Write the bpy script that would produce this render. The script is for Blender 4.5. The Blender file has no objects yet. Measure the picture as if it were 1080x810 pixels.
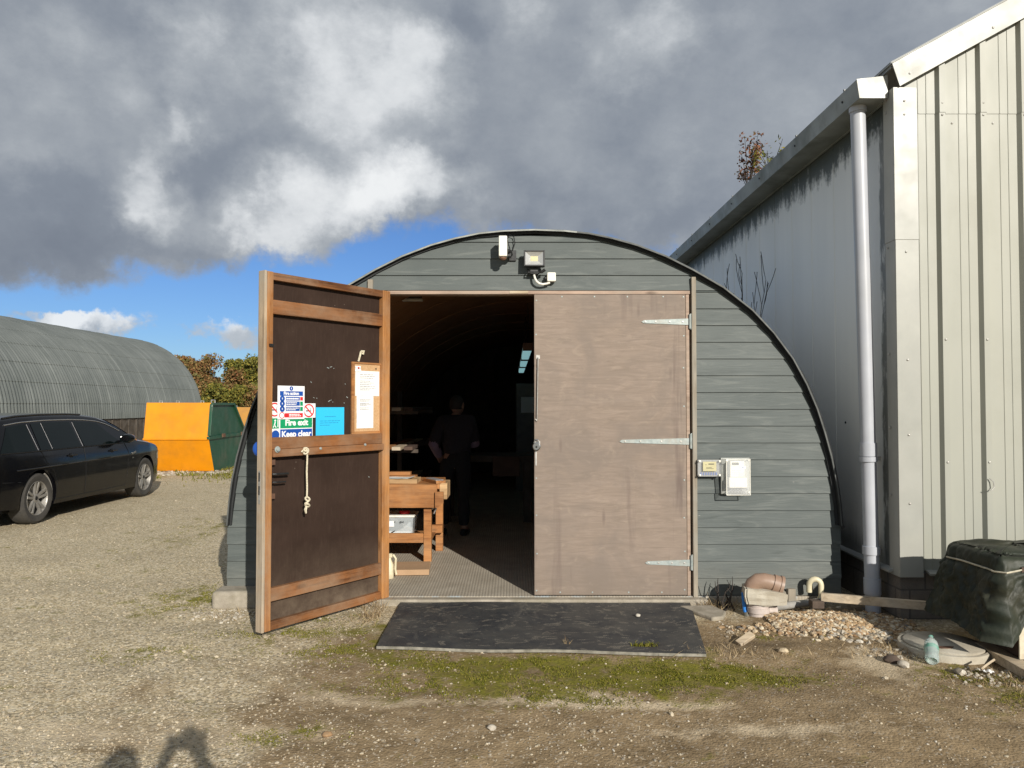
import bpy, bmesh, math, random
import numpy as np
from mathutils import Vector, Matrix, Euler, noise

random.seed(7)
rng = np.random.default_rng(11)
R = math.radians
scene = bpy.context.scene
COL = scene.collection

# ------------------------------------------------------------------ camera numbers
CAM = Vector((0.0, -6.1, 1.57))
FPX = 800.0                       # focal length in photo pixels (photo 1080 x 810)
PITCH = math.atan(22.0 / FPX)
_fw = Vector((0, math.cos(PITCH), math.sin(PITCH)))
_up = Vector((0, -math.sin(PITCH), math.cos(PITCH)))


def ray(px, py):
    return Vector((1, 0, 0)) * ((px - 540) / FPX) + _up * ((405 - py) / FPX) + _fw


def W(px, py, Y):
    """point seen at a photo pixel on the upright plane y = Y"""
    d = ray(px, py)
    return CAM + d * ((Y - CAM.y) / d.y)


def G(px, py, z=0.0):
    """point seen at a photo pixel on the level plane z"""
    d = ray(px, py)
    return CAM + d * ((z - CAM.z) / d.z)


# ------------------------------------------------------------------ materials
class NT:
    def __init__(self, tree):
        self.t = tree

    def n(self, typ, **kw):
        nd = self.t.nodes.new(typ)
        for k, v in kw.items():
            if k.startswith('i_'):
                key = k[2:]
                key = int(key) if key.isdigit() else key.replace('_', ' ')
                s = nd.inputs[key]
                if hasattr(v, 'is_linked') or isinstance(v, bpy.types.NodeSocket):
                    self.t.links.new(v, s)
                else:
                    s.default_value = v
            else:
                setattr(nd, k, v)
        return nd

    def link(self, a, b):
        self.t.links.new(a, b)

    def math(self, op, a, b=None, c=None, clamp=False):
        nd = self.t.nodes.new('ShaderNodeMath')
        nd.operation = op
        nd.use_clamp = clamp
        for i, v in enumerate((a, b, c)):
            if v is None:
                continue
            if isinstance(v, bpy.types.NodeSocket):
                self.t.links.new(v, nd.inputs[i])
            else:
                nd.inputs[i].default_value = v
        return nd.outputs[0]

    def mix(self, f, a, b, blend='MIX'):
        nd = self.t.nodes.new('ShaderNodeMix')
        nd.data_type = 'RGBA'
        nd.blend_type = blend
        for s, v in ((nd.inputs[0], f), (nd.inputs[6], a), (nd.inputs[7], b)):
            if isinstance(v, bpy.types.NodeSocket):
                self.t.links.new(v, s)
            elif isinstance(v, (int, float)):
                s.default_value = v
            else:
                s.default_value = (v[0], v[1], v[2], 1)
        return nd.outputs[2]

    def ramp(self, f, stops, interp='LINEAR'):
        nd = self.t.nodes.new('ShaderNodeValToRGB')
        cr = nd.color_ramp
        cr.interpolation = interp
        while len(cr.elements) < len(stops):
            cr.elements.new(0.5)
        for e, (p, c) in zip(cr.elements, stops):
            e.position = p
            e.color = (c, c, c, 1) if isinstance(c, (int, float)) else (c[0], c[1], c[2], 1)
        self.t.links.new(f, nd.inputs[0])
        return nd.outputs[0]

    def coords(self, stretch=(1, 1, 1), kind='Object', rot=(0, 0, 0)):
        tc = self.t.nodes.new('ShaderNodeTexCoord')
        mp = self.t.nodes.new('ShaderNodeMapping')
        mp.inputs['Scale'].default_value = stretch
        mp.inputs['Rotation'].default_value = rot
        self.t.links.new(tc.outputs[kind], mp.inputs[0])
        return mp.outputs[0]

    def noise(self, vec, scale, detail=6, rough=0.55, dist=0.0):
        nd = self.n('ShaderNodeTexNoise', i_Scale=scale, i_Detail=detail, i_Roughness=rough, i_Distortion=dist)
        if vec is not None:
            self.t.links.new(vec, nd.inputs['Vector'])
        return nd.outputs[0]

    def voronoi(self, vec, scale, feature='F1', out='Distance'):
        nd = self.n('ShaderNodeTexVoronoi', feature=feature, i_Scale=scale)
        if vec is not None:
            self.t.links.new(vec, nd.inputs['Vector'])
        return nd.outputs[out]

    def xyz(self, vec):
        nd = self.t.nodes.new('ShaderNodeSeparateXYZ')
        self.t.links.new(vec, nd.inputs[0])
        return nd.outputs


def new_mat(name):
    m = bpy.data.materials.new(name)
    m.use_nodes = True
    nt = NT(m.node_tree)
    b = m.node_tree.nodes['Principled BSDF']
    return m, nt, b


def put(nt, b, key, v):
    s = b.inputs[key]
    if isinstance(v, bpy.types.NodeSocket):
        nt.link(v, s)
    elif isinstance(v, (tuple, list)) and len(v) == 3:
        s.default_value = (*v, 1)
    else:
        s.default_value = v


def bump(nt, b, h, strength=0.4, dist=0.01):
    nd = nt.n('ShaderNodeBump', i_Strength=strength, i_Distance=dist)
    nt.link(h, nd.inputs['Height'])
    nt.link(nd.outputs[0], b.inputs['Normal'])
    return nd


def mk(name, c1, c2=None, scale=6, rough=0.6, metal=0.0, bmp=0.0, bscale=60, stretch=(1, 1, 1),
       dirt=None, dirt_amt=0.5, dscale=2.0, lo=0.35, hi=0.65, spec=0.5, bdist=0.004, coat=0.0):
    """general worn surface: two tones by noise, optional blotches of dirt, fine relief"""
    m, nt, b = new_mat(name)
    v = nt.coords(stretch)
    c2 = c2 or tuple(x * 0.8 for x in c1)
    f = nt.ramp(nt.noise(v, scale), [(lo, 0.0), (hi, 1.0)])
    c = nt.mix(f, c1, c2)
    if dirt:
        v2 = nt.coords()
        d = nt.ramp(nt.noise(v2, dscale, 8, 0.65), [(0.48, 0.0), (0.72, dirt_amt)])
        c = nt.mix(d, c, dirt)
    put(nt, b, 'Base Color', c)
    r = nt.ramp(nt.noise(v, scale * 1.7), [(0.3, max(0, rough - 0.08)), (0.7, min(1, rough + 0.08))])
    put(nt, b, 'Roughness', r)
    put(nt, b, 'Metallic', metal)
    put(nt, b, 'Specular IOR Level', spec)
    if coat:
        put(nt, b, 'Coat Weight', coat)
        put(nt, b, 'Coat Roughness', 0.06)
    if bmp:
        bump(nt, b, nt.noise(v, bscale, 5), bmp, bdist)
    return m


def mk_wood(name, light, dark, axis='X', scale=1.0, weather=None, wamt=0.5, rough=0.7, bmp=0.35):
    """sawn timber: grain lines along an axis, darker knots, grey weathering patches"""
    m, nt, b = new_mat(name)
    s = {'X': (0.06, 1, 1), 'Y': (1, 0.06, 1), 'Z': (1, 1, 0.06)}[axis]
    v = nt.coords(s)
    g = nt.noise(v, 48 * scale, 4, 0.65, 0.6)
    g2 = nt.noise(v, 17 * scale, 4, 0.6, 0.8)
    f = nt.math('ADD', nt.math('MULTIPLY', g, 0.5), nt.math('MULTIPLY', g2, 0.5))
    c = nt.ramp(f, [(0.38, dark), (0.50, light), (0.64, tuple(min(1, x * 1.25) for x in light))])
    blot = nt.ramp(nt.noise(nt.coords({'X': (.35, 1, 1), 'Y': (1, .35, 1), 'Z': (1, 1, .35)}[axis]), 4.2, 6, .65), [(0.40, 0.0), (0.70, 0.75)])
    c = nt.mix(blot, c, tuple(x * 0.62 for x in dark))
    v2 = nt.coords()
    k = nt.voronoi(nt.coords({'X': (.3, 1, 1), 'Y': (1, .3, 1), 'Z': (1, 1, .3)}[axis]), 7 * scale)
    kn = nt.ramp(k, [(0.06, 1.0), (0.13, 0.0)])
    c = nt.mix(nt.math('MULTIPLY', kn, 0.7), c, tuple(x * 0.35 for x in dark))
    if weather:
        w = nt.ramp(nt.noise(v2, 3.0, 7, 0.65), [(0.42, 0.0), (0.66, wamt)])
        c = nt.mix(w, c, weather)
    put(nt, b, 'Base Color', c)
    put(nt, b, 'Roughness', rough)
    put(nt, b, 'Specular IOR Level', 0.3)
    bump(nt, b, g, bmp, 0.003)
    return m


M = {}


def mats():
    # --- hut
    m, nt, b = new_mat('board_paint')
    v = nt.coords((0.05, 1, 1))
    g = nt.noise(v, 70, 4, 0.6, 0.8)
    g2 = nt.noise(nt.coords((0.12, 1, 1)), 18, 4, 0.55, 1.2)
    big = nt.noise(nt.coords(), 1.4, 6, 0.6)
    c = nt.mix(nt.ramp(big, [(0.35, 0.0), (0.7, 1.0)]), (0.076, 0.090, 0.087), (0.105, 0.119, 0.114))
    c = nt.mix(nt.ramp(g2, [(0.52, 0.0), (0.70, 0.6)]), c, (0.155, 0.168, 0.157))
    c = nt.mix(nt.ramp(g2, [(0.28, 0.55), (0.42, 0.0)]), c, (0.052, 0.062, 0.060))
    nl = nt.voronoi(nt.coords((1.0, 1, 2.2)), 3.1)
    c = nt.mix(nt.ramp(nl, [(0.02, 0.6), (0.035, 0.0)]), c, (0.26, 0.26, 0.24))
    z = nt.xyz(nt.coords())[2]
    spl = nt.math('MULTIPLY', nt.ramp(z, [(0.05, 0.55), (0.35, 0.0)]), nt.noise(nt.coords(), 9, 6, .7))
    c = nt.mix(spl, c, (0.24, 0.215, 0.17))
    put(nt, b, 'Base Color', c)
    put(nt, b, 'Roughness', 0.62)
    put(nt, b, 'Specular IOR Level', 0.35)
    bump(nt, b, nt.math('ADD', g, nt.math('MULTIPLY', g2, 1.5)), 0.5, 0.003)
    M['board'] = m
    # plywood door
    m, nt, b = new_mat('old_ply')
    v = nt.coords((0.25, 1, 1))
    g = nt.noise(nt.coords((0.12, 1, 1)), 26, 6, 0.65, 1.6)
    big = nt.noise(nt.coords(), 2.2, 7, 0.62, 0.6)
    sw = nt.noise(nt.coords((0.5, 1, 1)), 7, 5, 0.6, 2.5)
    c = nt.ramp(g, [(0.3, (0.200, 0.158, 0.125)), (0.5, (0.242, 0.190, 0.152)), (0.72, (0.280, 0.222, 0.181))])
    c = nt.mix(nt.ramp(big, [(0.42, 0.0), (0.62, 0.75)]), c, (0.190, 0.155, 0.130))
    z_ = nt.xyz(nt.coords())[2]
    c = nt.mix(nt.math('MULTIPLY', nt.ramp(z_, [(.06, .8), (.35, 0.0)]), nt.noise(nt.coords(), 5, 7, .7)), c, (0.17, 0.135, 0.105))
    c = nt.mix(nt.ramp(sw, [(0.55, 0.0), (0.70, 0.25)]), c, (0.36, 0.29, 0.225))
    st = nt.noise(nt.coords((1, 1, 0.07)), 9, 4, 0.6)
    st2 = nt.noise(nt.coords((1, 1, 0.3)), 2.6, 3, 0.5)
    c = nt.mix(nt.math('MULTIPLY', nt.ramp(st, [(0.57, 0.0), (0.68, 0.85)]), nt.ramp(st2, [(0.45, 0.0), (0.6, 1.0)])), c, (0.14, 0.105, 0.09))
    st3 = nt.voronoi(nt.coords((1, 1, 0.22)), 5.5)
    c = nt.mix(nt.ramp(st3, [(0.03, 0.6), (0.1, 0.0)]), c, (0.14, 0.105, 0.09))
    put(nt, b, 'Base Color', c)
    put(nt, b, 'Roughness', 0.7)
    put(nt, b, 'Specular IOR Level', 0.25)
    bump(nt, b, g, 0.25, 0.002)
    M['ply'] = m
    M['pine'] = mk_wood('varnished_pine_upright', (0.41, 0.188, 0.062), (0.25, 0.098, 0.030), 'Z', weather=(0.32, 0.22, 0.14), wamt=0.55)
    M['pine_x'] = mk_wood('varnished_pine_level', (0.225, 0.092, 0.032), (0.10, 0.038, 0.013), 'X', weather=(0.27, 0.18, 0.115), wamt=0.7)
    M['grey_wood'] = mk_wood('weathered_timber_upright', (0.43, 0.33, 0.225), (0.27, 0.19, 0.12), 'Z', weather=(0.36, 0.32, 0.26), wamt=0.8)
    M['pale_wood'] = mk_wood('pale_timber', (0.52, 0.42, 0.29), (0.33, 0.245, 0.155), 'X', weather=(0.42, 0.37, 0.30), wamt=0.6)
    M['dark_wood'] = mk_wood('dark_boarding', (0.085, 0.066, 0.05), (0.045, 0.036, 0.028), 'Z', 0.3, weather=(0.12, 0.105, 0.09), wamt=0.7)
    M['bench_wood'] = mk_wood('bench_beech', (0.40, 0.175, 0.058), (0.22, 0.085, 0.028), 'X', weather=(0.40, 0.25, 0.13), wamt=0.4)
    M['ash'] = mk_wood('cream_timber', (0.50, 0.33, 0.17), (0.36, 0.215, 0.10), 'X')
    # phenolic panel
    m, nt, b = new_mat('brown_film_ply')
    v = nt.coords()
    n1 = nt.noise(nt.coords((1, 1, 0.15)), 60, 3, .5)
    c = nt.mix(nt.ramp(nt.noise(v, 3, 6, .6), [(0.3, 0.0), (0.7, 1.0)]), (0.027, 0.0155, 0.011), (0.043, 0.026, 0.019))
    c = nt.mix(nt.ramp(n1, [(0.5, 0.0), (0.75, 0.25)]), c, (0.07, 0.046, 0.034))
    o = nt.xyz(v)
    du = nt.math('MULTIPLY', nt.ramp(o[2], [(0.06, 1.0), (0.22, 0.35), (0.55, 0.0)]), nt.ramp(nt.noise(v, 7, 8, .7), [(0.3, 0.15), (0.7, 1.0)]))
    c = nt.mix(nt.math('MULTIPLY', du, 0.6), c, (0.24, 0.185, 0.13))
    sc = nt.ramp(nt.voronoi(nt.coords((1.5, 1, 4)), 9), [(0.035, 1.0), (0.06, 0.0)])
    sc = nt.math('MULTIPLY', sc, nt.ramp(nt.noise(v, 2.5, 2), [(0.55, 0.0), (0.62, 0.8)]))
    c = nt.mix(sc, c, (0.35, 0.29, 0.23))
    put(nt, b, 'Base Color', c)
    put(nt, b, 'Roughness', 0.6)
    put(nt, b, 'Specular IOR Level', 0.2)
    bump(nt, b, n1, 0.2, 0.001)
    M['phenolic'] = m
    M['galv'] = mk('galvanised_strap', (0.36, 0.40, 0.385), (0.27, 0.31, 0.30), 30, 0.55, 0.25, 0.15, 120, dirt=(.35, .30, .24), dirt_amt=.5, dscale=14)
    M['steel'] = mk('bright_steel', (0.62, 0.62, 0.60), None, 40, 0.32, 1.0)
    M['zinc'] = mk('dull_zinc', (0.50, 0.49, 0.46), (0.34, 0.32, 0.29), 30, 0.5, 0.6)
    M['black'] = mk('black_metal', (0.018, 0.018, 0.018), None, 30, 0.4)
    M['trim'] = mk_wood('trim_timber_greyed', (0.33, 0.285, 0.22), (0.22, 0.185, 0.14), 'Z', weather=(0.28, 0.27, 0.235), wamt=0.7)
    M['header'] = mk_wood('header_timber', (0.40, 0.29, 0.22), (0.28, 0.19, 0.14), 'X', weather=(0.34, 0.28, 0.22), wamt=0.7)
    M['roof_grey'] = mk('painted_corrugated', (0.17, 0.19, 0.18), (0.23, 0.24, 0.22), 5, 0.6, 0.2, dirt=(.10, .10, .085), dscale=1.2)
    M['rim_grey'] = mk('rim_sheet_edge_dark', (0.10, 0.105, 0.10), (0.055, 0.06, 0.058), 9, 0.6, 0.1)  # darker edge tone away from the upper left of the arch
    M['rim'] = mk('rim_sheet_edge', (0.30, 0.31, 0.285), (0.17, 0.18, 0.165), 9, 0.55, 0.2)
    M['rim_dark'] = mk('rim_trim_and_shade', (0.022, 0.024, 0.025), None, 9, 0.8)  # near-black of edge trim and sheet underside, also the painted rim shadow
    M['lining'] = mk('hardboard_lining', (0.38, 0.195, 0.092), (0.31, 0.155, 0.072), 3, 0.6, dirt=(.25, .14, .075))
    M['pale_concrete'] = mk('pale_concrete', (0.47, 0.43, 0.35), (0.40, 0.36, 0.285), 10, 0.9, 0, 0.5, 90, dirt=(.28, .23, .16), dirt_amt=.5, dscale=6, bdist=.005)
    M['concrete'] = mk('old_concrete', (0.36, 0.32, 0.255), (0.27, 0.235, 0.185), 14, 0.9, 0, 0.6, 90, dirt=(.19, .17, .11), dirt_amt=.7, dscale=5, bdist=.006)
    # slab: brushed concrete with grooves running in depth, traces of blue paint at its front edge
    m, nt, b = new_mat('brushed_slab')
    v = nt.coords()
    w = nt.n('ShaderNodeTexWave', wave_type='BANDS', bands_direction='X', i_Scale=13.0, i_Distortion=1.6, i_Detail=3.0)
    nt.link(nt.coords((1, .06, 1)), w.inputs['Vector'])
    c = nt.mix(nt.ramp(nt.noise(v, 5, 7, .65), [(0.3, 0.0), (0.7, 1.0)]), (0.43, 0.385, 0.31), (0.31, 0.27, 0.21))
    c = nt.mix(nt.math('MULTIPLY', nt.ramp(w.outputs[0], [(0.0, 0.5), (0.35, 0.0)]), 0.7), c, (0.19, 0.165, 0.13))
    o = nt.xyz(v)
    blue = nt.math('MULTIPLY', nt.ramp(nt.math('MULTIPLY', o[1], -1.0), [(0.0, 0.0), (0.02, 1.0)]), nt.ramp(nt.noise(nt.coords((1, 1, 1)), 6, 7, .7), [(0.5, 0.0), (0.62, 0.7)]))
    c = nt.mix(blue, c, (0.33, 0.40, 0.44))
    put(nt, b, 'Base Color', c)
    put(nt, b, 'Roughness', 0.85)
    bump(nt, b, nt.math('ADD', w.outputs[0], nt.noise(v, 80, 4)), 0.5, 0.004)
    M['slab'] = m
    # rubber mat
    m, nt, b = new_mat('dusty_rubber')
    v = nt.coords()
    c = nt.mix(nt.ramp(nt.noise(v, 3.2, 8, .62, .8), [(0.38, 0.0), (0.78, 1.0)]), (0.030, 0.032, 0.036), (0.085, 0.081, 0.072))
    pr = nt.ramp(nt.noise(nt.coords((1, 1.5, 1)), 6.5, 3, .5, 2.2), [(0.58, 0.0), (0.64, 0.8), (0.70, 0.2)])
    tr = nt.n('ShaderNodeTexWave', i_Scale=26.0, i_Distortion=3.0, i_Detail=2.0)
    nt.link(nt.coords((1, 1, 1), rot=(0, 0, .6)), tr.inputs['Vector'])
    c = nt.mix(nt.math('MULTIPLY', pr, tr.outputs[0]), c, (0.27, 0.24, 0.19))
    ss = nt.ramp(nt.noise(nt.coords((1, .22, 1), rot=(0, 0, .5)), 16, 3, .5, .6), [(0.62, 0.0), (0.74, 0.28)])
    c = nt.mix(nt.math('MULTIPLY', ss, nt.ramp(nt.noise(v, 1.6, 3), [(.45, 0.0), (.6, 1.0)])), c, (0.22, 0.20, 0.165))
    c = nt.mix(nt.ramp(nt.noise(v, 160, 2), [(0.62, 0.0), (0.72, 0.3)]), c, (0.20, 0.18, 0.15))
    put(nt, b, 'Base Color', c)
    put(nt, b, 'Roughness', nt.ramp(nt.noise(v, 4, 6), [(.3, .55), (.7, .85)]))
    put(nt, b, 'Specular IOR Level', 0.35)
    bump(nt, b, nt.noise(v, 220, 3), 0.3, 0.002)
    M['rubber'] = m
    M['mat_edge'] = mk('worn_mat_edge', (0.30, 0.28, 0.23), (0.16, 0.15, 0.12), 20, 0.9)
    # --- shed
    m, nt, b = new_mat('stained_side_cladding')
    v = nt.coords()
    o = nt.xyz(v)
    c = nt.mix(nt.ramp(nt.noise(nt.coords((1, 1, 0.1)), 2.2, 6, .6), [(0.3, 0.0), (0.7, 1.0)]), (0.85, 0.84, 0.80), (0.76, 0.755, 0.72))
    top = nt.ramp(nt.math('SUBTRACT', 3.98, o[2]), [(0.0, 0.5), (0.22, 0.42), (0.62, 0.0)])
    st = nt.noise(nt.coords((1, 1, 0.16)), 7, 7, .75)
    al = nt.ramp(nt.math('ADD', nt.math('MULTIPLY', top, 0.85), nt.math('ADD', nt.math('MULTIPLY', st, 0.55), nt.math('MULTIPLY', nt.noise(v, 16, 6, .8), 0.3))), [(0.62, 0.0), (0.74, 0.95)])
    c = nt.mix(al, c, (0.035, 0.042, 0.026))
    # dark streaked band up the wall by the corner
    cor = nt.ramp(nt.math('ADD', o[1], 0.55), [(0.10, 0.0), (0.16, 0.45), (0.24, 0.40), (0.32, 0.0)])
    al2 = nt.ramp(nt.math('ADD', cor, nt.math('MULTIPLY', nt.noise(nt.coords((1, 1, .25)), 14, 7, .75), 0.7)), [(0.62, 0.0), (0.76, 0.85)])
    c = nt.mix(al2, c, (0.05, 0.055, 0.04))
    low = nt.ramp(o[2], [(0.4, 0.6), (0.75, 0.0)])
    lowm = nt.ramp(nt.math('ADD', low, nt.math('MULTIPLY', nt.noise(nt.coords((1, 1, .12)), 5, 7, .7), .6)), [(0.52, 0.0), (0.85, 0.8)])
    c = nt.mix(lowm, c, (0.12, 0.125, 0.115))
    put(nt, b, 'Base Color', c)
    put(nt, b, 'Roughness', 0.42)
    bump(nt, b, nt.noise(v, 3, 3), 0.1, 0.01)
    M['shed_side'] = m
    M['shed_gable'] = mk('cream_steel_sheet', (0.325, 0.325, 0.275), (0.285, 0.29, 0.25), 1.5, 0.5, 0.0, 0.06, 4, stretch=(1, 1, .3), dirt=(.25, .25, .20), dirt_amt=.4, dscale=1.2)
    M['shed_trim'] = mk('pale_flashing', (0.335, 0.333, 0.298), (0.295, 0.297, 0.265), 3, 0.4, 0.0, 0.05, 8, dirt=(.42, .42, .36), dirt_amt=.35, dscale=2)
    M['gutter'] = mk('gutter_steel', (0.30, 0.31, 0.285), (0.21, 0.215, 0.19), 3, 0.5, 0.1, dirt=(.08, .085, .06), dirt_amt=.75, dscale=2.5)
    M['shed_roof'] = mk('roof_sheet', (0.30, 0.31, 0.30), None, 2, 0.6)
    M['pvc'] = mk('grey_pvc', (0.46, 0.475, 0.51), (0.40, 0.415, 0.45), 3, 0.38, dirt=(.4, .4, .38), dirt_amt=.3)
    # concrete blocks
    m, nt, b = new_mat('block_wall')
    v = nt.coords(rot=(0, 0, 0))
    o = nt.xyz(v)
    cmb = nt.n('ShaderNodeCombineXYZ')
    nt.link(nt.math('ADD', o[0], o[1]), cmb.inputs[0])
    nt.link(o[2], cmb.inputs[1])
    br = nt.n('ShaderNodeTexBrick', i_Scale=1.0, i_Color1=(.22, .185, .15, 1), i_Color2=(.17, .145, .12, 1), i_Mortar=(.10, .09, .075, 1))
    br.inputs['Mortar Size'].default_value = 0.007
    br.inputs['Brick Width'].default_value = 0.23
    br.inputs['Row Height'].default_value = 0.215
    nt.link(cmb.outputs[0], br.inputs['Vector'])
    c = nt.mix(nt.ramp(nt.noise(v, 25, 6, .7), [(0.35, 0.0), (0.7, 0.5)]), br.outputs[0], (0.11, 0.095, 0.08))
    put(nt, b, 'Base Color', c)
    put(nt, b, 'Roughness', 0.95)
    bump(nt, b, nt.math('SUBTRACT', nt.noise(v, 90, 4), nt.math('MULTIPLY', br.outputs[1], 1.5)), 0.6, 0.006)
    M['block'] = m
    # --- far hut
    m, nt, b = new_mat('weathered_corrugated')
    v = nt.coords()
    o = nt.xyz(v)
    c = nt.mix(nt.ramp(nt.noise(nt.coords((1, .6, 1)), 0.9, 7, .65), [(0.3, 0.0), (0.7, 1.0)]), (0.108, 0.121, 0.115), (0.160, 0.174, 0.165))
    streak = nt.noise(nt.coords((0.25, 2.2, .25)), 1.6, 5, .6)
    c = nt.mix(nt.ramp(streak, [(0.5, 0.0), (0.75, 0.5)]), c, (0.235, 0.25, 0.24))
    put(nt, b, 'Base Color', c)
    put(nt, b, 'Roughness', 0.5)
    put(nt, b, 'Metallic', 0.25)
    M['far_roof'] = m
    # --- vehicles and skips
    M['car_paint'] = mk('black_car_paint', (0.004, 0.004, 0.005), None, 3, 0.14, 0.0, coat=0.25, spec=.2, dirt=(.018, .016, .013), dirt_amt=.3, dscale=3)
    m, nt, b = new_mat('tinted_glass')
    put(nt, b, 'Base Color', (0.004, 0.007, 0.007))
    put(nt, b, 'Roughness', 0.04)
    put(nt, b, 'Specular IOR Level', 0.2)
    M['car_glass'] = m
    M['rubber_tyre'] = mk('tyre_rubber', (0.055, 0.050, 0.043), (0.035, 0.033, 0.03), 9, 0.85, 0, .4, 60)
    M['alloy'] = mk('alloy_wheel', (0.34, 0.325, 0.30), (0.25, 0.235, 0.21), 8, 0.42, 0.5)
    M['chrome'] = mk('chrome_strip', (0.6, 0.6, 0.6), None, 8, 0.2, 1.0)
    M['seam'] = mk('panel_gap', (0.002, 0.002, 0.002), None, 8, 0.6)
    M['orange'] = mk('orange_skip_paint', (0.74, 0.275, 0.001), (0.66, 0.24, 0.001), 2.5, 0.5, 0, .12, 5, dirt=(.36, .15, .02), dirt_amt=.5, dscale=1.9)
    M['orange_old'] = mk('faded_orange_paint', (0.48, 0.24, 0.035), (0.42, 0.2, 0.03), 2.5, 0.6, 0, .1, 8, dirt=(.25, .13, .05), dirt_amt=.6, dscale=1.8)
    M['skip_green'] = mk('green_skip_paint', (0.010, 0.062, 0.030), (0.014, 0.075, 0.040), 3, 0.5, 0, .1, 9, dirt=(.10, .09, .06), dirt_amt=.5, dscale=2.2)
    M['old_brick'] = mk('old_brown_brick', (0.10, 0.07, 0.05), (0.07, 0.05, 0.038), 12, 0.9, 0, .5, 60)
    M['rust'] = mk('rusty_steel', (0.16, 0.085, 0.05), (0.10, 0.05, 0.03), 12, 0.85, 0, .4, 60)
    # --- clutter
    M['white_plastic'] = mk('white_plastic', (0.80, 0.79, 0.72), (0.76, 0.74, 0.66), 8, 0.45, dirt=(.55, .45, .28), dirt_amt=.4, dscale=22)
    M['cream_plastic'] = mk('cream_pipe', (0.66, 0.60, 0.42), (0.56, 0.50, 0.34), 9, 0.5, dirt=(.36, .3, .2), dirt_amt=.5, dscale=9)
    M['clay'] = mk('terracotta_pvc', (0.33, 0.225, 0.165), (0.26, 0.165, 0.115), 6, 0.45, dirt=(.30, .22, .16), dirt_amt=.6, dscale=8)
    M['pink_pvc'] = mk('dusty_pale_pipe', (0.55, 0.48, 0.44), (0.45, 0.38, 0.34), 8, 0.6, dirt=(.33, .27, .2), dirt_amt=.6, dscale=9)
    M['grey_pipe'] = mk('grey_waste_pipe', (0.33, 0.32, 0.30), (0.24, 0.23, 0.21), 12, 0.5, dirt=(.3, .26, .2), dirt_amt=.5, dscale=9)
    M['blue_pipe'] = mk('blue_water_pipe', (0.02, 0.20, 0.62), None, 9, 0.4, dirt=(.2, .2, .2), dirt_amt=.3, dscale=12)
    M['tarp'] = mk('green_tarpaulin', (0.014, 0.019, 0.011), (0.024, 0.029, 0.016), 6, 0.58, 0, .35, 30, dirt=(.065, .055, .036), dirt_amt=.5, dscale=3, spec=.4, bdist=.01)
    M['cord'] = mk('pale_cord', (0.55, 0.50, 0.38), (0.42, 0.38, 0.28), 60, 0.8)
    M['rope'] = mk('cream_rope', (0.68, 0.62, 0.46), (0.48, 0.42, 0.3), 80, 0.85, 0, .6, 160)
    M['cream_enamel'] = mk('cream_enamel_steel', (0.60, 0.55, 0.42), (0.52, 0.48, 0.36), 3, 0.5, dirt=(.28, .15, .08), dirt_amt=.6, dscale=8)
    M['brown_panel'] = mk('dark_brown_panel', (0.10, 0.06, 0.042), (0.07, 0.042, 0.03), 5, 0.8)  # plain dark brown; on the cabinet body it carries painted shade
    m, nt, b = new_mat('green_bottle_plastic')
    put(nt, b, 'Base Color', (0.70, 0.79, 0.76))
    put(nt, b, 'Roughness', 0.25)
    put(nt, b, 'Transmission Weight', 0.6)
    put(nt, b, 'IOR', 1.3)
    M['bottle'] = m
    M['bottle_label'] = mk('faded_green_label', (0.08, 0.28, 0.20), (0.28, 0.42, 0.36), 30, 0.5)
    M['white_paper'] = mk('white_paper', (0.80, 0.80, 0.78), (0.74, 0.74, 0.72), 4, 0.7, 0, .15, 14)
    M['sign_white'] = mk('sign_white', (0.80, 0.80, 0.80), (0.77, 0.77, 0.77), 4, 0.45)
    M['sign_blue'] = mk('sign_blue', (0.010, 0.075, 0.36), None, 4, 0.45)
    M['sign_green'] = mk('sign_green', (0.004, 0.30, 0.115), None, 4, 0.45)
    M['sign_red'] = mk('sign_red', (0.70, 0.025, 0.03), None, 4, 0.45)
    M['sign_black'] = mk('print_black', (0.03, 0.03, 0.035), None, 4, 0.5)
    M['print_grey'] = mk('print_grey', (0.42, 0.42, 0.43), None, 4, 0.6)
    M['cyan_card'] = mk('cyan_card', (0.03, 0.50, 0.80), (0.03, 0.46, 0.76), 3, 0.55)
    M['cyan_print'] = mk('cyan_print', (0.02, 0.27, 0.5), None, 3, 0.6)
    M['cork'] = mk('cork_board', (0.56, 0.36, 0.19), (0.46, 0.28, 0.135), 70, 0.85, 0, .3, 140)
    M['card'] = mk('brown_cardboard', (0.43, 0.28, 0.165), (0.38, 0.245, 0.14), 4, 0.85)
    M['meter_grey'] = mk('meter_box_grey', (0.40, 0.41, 0.38), (0.33, 0.34, 0.31), 9, 0.45)
    M['meter_dark'] = mk('meter_dark', (0.10, 0.10, 0.085), (0.14, 0.135, 0.11), 9, 0.4)
    M['meter_label'] = mk('yellowed_label', (0.52, 0.48, 0.27), (0.46, 0.42, 0.24), 12, 0.5)
    m, nt, b = new_mat('clear_cover')
    put(nt, b, 'Base Color', (0.92, 0.94, 0.94))
    put(nt, b, 'Roughness', 0.12)
    put(nt, b, 'Alpha', 0.17)
    M['clear'] = m
    m, nt, b = new_mat('clear_tub_plastic')
    put(nt, b, 'Base Color', (0.75, 0.82, 0.85))
    put(nt, b, 'Roughness', 0.25)
    put(nt, b, 'Alpha', 0.42)
    M['tub'] = m
    M['lamp_reflector'] = mk('lamp_reflector', (0.62, 0.62, 0.60), None, 9, 0.35, 0.5)
    m, nt, b = new_mat('strip_light_glow')
    put(nt, b, 'Base Color', (0.6, 0.75, 0.78))
    put(nt, b, 'Emission Color', (0.42, 0.80, 0.86))
    put(nt, b, 'Emission Strength', 0.38)
    M['glow'] = m
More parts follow.
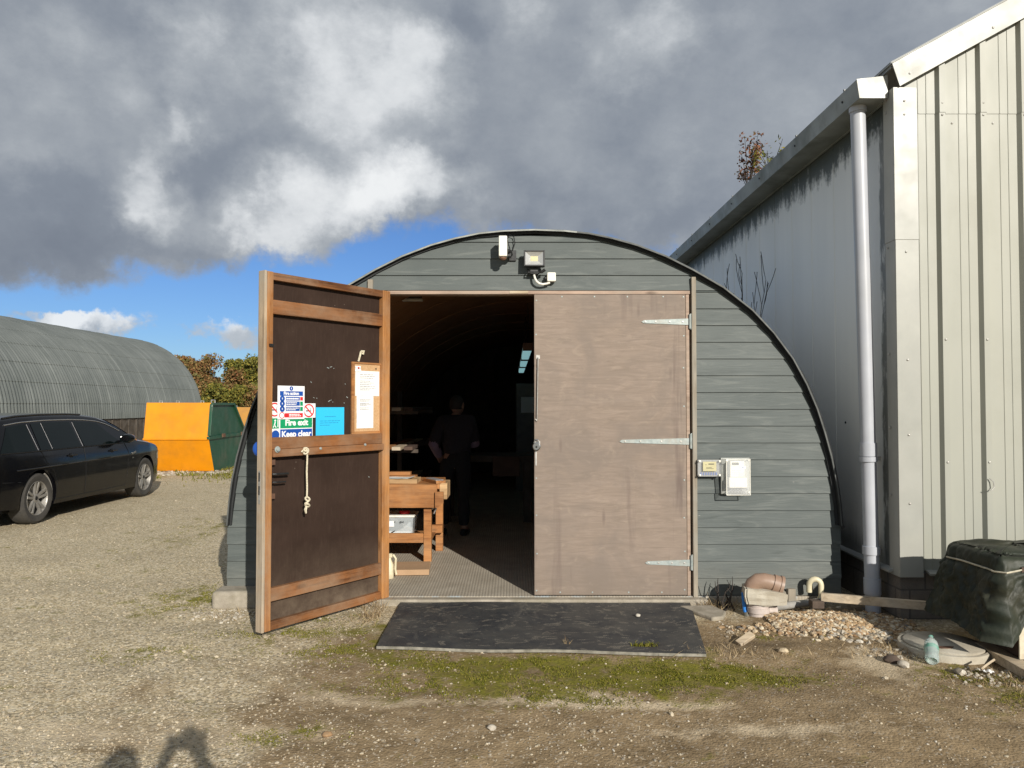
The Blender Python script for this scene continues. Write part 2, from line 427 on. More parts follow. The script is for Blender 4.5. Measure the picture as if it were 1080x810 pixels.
    M['cloth_dark'] = mk('dark_fleece', (0.030, 0.027, 0.034), None, 30, 0.95, 0, .3, 120)
    M['cloth_trouser'] = mk('dark_trousers', (0.018, 0.018, 0.021), None, 30, 0.95)
    M['cloth_lilac'] = mk('lilac_shirt', (0.26, 0.19, 0.26), (0.21, 0.15, 0.215), 20, 0.9)
    M['skin'] = mk('skin', (0.40, 0.23, 0.16), (0.36, 0.20, 0.14), 14, 0.55)
    M['hair'] = mk('dark_hair', (0.04, 0.036, 0.032), (0.025, 0.022, 0.02), 60, 0.8)
    M['eye_white'] = mk('eye_white', (.7, .7, .68), None, 10, .3)
    M['bark'] = mk('bark', (0.10, 0.078, 0.058), (0.06, 0.047, 0.035), 20, 0.9, 0, .5, 40)
    M['twig'] = mk('bare_twig', (0.045, 0.036, 0.030), (0.03, 0.024, 0.02), 20, 0.9)
    M['red_leaf'] = leaf_mat('russet_leaf', [(0.13, 0.045, 0.02), (0.20, 0.085, 0.04), (0.08, 0.055, 0.02)])
    M['leaf_russet'] = leaf_mat('autumn_russet_leaf', [(0.17, 0.105, 0.04), (0.17, 0.075, 0.03), (0.12, 0.11, 0.035), (0.24, 0.15, 0.055)])
    M['leaf_green'] = leaf_mat('autumn_green_leaf', [(0.16, 0.155, 0.03), (0.10, 0.11, 0.025), (0.24, 0.195, 0.035), (0.13, 0.125, 0.03)])
    M['leaf_dark'] = leaf_mat('dark_green_leaf', [(0.06, 0.075, 0.02), (0.09, 0.095, 0.025), (0.045, 0.055, 0.018)])
    M['moss'] = leaf_mat('moss_blade', [(0.12, 0.125, 0.012), (0.19, 0.18, 0.018), (0.08, 0.085, 0.014), (0.21, 0.175, 0.04)])
    M['straw'] = leaf_mat('dry_stalk', [(0.30, 0.22, 0.12), (0.22, 0.15, 0.08), (0.38, 0.29, 0.17)])
    M['stone'] = stone_mat('mixed_pebbles', [(0.0, (0.44, 0.365, 0.25)), (0.2, (0.33, 0.275, 0.19)), (0.4, (0.52, 0.445, 0.32)), (0.58, (0.25, 0.215, 0.165)), (0.74, (0.46, 0.395, 0.29)), (0.88, (0.38, 0.30, 0.20)), (0.965, (0.60, 0.55, 0.46))])
    M['flint'] = stone_mat('flint_gravel', [(0.0, (0.46, 0.33, 0.19)), (0.2, (0.36, 0.235, 0.12)), (0.4, (0.55, 0.44, 0.29)), (0.55, (0.26, 0.19, 0.125)), (0.68, (0.62, 0.54, 0.40)), (0.85, (0.36, 0.22, 0.11)), (0.95, (0.14, 0.13, 0.12))])
    M['rubble'] = stone_mat('rubble', [(0.0, (0.38, 0.33, 0.25)), (0.3, (0.48, 0.43, 0.35)), (0.6, (0.28, 0.24, 0.18)), (0.85, (0.56, 0.52, 0.44))])


def leaf_mat(name, cols):
    m, nt, b = new_mat(name)
    g = nt.n('ShaderNodeNewGeometry')
    st = [(i / len(cols), c) for i, c in enumerate(cols)]
    c = nt.ramp(g.outputs['Random Per Island'], st, 'CONSTANT')
    put(nt, b, 'Base Color', c)
    put(nt, b, 'Roughness', 0.7)
    put(nt, b, 'Specular IOR Level', 0.2)
    put(nt, b, 'Subsurface Weight', 0.0)
    return m


def stone_mat(name, st):
    m, nt, b = new_mat(name)
    g = nt.n('ShaderNodeNewGeometry')
    c = nt.ramp(g.outputs['Random Per Island'], st, 'CONSTANT')
    c = nt.mix(nt.ramp(nt.noise(nt.coords(), 90, 4), [(0.4, 0.0), (0.7, 0.4)]), c, (0.16, 0.13, 0.09))
    put(nt, b, 'Base Color', c)
    put(nt, b, 'Roughness', 0.8)
    bump(nt, b, nt.noise(nt.coords(), 200, 3), 0.3, 0.003)
    return m


mats()


# ------------------------------------------------------------------ mesh builder
class MB:
    def __init__(self):
        self.v = []
        self.f = []
        self.mi = []
        self.cur = 0

    def m(self, i):
        self.cur = i
        return self

    def face(self, *idx):
        self.f.append(tuple(idx))
        self.mi.append(self.cur)

    def add(self, verts, faces):
        o = len(self.v)
        self.v += [tuple(p) for p in verts]
        for f in faces:
            self.f.append(tuple(i + o for i in f))
            self.mi.append(self.cur)
        return self

    def box(self, x0, x1, y0, y1, z0, z1):
        vs = [(x, y, z) for x in (x0, x1) for y in (y0, y1) for z in (z0, z1)]
        return self.add(vs, [(0, 1, 3, 2), (4, 6, 7, 5), (0, 4, 5, 1), (2, 3, 7, 6), (0, 2, 6, 4), (1, 5, 7, 3)])

    def obox(self, c, size, rot=(0, 0, 0)):
        mt = Matrix.Translation(c) @ Euler(rot).to_matrix().to_4x4()
        h = [s / 2 for s in size]
        vs = [mt @ Vector((x, y, z)) for x in (-h[0], h[0]) for y in (-h[1], h[1]) for z in (-h[2], h[2])]
        return self.add(vs, [(0, 1, 3, 2), (4, 6, 7, 5), (0, 4, 5, 1), (2, 3, 7, 6), (0, 2, 6, 4), (1, 5, 7, 3)])

    def beam(self, p, q, w, h, up=(0, 0, 1)):
        p, q = Vector(p), Vector(q)
        d = (q - p).normalized()
        s = d.cross(Vector(up))
        if s.length < 1e-4:
            s = d.cross(Vector((1, 0, 0)))
        s.normalize()
        u = s.cross(d)
        vs = []
        for c in (p, q):
            for a, b in ((-1, -1), (1, -1), (1, 1), (-1, 1)):
                vs.append(c + s * a * w / 2 + u * b * h / 2)
        return self.add(vs, [(0, 3, 2, 1), (4, 5, 6, 7), (0, 1, 5, 4), (1, 2, 6, 5), (2, 3, 7, 6), (3, 0, 4, 7)])

    def tube(self, pts, r, n=8, cap=True):
        pts = [Vector(p) for p in pts]
        rs = r if isinstance(r, (list, tuple)) else [r] * len(pts)
        o = len(self.v)
        ref = None
        for i, p in enumerate(pts):
            a = pts[max(i - 1, 0)]
            b = pts[min(i + 1, len(pts) - 1)]
            d = (b - a).normalized()
            if ref is None:
                ref = d.orthogonal().normalized()
            ref = (ref - d * ref.dot(d))
            if ref.length < 1e-5:
                ref = d.orthogonal()
            ref.normalize()
            s = d.cross(ref)
            for k in range(n):
                t = 2 * math.pi * k / n
                self.v.append(tuple(p + (ref * math.cos(t) + s * math.sin(t)) * rs[i]))
        for i in range(len(pts) - 1):
            for k in range(n):
                a = o + i * n + k
                b = o + i * n + (k + 1) % n
                self.face(a, b, b + n, a + n)
        if cap:
            self.face(*[o + k for k in reversed(range(n))])
            e = o + (len(pts) - 1) * n
            self.face(*[e + k for k in range(n)])
        return self

    def lathe(self, prof, n=24, mt=None, closed=False):
        """prof: (radius, height) pairs turned about z, then moved by the matrix mt"""
        mt = mt or Matrix.Identity(4)
        o = len(self.v)
        for r, h in prof:
            for k in range(n):
                t = 2 * math.pi * k / n
                self.v.append(tuple(mt @ Vector((r * math.cos(t), r * math.sin(t), h))))
        m = len(prof)
        for i in range(m if closed else m - 1):
            j = (i + 1) % m
            for k in range(n):
                a, b = o + i * n + k, o + i * n + (k + 1) % n
                c, d = o + j * n + (k + 1) % n, o + j * n + k
                self.face(a, b, c, d)
        if not closed:
            if prof[0][0] > 1e-6:
                self.face(*[o + k for k in reversed(range(n))])
            if prof[-1][0] > 1e-6:
                e = o + (m - 1) * n
                self.face(*[e + k for k in range(n)])
        return self

    def prism(self, poly, y0, y1, axis='Y'):
        n = len(poly)
        f = {'Y': lambda a, b, t: (a, t, b), 'X': lambda a, b, t: (t, a, b), 'Z': lambda a, b, t: (a, b, t)}[axis]
        vs = [f(a, b, y0) for a, b in poly] + [f(a, b, y1) for a, b in poly]
        fs = [tuple(range(n)), tuple(reversed(range(n, 2 * n)))]
        for i in range(n):
            j = (i + 1) % n
            fs.append((i, i + n, j + n, j))
        return self.add(vs, fs)

    def sheet(self, grid):
        o = len(self.v)
        r, c = len(grid), len(grid[0])
        for row in grid:
            self.v += [tuple(p) for p in row]
        for i in range(r - 1):
            for j in range(c - 1):
                a = o + i * c + j
                self.face(a, a + 1, a + c + 1, a + c)
        return self

    def text(self, s, size, mt, depth=0.0006, bold=0.0, align='CENTER'):
        cu = bpy.data.curves.new('lettering', 'FONT')
        cu.body = s
        cu.size = size
        cu.align_x = align
        cu.align_y = 'CENTER'
        cu.extrude = depth
        cu.offset = bold
        cu.resolution_u = 3
        ob = bpy.data.objects.new('lettering_tmp', cu)
        COL.objects.link(ob)
        dg = bpy.context.evaluated_depsgraph_get()
        me = bpy.data.meshes.new_from_object(ob.evaluated_get(dg))
        self.add([mt @ v.co for v in me.vertices], [tuple(p.vertices) for p in me.polygons])
        bpy.data.objects.remove(ob)
        bpy.data.curves.remove(cu)
        bpy.data.meshes.remove(me)
        return self

    def build(self, name, mat, parent=None, bevel=0.0, smooth=False, recalc=True, seg=2, inv=True):
        me = bpy.data.meshes.new(name)
        me.from_pydata(self.v, [], self.f)
        ms = mat if isinstance(mat, (list, tuple)) else [mat]
        for x in ms:
            me.materials.append(x)
        if len(ms) > 1:
            me.polygons.foreach_set('material_index', self.mi)
        if recalc:
            bm = bmesh.new()
            bm.from_mesh(me)
            bmesh.ops.recalc_face_normals(bm, faces=bm.faces)
            bm.to_mesh(me)
            bm.free()
        if smooth:
            me.polygons.foreach_set('use_smooth', [True] * len(me.polygons))
            if smooth != 2:
                me.set_sharp_from_angle(angle=R(38))
        me.update()
        o = bpy.data.objects.new(name, me)
        COL.objects.link(o)
        if bevel:
            bv = o.modifiers.new('soft_edges', 'BEVEL')
            bv.width = bevel
            bv.segments = seg
            bv.limit_method = 'ANGLE'
            bv.angle_limit = R(40)
        if parent is not None:
            o.parent = parent
            if parent.get('world_built') and parent.type == 'EMPTY':
                o.matrix_parent_inverse = parent.matrix_basis.inverted()
        return o


    def build_each(self, name, mat, parent=None, **kw):
        """every separate piece becomes an object of its own"""
        p = list(range(len(self.v)))

        def find(i):
            while p[i] != i:
                p[i] = p[p[i]]
                i = p[i]
            return i
        for f in self.f:
            r = find(f[0])
            for q in f[1:]:
                p[find(q)] = r
        groups = {}
        for f, mi in zip(self.f, self.mi):
            groups.setdefault(find(f[0]), []).append((f, mi))
        out = []
        for fs in groups.values():
            mb = MB()
            idx = {}
            for f, mi in fs:
                t = []
                for q in f:
                    if q not in idx:
                        idx[q] = len(mb.v)
                        mb.v.append(self.v[q])
                    t.append(idx[q])
                mb.f.append(tuple(t))
                mb.mi.append(mi)
            out.append(mb.build(name, mat, parent, **kw))
        return out


def thing(name, label, cat, loc=(0, 0, 0), rz=0.0, group=None, world=False, rot=None):
    o = bpy.data.objects.new(name, None)
    COL.objects.link(o)
    o.location = loc
    o.rotation_euler = rot if rot else (0, 0, rz)
    o.empty_display_size = 0.2
    o['label'] = label
    o['category'] = cat
    if group:
        o['group'] = group
    if world:
        o['world_built'] = True      # children are written in scene coordinates
    return o


def tag(o, label, cat, group=None):
    o['label'] = label
    o['category'] = cat
    if group:
        o['group'] = group
    return o


def struct(o):
    o['kind'] = 'structure'
    return o


def stuff(o, label, cat):
    o['kind'] = 'stuff'
    o['label'] = label
    o['category'] = cat
    return o


def copy_tree(o, parent=None):
    c = o.copy()
    COL.objects.link(c)
    if parent is not None:
        c.parent = parent
    for ch in list(o.children):
        copy_tree(ch, c)
    return c


def T(x, y, z):
    return Matrix.Translation((x, y, z))


def rotm(a, ax):
    return Matrix.Rotation(a, 4, ax)


def lerp(a, b, t):
    return a + (b - a) * t


def table(pts):
    """piecewise linear function through (x, y) pairs"""
    xs = [p[0] for p in pts]
    ys = [p[1] for p in pts]
    return lambda x: float(np.interp(x, xs, ys))

# ================================================================== the ground
HX = 0.176                                   # middle of the hut front
_prof_px = [(567, 246), (595, 247.2), (620, 249.8), (645, 255), (670, 262), (700, 273.5), (728, 287.5), (760, 306), (790, 329.5), (812, 353),
            (832, 380), (846, 406), (857, 432), (865, 457), (871.5, 481), (876.5, 505), (880, 530), (882, 553)]
PROF = []
for _a, _b in _prof_px:
    _p = W(_a, _b, 0)
    PROF.append((max(0.0, _p.x - HX), _p.z))
PROF[0] = (0.0, PROF[0][1])
ZSPR = PROF[-1][1]
WB = 2.45


def hw(z):
    """half width of the hut front at height z"""
    if z <= ZSPR:
        return WB
    return float(np.interp(z, [p[1] for p in reversed(PROF)], [p[0] for p in reversed(PROF)]))


def gauss(x, y, cx, cy, rx, ry):
    return math.exp(-(((x - cx) / rx) ** 2 + ((y - cy) / ry) ** 2))


PILE = G(868, 662)


def gh(x, y):
    """height of the ground"""
    h = 0.016 * noise.noise((x * 1.1, y * 1.1, 3.0)) + 0.008 * noise.noise((x * 4.3, y * 4.3, 8.0))
    h += 0.004 * noise.noise((x * 14, y * 14, 1.0))
    h += 0.022 * noise.noise((x * .55 + y * .2, y * 1.7, 6.0))
    yr = y + 3.05 + .10 * math.sin(x * .9) - .05 * x          # shallow wheel tracks across the front
    h -= 0.016 * (math.exp(-(yr / .13) ** 2) + math.exp(-((yr + .95) / .15) ** 2)) * (.6 + .4 * noise.noise((x * 2, y, 2)))
    d = math.hypot(x, y + 6)
    if d > 14:
        h += min(1.0, (d - 14) / 30) * 0.10 * noise.noise((x * .11, y * .11, 5.0))
    h += 0.035 * gauss(x, y, PILE.x + .08, PILE.y + .10, 0.40, 0.22)
    # flat where buildings, mat and threshold stand
    fl = 1.0
    if -2.4 < x < 2.75 and y > -0.18:
        fl = 0.0
    elif -2.6 < x < 2.9 and y > -0.45:
        fl = 0.3
    mx = max(0.0, 1 - max(abs(x - 0.1) - 1.35, 0) / 0.3) * max(0.0, 1 - max(abs(y + 0.58) - 0.6, 0) / 0.25)
    h = h * min(fl, 1 - 0.9 * mx)
    if x > 2.75 and y > -0.55:
        h *= 0.2
    return h - 0.004 * (1 if fl < .1 else 0)


def ground():
    def axis(lo, hi, step, far, grow=1.22):
        a = list(np.arange(lo, hi + 1e-6, step))
        s, x = step, hi
        while x < far:
            s *= grow
            x += s
            a.append(x)
        s, x = step, lo
        b = []
        while x > -far:
            s *= grow
            x -= s
            b.append(x)
        return list(reversed(b)) + a
    xs = axis(-4.6, 3.6, 0.045, 1500)
    ys = axis(-4.6, 0.4, 0.045, 1500)
    grid = [[(x, y, gh(x, y)) for x in xs] for y in ys]
    mb = MB()
    mb.sheet(grid)
    m, nt, b = new_mat('yard_ground')
    v = nt.coords()
    o = nt.xyz(v)
    X, Y = o[0], o[1]
    wn = nt.noise(v, 1.3, 8, 0.68)
    wn2 = nt.noise(nt.n('ShaderNodeMapping', i_Vector=v, i_Location=(7, 3, 1)).outputs[0], 0.8, 6, 0.62)
    fine = nt.noise(v, 28, 6, 0.7)
    mid = nt.noise(v, 6, 7, 0.68)

    def blob(cx, cy, rx, ry):
        a = nt.math('POWER', nt.math('DIVIDE', nt.math('SUBTRACT', X, cx), rx), 2.0)
        c = nt.math('POWER', nt.math('DIVIDE', nt.math('SUBTRACT', Y, cy), ry), 2.0)
        return nt.math('EXPONENT', nt.math('MULTIPLY', nt.math('ADD', a, c), -1.0))

    def total(L):
        t = None
        for q in L:
            t = q if t is None else nt.math('ADD', t, q)
        return t

    # loose gravel: cells of many stone tones
    vo = nt.n('ShaderNodeTexVoronoi', feature='F1', i_Scale=74.0)
    nt.link(v, vo.inputs['Vector'])
    vr = nt.xyz(vo.outputs['Color'])[0]
    grav = nt.ramp(vr, [(0.0, (0.43, 0.345, 0.21)), (0.2, (0.58, 0.485, 0.325)), (0.42, (0.29, 0.235, 0.148)), (0.6, (0.64, 0.55, 0.39)), (0.75, (0.19, 0.163, 0.118)), (0.9, (0.68, 0.61, 0.48))], 'CONSTANT')
    gtone = nt.mix(nt.ramp(mid, [(0.3, 0.0), (0.7, 1.0)]), (0.42, 0.35, 0.225), (0.55, 0.465, 0.315))
    grav = nt.mix(0.3, grav, gtone)
    grav = nt.mix(nt.ramp(nt.noise(v, 2.2, 8, .7), [(.5, 0.0), (.72, .5)]), grav, (0.26, 0.21, 0.135))
    dirt = nt.mix(nt.ramp(mid, [(0.3, 0.0), (0.7, 1.0)]), (0.150, 0.104, 0.055), (0.36, 0.265, 0.155))
    dirt = nt.mix(nt.ramp(fine, [(0.45, 0.0), (0.75, 0.5)]), dirt, (0.36, 0.28, 0.18))
    dirt = nt.mix(nt.ramp(vr, [(0.90, 0.0), (0.92, 0.35)], 'CONSTANT'), dirt, (0.52, 0.46, 0.37))
    # gravel on the left and far away, trodden earth in front of the hut and to the right
    d0, d1, d2 = G(600, 765), G(900, 720), G(480, 690)
    dm = total([blob(d0.x, d0.y, 2.0, 1.0), blob(d1.x, d1.y, 1.5, 1.5), blob(d2.x, d2.y, 1.0, .7), blob(3.2, -3.2, 2.0, 2.0)])
    dm = nt.math('ADD', nt.math('MULTIPLY', dm, 0.9), nt.math('MULTIPLY', nt.math('SUBTRACT', wn, 0.5), 2.0))
    c = nt.mix(nt.ramp(dm, [(0.30, 0.0), (0.60, 1.0)]), grav, dirt)
    # pale dry sandy tracks sweeping across the front
    t0, t1, t2, t3 = G(150, 775), G(330, 735), G(520, 742), G(800, 770)
    pm = total([blob(t0.x, t0.y, .9, .22), blob(t1.x, t1.y, .55, .16), blob(t2.x, t2.y, .55, .10), blob(t3.x, t3.y, .9, .10), blob(G(600, 735).x, G(600, 735).y, .30, .13), blob(G(900, 690).x + .1, G(900, 690).y - .1, .25, .35), blob(G(700, 745).x, G(700, 745).y, .5, .07)])
    pm = nt.math('ADD', nt.math('MULTIPLY', pm, 0.55), nt.math('ADD', nt.math('MULTIPLY', nt.math('SUBTRACT', wn2, 0.5), 1.6), nt.math('MULTIPLY', nt.math('SUBTRACT', mid, 0.5), .9)))
    c = nt.mix(nt.ramp(pm, [(0.28, 0.0), (0.62, 0.75)]), c, nt.mix(fine, (0.46, 0.37, 0.24), (0.68, 0.57, 0.41)))
    # moss
    ml = []
    for px, py, rx, ry, a in MOSSY:
        g = G(px, py)
        ml.append(nt.math('MULTIPLY', blob(g.x, g.y, rx, ry), a))
    mm = total(ml)
    mossn = nt.noise(v, 3.1, 9, 0.74, 0.3)
    mmask = nt.math('ADD', mm, nt.math('MULTIPLY', nt.math('SUBTRACT', mossn, 0.5), 3.9))
    mossc = nt.mix(nt.ramp(nt.noise(v, 45, 5, .7), [(0.3, 0.0), (0.7, 1.0)]), (0.085, 0.09, 0.010), (0.24, 0.22, 0.025))
    mossc = nt.mix(nt.ramp(nt.noise(v, 11, 7, .7), [(0.45, 0.0), (0.68, 0.75)]), mossc, (0.17, 0.125, 0.055))
    c = nt.mix(nt.ramp(mmask, [(0.40, 0.0), (0.80, 0.92)]), c, mossc)
    # darker soil close along the hut and under the waste pipe
    dark_soil = total([blob(G(890, 650).x, G(890, 650).y, .35, .18), blob(2.75, -.3, .3, .3), blob(G(790, 680).x, G(790, 680).y, .4, .1)])
    c = nt.mix(nt.math('MULTIPLY', dark_soil, 0.55), c, (0.06, 0.045, 0.03))
    put(nt, b, 'Base Color', c)
    put(nt, b, 'Roughness', 0.95)
    put(nt, b, 'Specular IOR Level', 0.15)
    sm = nt.voronoi(v, 74)
    sm2 = nt.voronoi(v, 24)
    h = nt.math('ADD', nt.math('MULTIPLY', sm, -1.0), nt.math('ADD', nt.math('MULTIPLY', fine, 1.2), nt.math('MULTIPLY', sm2, -0.5)))
    h = nt.math('ADD', h, nt.math('MULTIPLY', nt.noise(v, 90, 5, .7), 0.8))
    bump(nt, b, h, 0.5, 0.008)
    o = mb.build('ground', m, smooth=2, recalc=False)
    return struct(o)


MOSSY = [(540, 700, .85, .15, .95), (740, 706, .40, .20, 1.0), (660, 718, .60, .24, .85), (430, 660, .32, .20, .55), (200, 632, .32, .50, .62), (375, 685, .55, .22, .62), (470, 722, .55, .22, .72), (300, 668, .5, .16, .4), (590, 740, .5, .14, .5),
         (1045, 725, .28, .30, .60), (1000, 705, .16, .12, .5), (830, 715, .3, .18, .4), (330, 650, .4, .2, .35), (150, 690, .35, .2, .3), (205, 560, .5, 1.6, .35), (300, 775, .3, .12, .35), (165, 500, 1.2, 2.2, .30), (820, 672, .3, .1, .3)]
ground()

# ================================================================== the hut
HUT_BACK = 11.0
hut = thing('arched_hut', 'arched grey green weatherboarded hut with one timber door open onto a dark workshop', 'hut', (HX, 0, 0), world=True)
JL, JR, JT = -1.075, 1.437, W(560, 306.5, 0).z         # door opening
E = 0.1347
Z0 = 0.055


def build_hut():
    # lapped boards
    mb = MB()
    bk = MB()

    def strip(z0, z1, xa0, xb0, xa1, xb1):
        if xb0 - xa0 < 0.03:
            return
        yb, yt = -0.019, -0.007
        vs = [(xa0, yb, z0), (xb0, yb, z0), (xb1, yt, z1), (xa1, yt, z1), (xa0, 0, z0), (xb0, 0, z0), (xb1, 0, z1), (xa1, 0, z1)]
        mb.add(vs, [(0, 1, 2, 3), (4, 7, 6, 5), (0, 4, 5, 1), (1, 5, 6, 2), (2, 6, 7, 3), (3, 7, 4, 0)])
        vs = [(x, y, z) for y in (0.001, 0.07) for (x, z) in ((xa0, z0), (xb0, z0), (xb1, z1), (xa1, z1))]
        bk.add(vs, [(0, 1, 2, 3), (4, 7, 6, 5), (0, 4, 5, 1), (1, 5, 6, 2), (2, 6, 7, 3), (3, 7, 4, 0)])

    ztop = PROF[0][1] - 0.02
    zs = [Z0]
    while zs[-1] < ztop:
        zs.append(min(ztop, zs[-1] + E))
    # a board ends exactly over the door head
    for a, b in zip(zs[:-1], zs[1:]):
        cuts = [(a, b)]
        if a < JT < b:
            cuts = [(a, JT), (JT, b)]
        for z0, z1 in cuts:
            w0, w1 = hw(z0) - 0.012, hw(z1) - 0.012
            j = random.uniform(0, 0.008)
            if z0 <= ZSPR:
                w0 = w1 = WB - j
            if z1 <= JT + 1e-6:
                strip(z0, z1, HX - w0, JL - 0.085, HX - w1, JL - 0.085)
                strip(z0, z1, JR + 0.04, HX + w0, JR + 0.04, HX + w1)
            else:
                # the two upright trims run up to the arch
                if w1 > 1.30:
                    strip(z0, z1, HX - w0, JL - 0.085, HX - w1, JL - 0.085)
                    strip(z0, z1, JL - 0.04, JR, JL - 0.04, JR)
                    strip(z0, z1, JR + 0.04, HX + w0, JR + 0.04, HX + w1)
                else:
                    strip(z0, z1, HX - w0, HX + w0, HX - w1, HX + w1)
    mb.build('cladding', M['board'], hut)
    bk.build('backing', M['dark_wood'], hut)

    # upright trims at the door
    for x0, x1 in ((JL - 0.085, JL - 0.04), (JR, JR + 0.04)):
        h = min(hw_z(abs(x0 - HX)), hw_z(abs(x1 - HX))) - 0.02
        t = MB()
        t.box(x0 + .002, x1 - .002, -0.046, 0.05, 0.02, h)
        t.build('door_trim', M['trim'], hut, bevel=0.004)
    # jambs, head and stop behind the doors
    for x0, x1 in ((JL - 0.038, JL + 0.03), (JR - 0.034, JR - 0.002)):
        t = MB()
        t.box(x0, x1, 0.012, 0.11, 0.052, JT - .06)
        t.build('door_jamb', M['dark_wood'], hut)
    t = MB()
    t.box(JL - 0.03, JR - 0.003, -0.022, 0.10, JT - 0.032, JT - 0.004)
    t.build('door_head', M['header'], hut, bevel=0.003)
    t = MB()
    t.box(0.40 - .42, 0.40 - .27, -0.026, -0.0225, JT - 0.026, JT - 0.006)
    t.build('head_patch', M['pale_wood'], hut)

    # floor slab and threshold
    t = MB()
    t.box(HX - WB - .03, HX + WB + .03, -0.035, HUT_BACK, -0.25, 0.05)
    t.build('floor_slab', M['slab'], hut, bevel=0.008)
    t = MB()
    t.box(JL - 0.12, JR + 0.10, -0.125, -0.0355, -0.2, 0.047)
    t.build('threshold', M['concrete'], hut, bevel=0.012)

    # corrugated roof: closed ring between an outer and inner line, corrugated along the hut
    ring = [(HX - w, z) for w, z in reversed(PROF)] + [(HX + w, z) for w, z in PROF[1:]]
    # finer curve
    fin = []
    for (a, b), (c, d) in zip(ring[:-1], ring[1:]):
        fin += [(a, b), ((a + c) / 2, (b + d) / 2)]
    fin.append(ring[-1])
    nrm = []
    for i, p in enumerate(fin):
        a, b = fin[max(0, i - 1)], fin[min(len(fin) - 1, i + 1)]
        t_ = Vector((b[0] - a[0], 0, b[1] - a[1])).normalized()
        nrm.append((-t_.z, t_.x))
    ys = [-0.075 + 0.019 * i for i in range(int((HUT_BACK + .15) / 0.019))]
    grid = []
    for k, y in enumerate(ys):
        off = 0.017 + 0.007 * math.sin(2 * math.pi * y / 0.076)
        grid.append([(p[0] + n_[0] * off, y, p[1] + n_[1] * off) for p, n_ in zip(fin, nrm)])
    mb = MB()
    mb.sheet(grid)
    g2 = [[(p[0] + n_[0] * 0.006, y, p[1] + n_[1] * 0.006) for p, n_ in zip(fin, nrm)] for y in (-0.075, HUT_BACK)]
    o1 = len(mb.v)
    mb.m(1).sheet(g2)
    nf = len(fin)
    for i in range(nf - 1):       # front edge
        mb.m(2 if -1.9 < fin[i][0] - HX < .35 + .3 * noise.noise((fin[i][0] * 9, 2, 1)) else 3).face(i, i + 1, o1 + i + 1, o1 + i)
    rf = mb.build('roof', [M['roof_grey'], M['rim_dark'], M['rim'], M['rim_grey']], hut, recalc=False)
    # ragged dark strip under the sheet, painting the rim's shadow above the boards
    mb = MB()
    fp = []
    for i, (p, n_) in enumerate(zip(fin, nrm)):
        d = 0.004 + 0.012 * (0.5 + 0.5 * noise.noise((p[0] * 3, p[1] * 3, 2)))
        if p[0] > HX + 1.0:
            d += 0.005
        fp.append(((p[0] + n_[0] * 0.004, -0.034, p[1] + n_[1] * 0.004), (p[0] - n_[0] * d, -0.034, p[1] - n_[1] * d)))
    mb.sheet([[a for a, b in fp], [b for a, b in fp], [(b[0], 0.0, b[2]) for a, b in fp]])
    mb.build('rim_shade_strip', M['rim_dark'], hut, recalc=False)
    # heavier edge trim low on the right
    pts = [(p[0] + n_[0] * .018, -0.06, p[1] + n_[1] * .018) for p, n_ in zip(fin, nrm) if p[0] > HX + 2.1]
    pts.append((pts[-1][0] + .012, -0.06, ZSPR - .02))
    mb = MB().tube(pts, 0.013, 6)
    mb.build('edge_trim', M['rim_dark'], hut)
    # upright side walls below the sheet
    for s in (-1, 1):
        mb = MB()
        x = HX + s * (WB - 0.01)
        mb.box(min(x, x - s * .1), max(x, x - s * .1), 0.071, HUT_BACK, 0.04, ZSPR + .02)
        mb.build('side_wall', M['board'], hut)
    # inner lining and back wall
    ys = [0.10, HUT_BACK]
    grid = [[(p[0] - n_[0] * 0.05, y, p[1] - n_[1] * 0.05) for p, n_ in zip(fin, nrm)] for y in np.linspace(0.085, HUT_BACK - .05, 10)]
    mb = MB().sheet(grid)
    mb.build('lining', M['lining'], hut, recalc=False, smooth=True)
    # batten lines on the lining
    mb = MB()
    for y in (1.22, 2.44, 3.66, 4.88, 6.1, 7.3):
        a = [[(p[0] - n_[0] * d, yy, p[1] - n_[1] * d) for p, n_ in zip(fin, nrm)] for yy, d in ((y - .02, .051), (y - .02, .058), (y + .02, .058), (y + .02, .051))]
        mb.sheet(a)
    mb.build('lining_batten', M['lining'], hut, recalc=False)
    poly = [(p[0], p[1]) for p in fin] + [(HX + WB, 0.045), (HX - WB, 0.045)]
    mb = MB().prism(poly, HUT_BACK - .04, HUT_BACK + .06)
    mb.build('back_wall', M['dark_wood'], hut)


def hw_z(w):
    return float(np.interp(w, [p[0] for p in PROF], [p[1] for p in PROF]))


build_hut()

# concrete kerb end at the left foot of the hut
g = G(246, 642, 0.0)
o = MB().obox((g.x + .01, g.y + .11, 0.055), (0.37, 0.22, 0.15), (0, 0, R(2))).build('concrete_block', M['concrete'], None, bevel=0.03, seg=3, smooth=True)
tag(o, 'worn concrete kerb end at the foot of the hut behind the open door', 'kerb block')

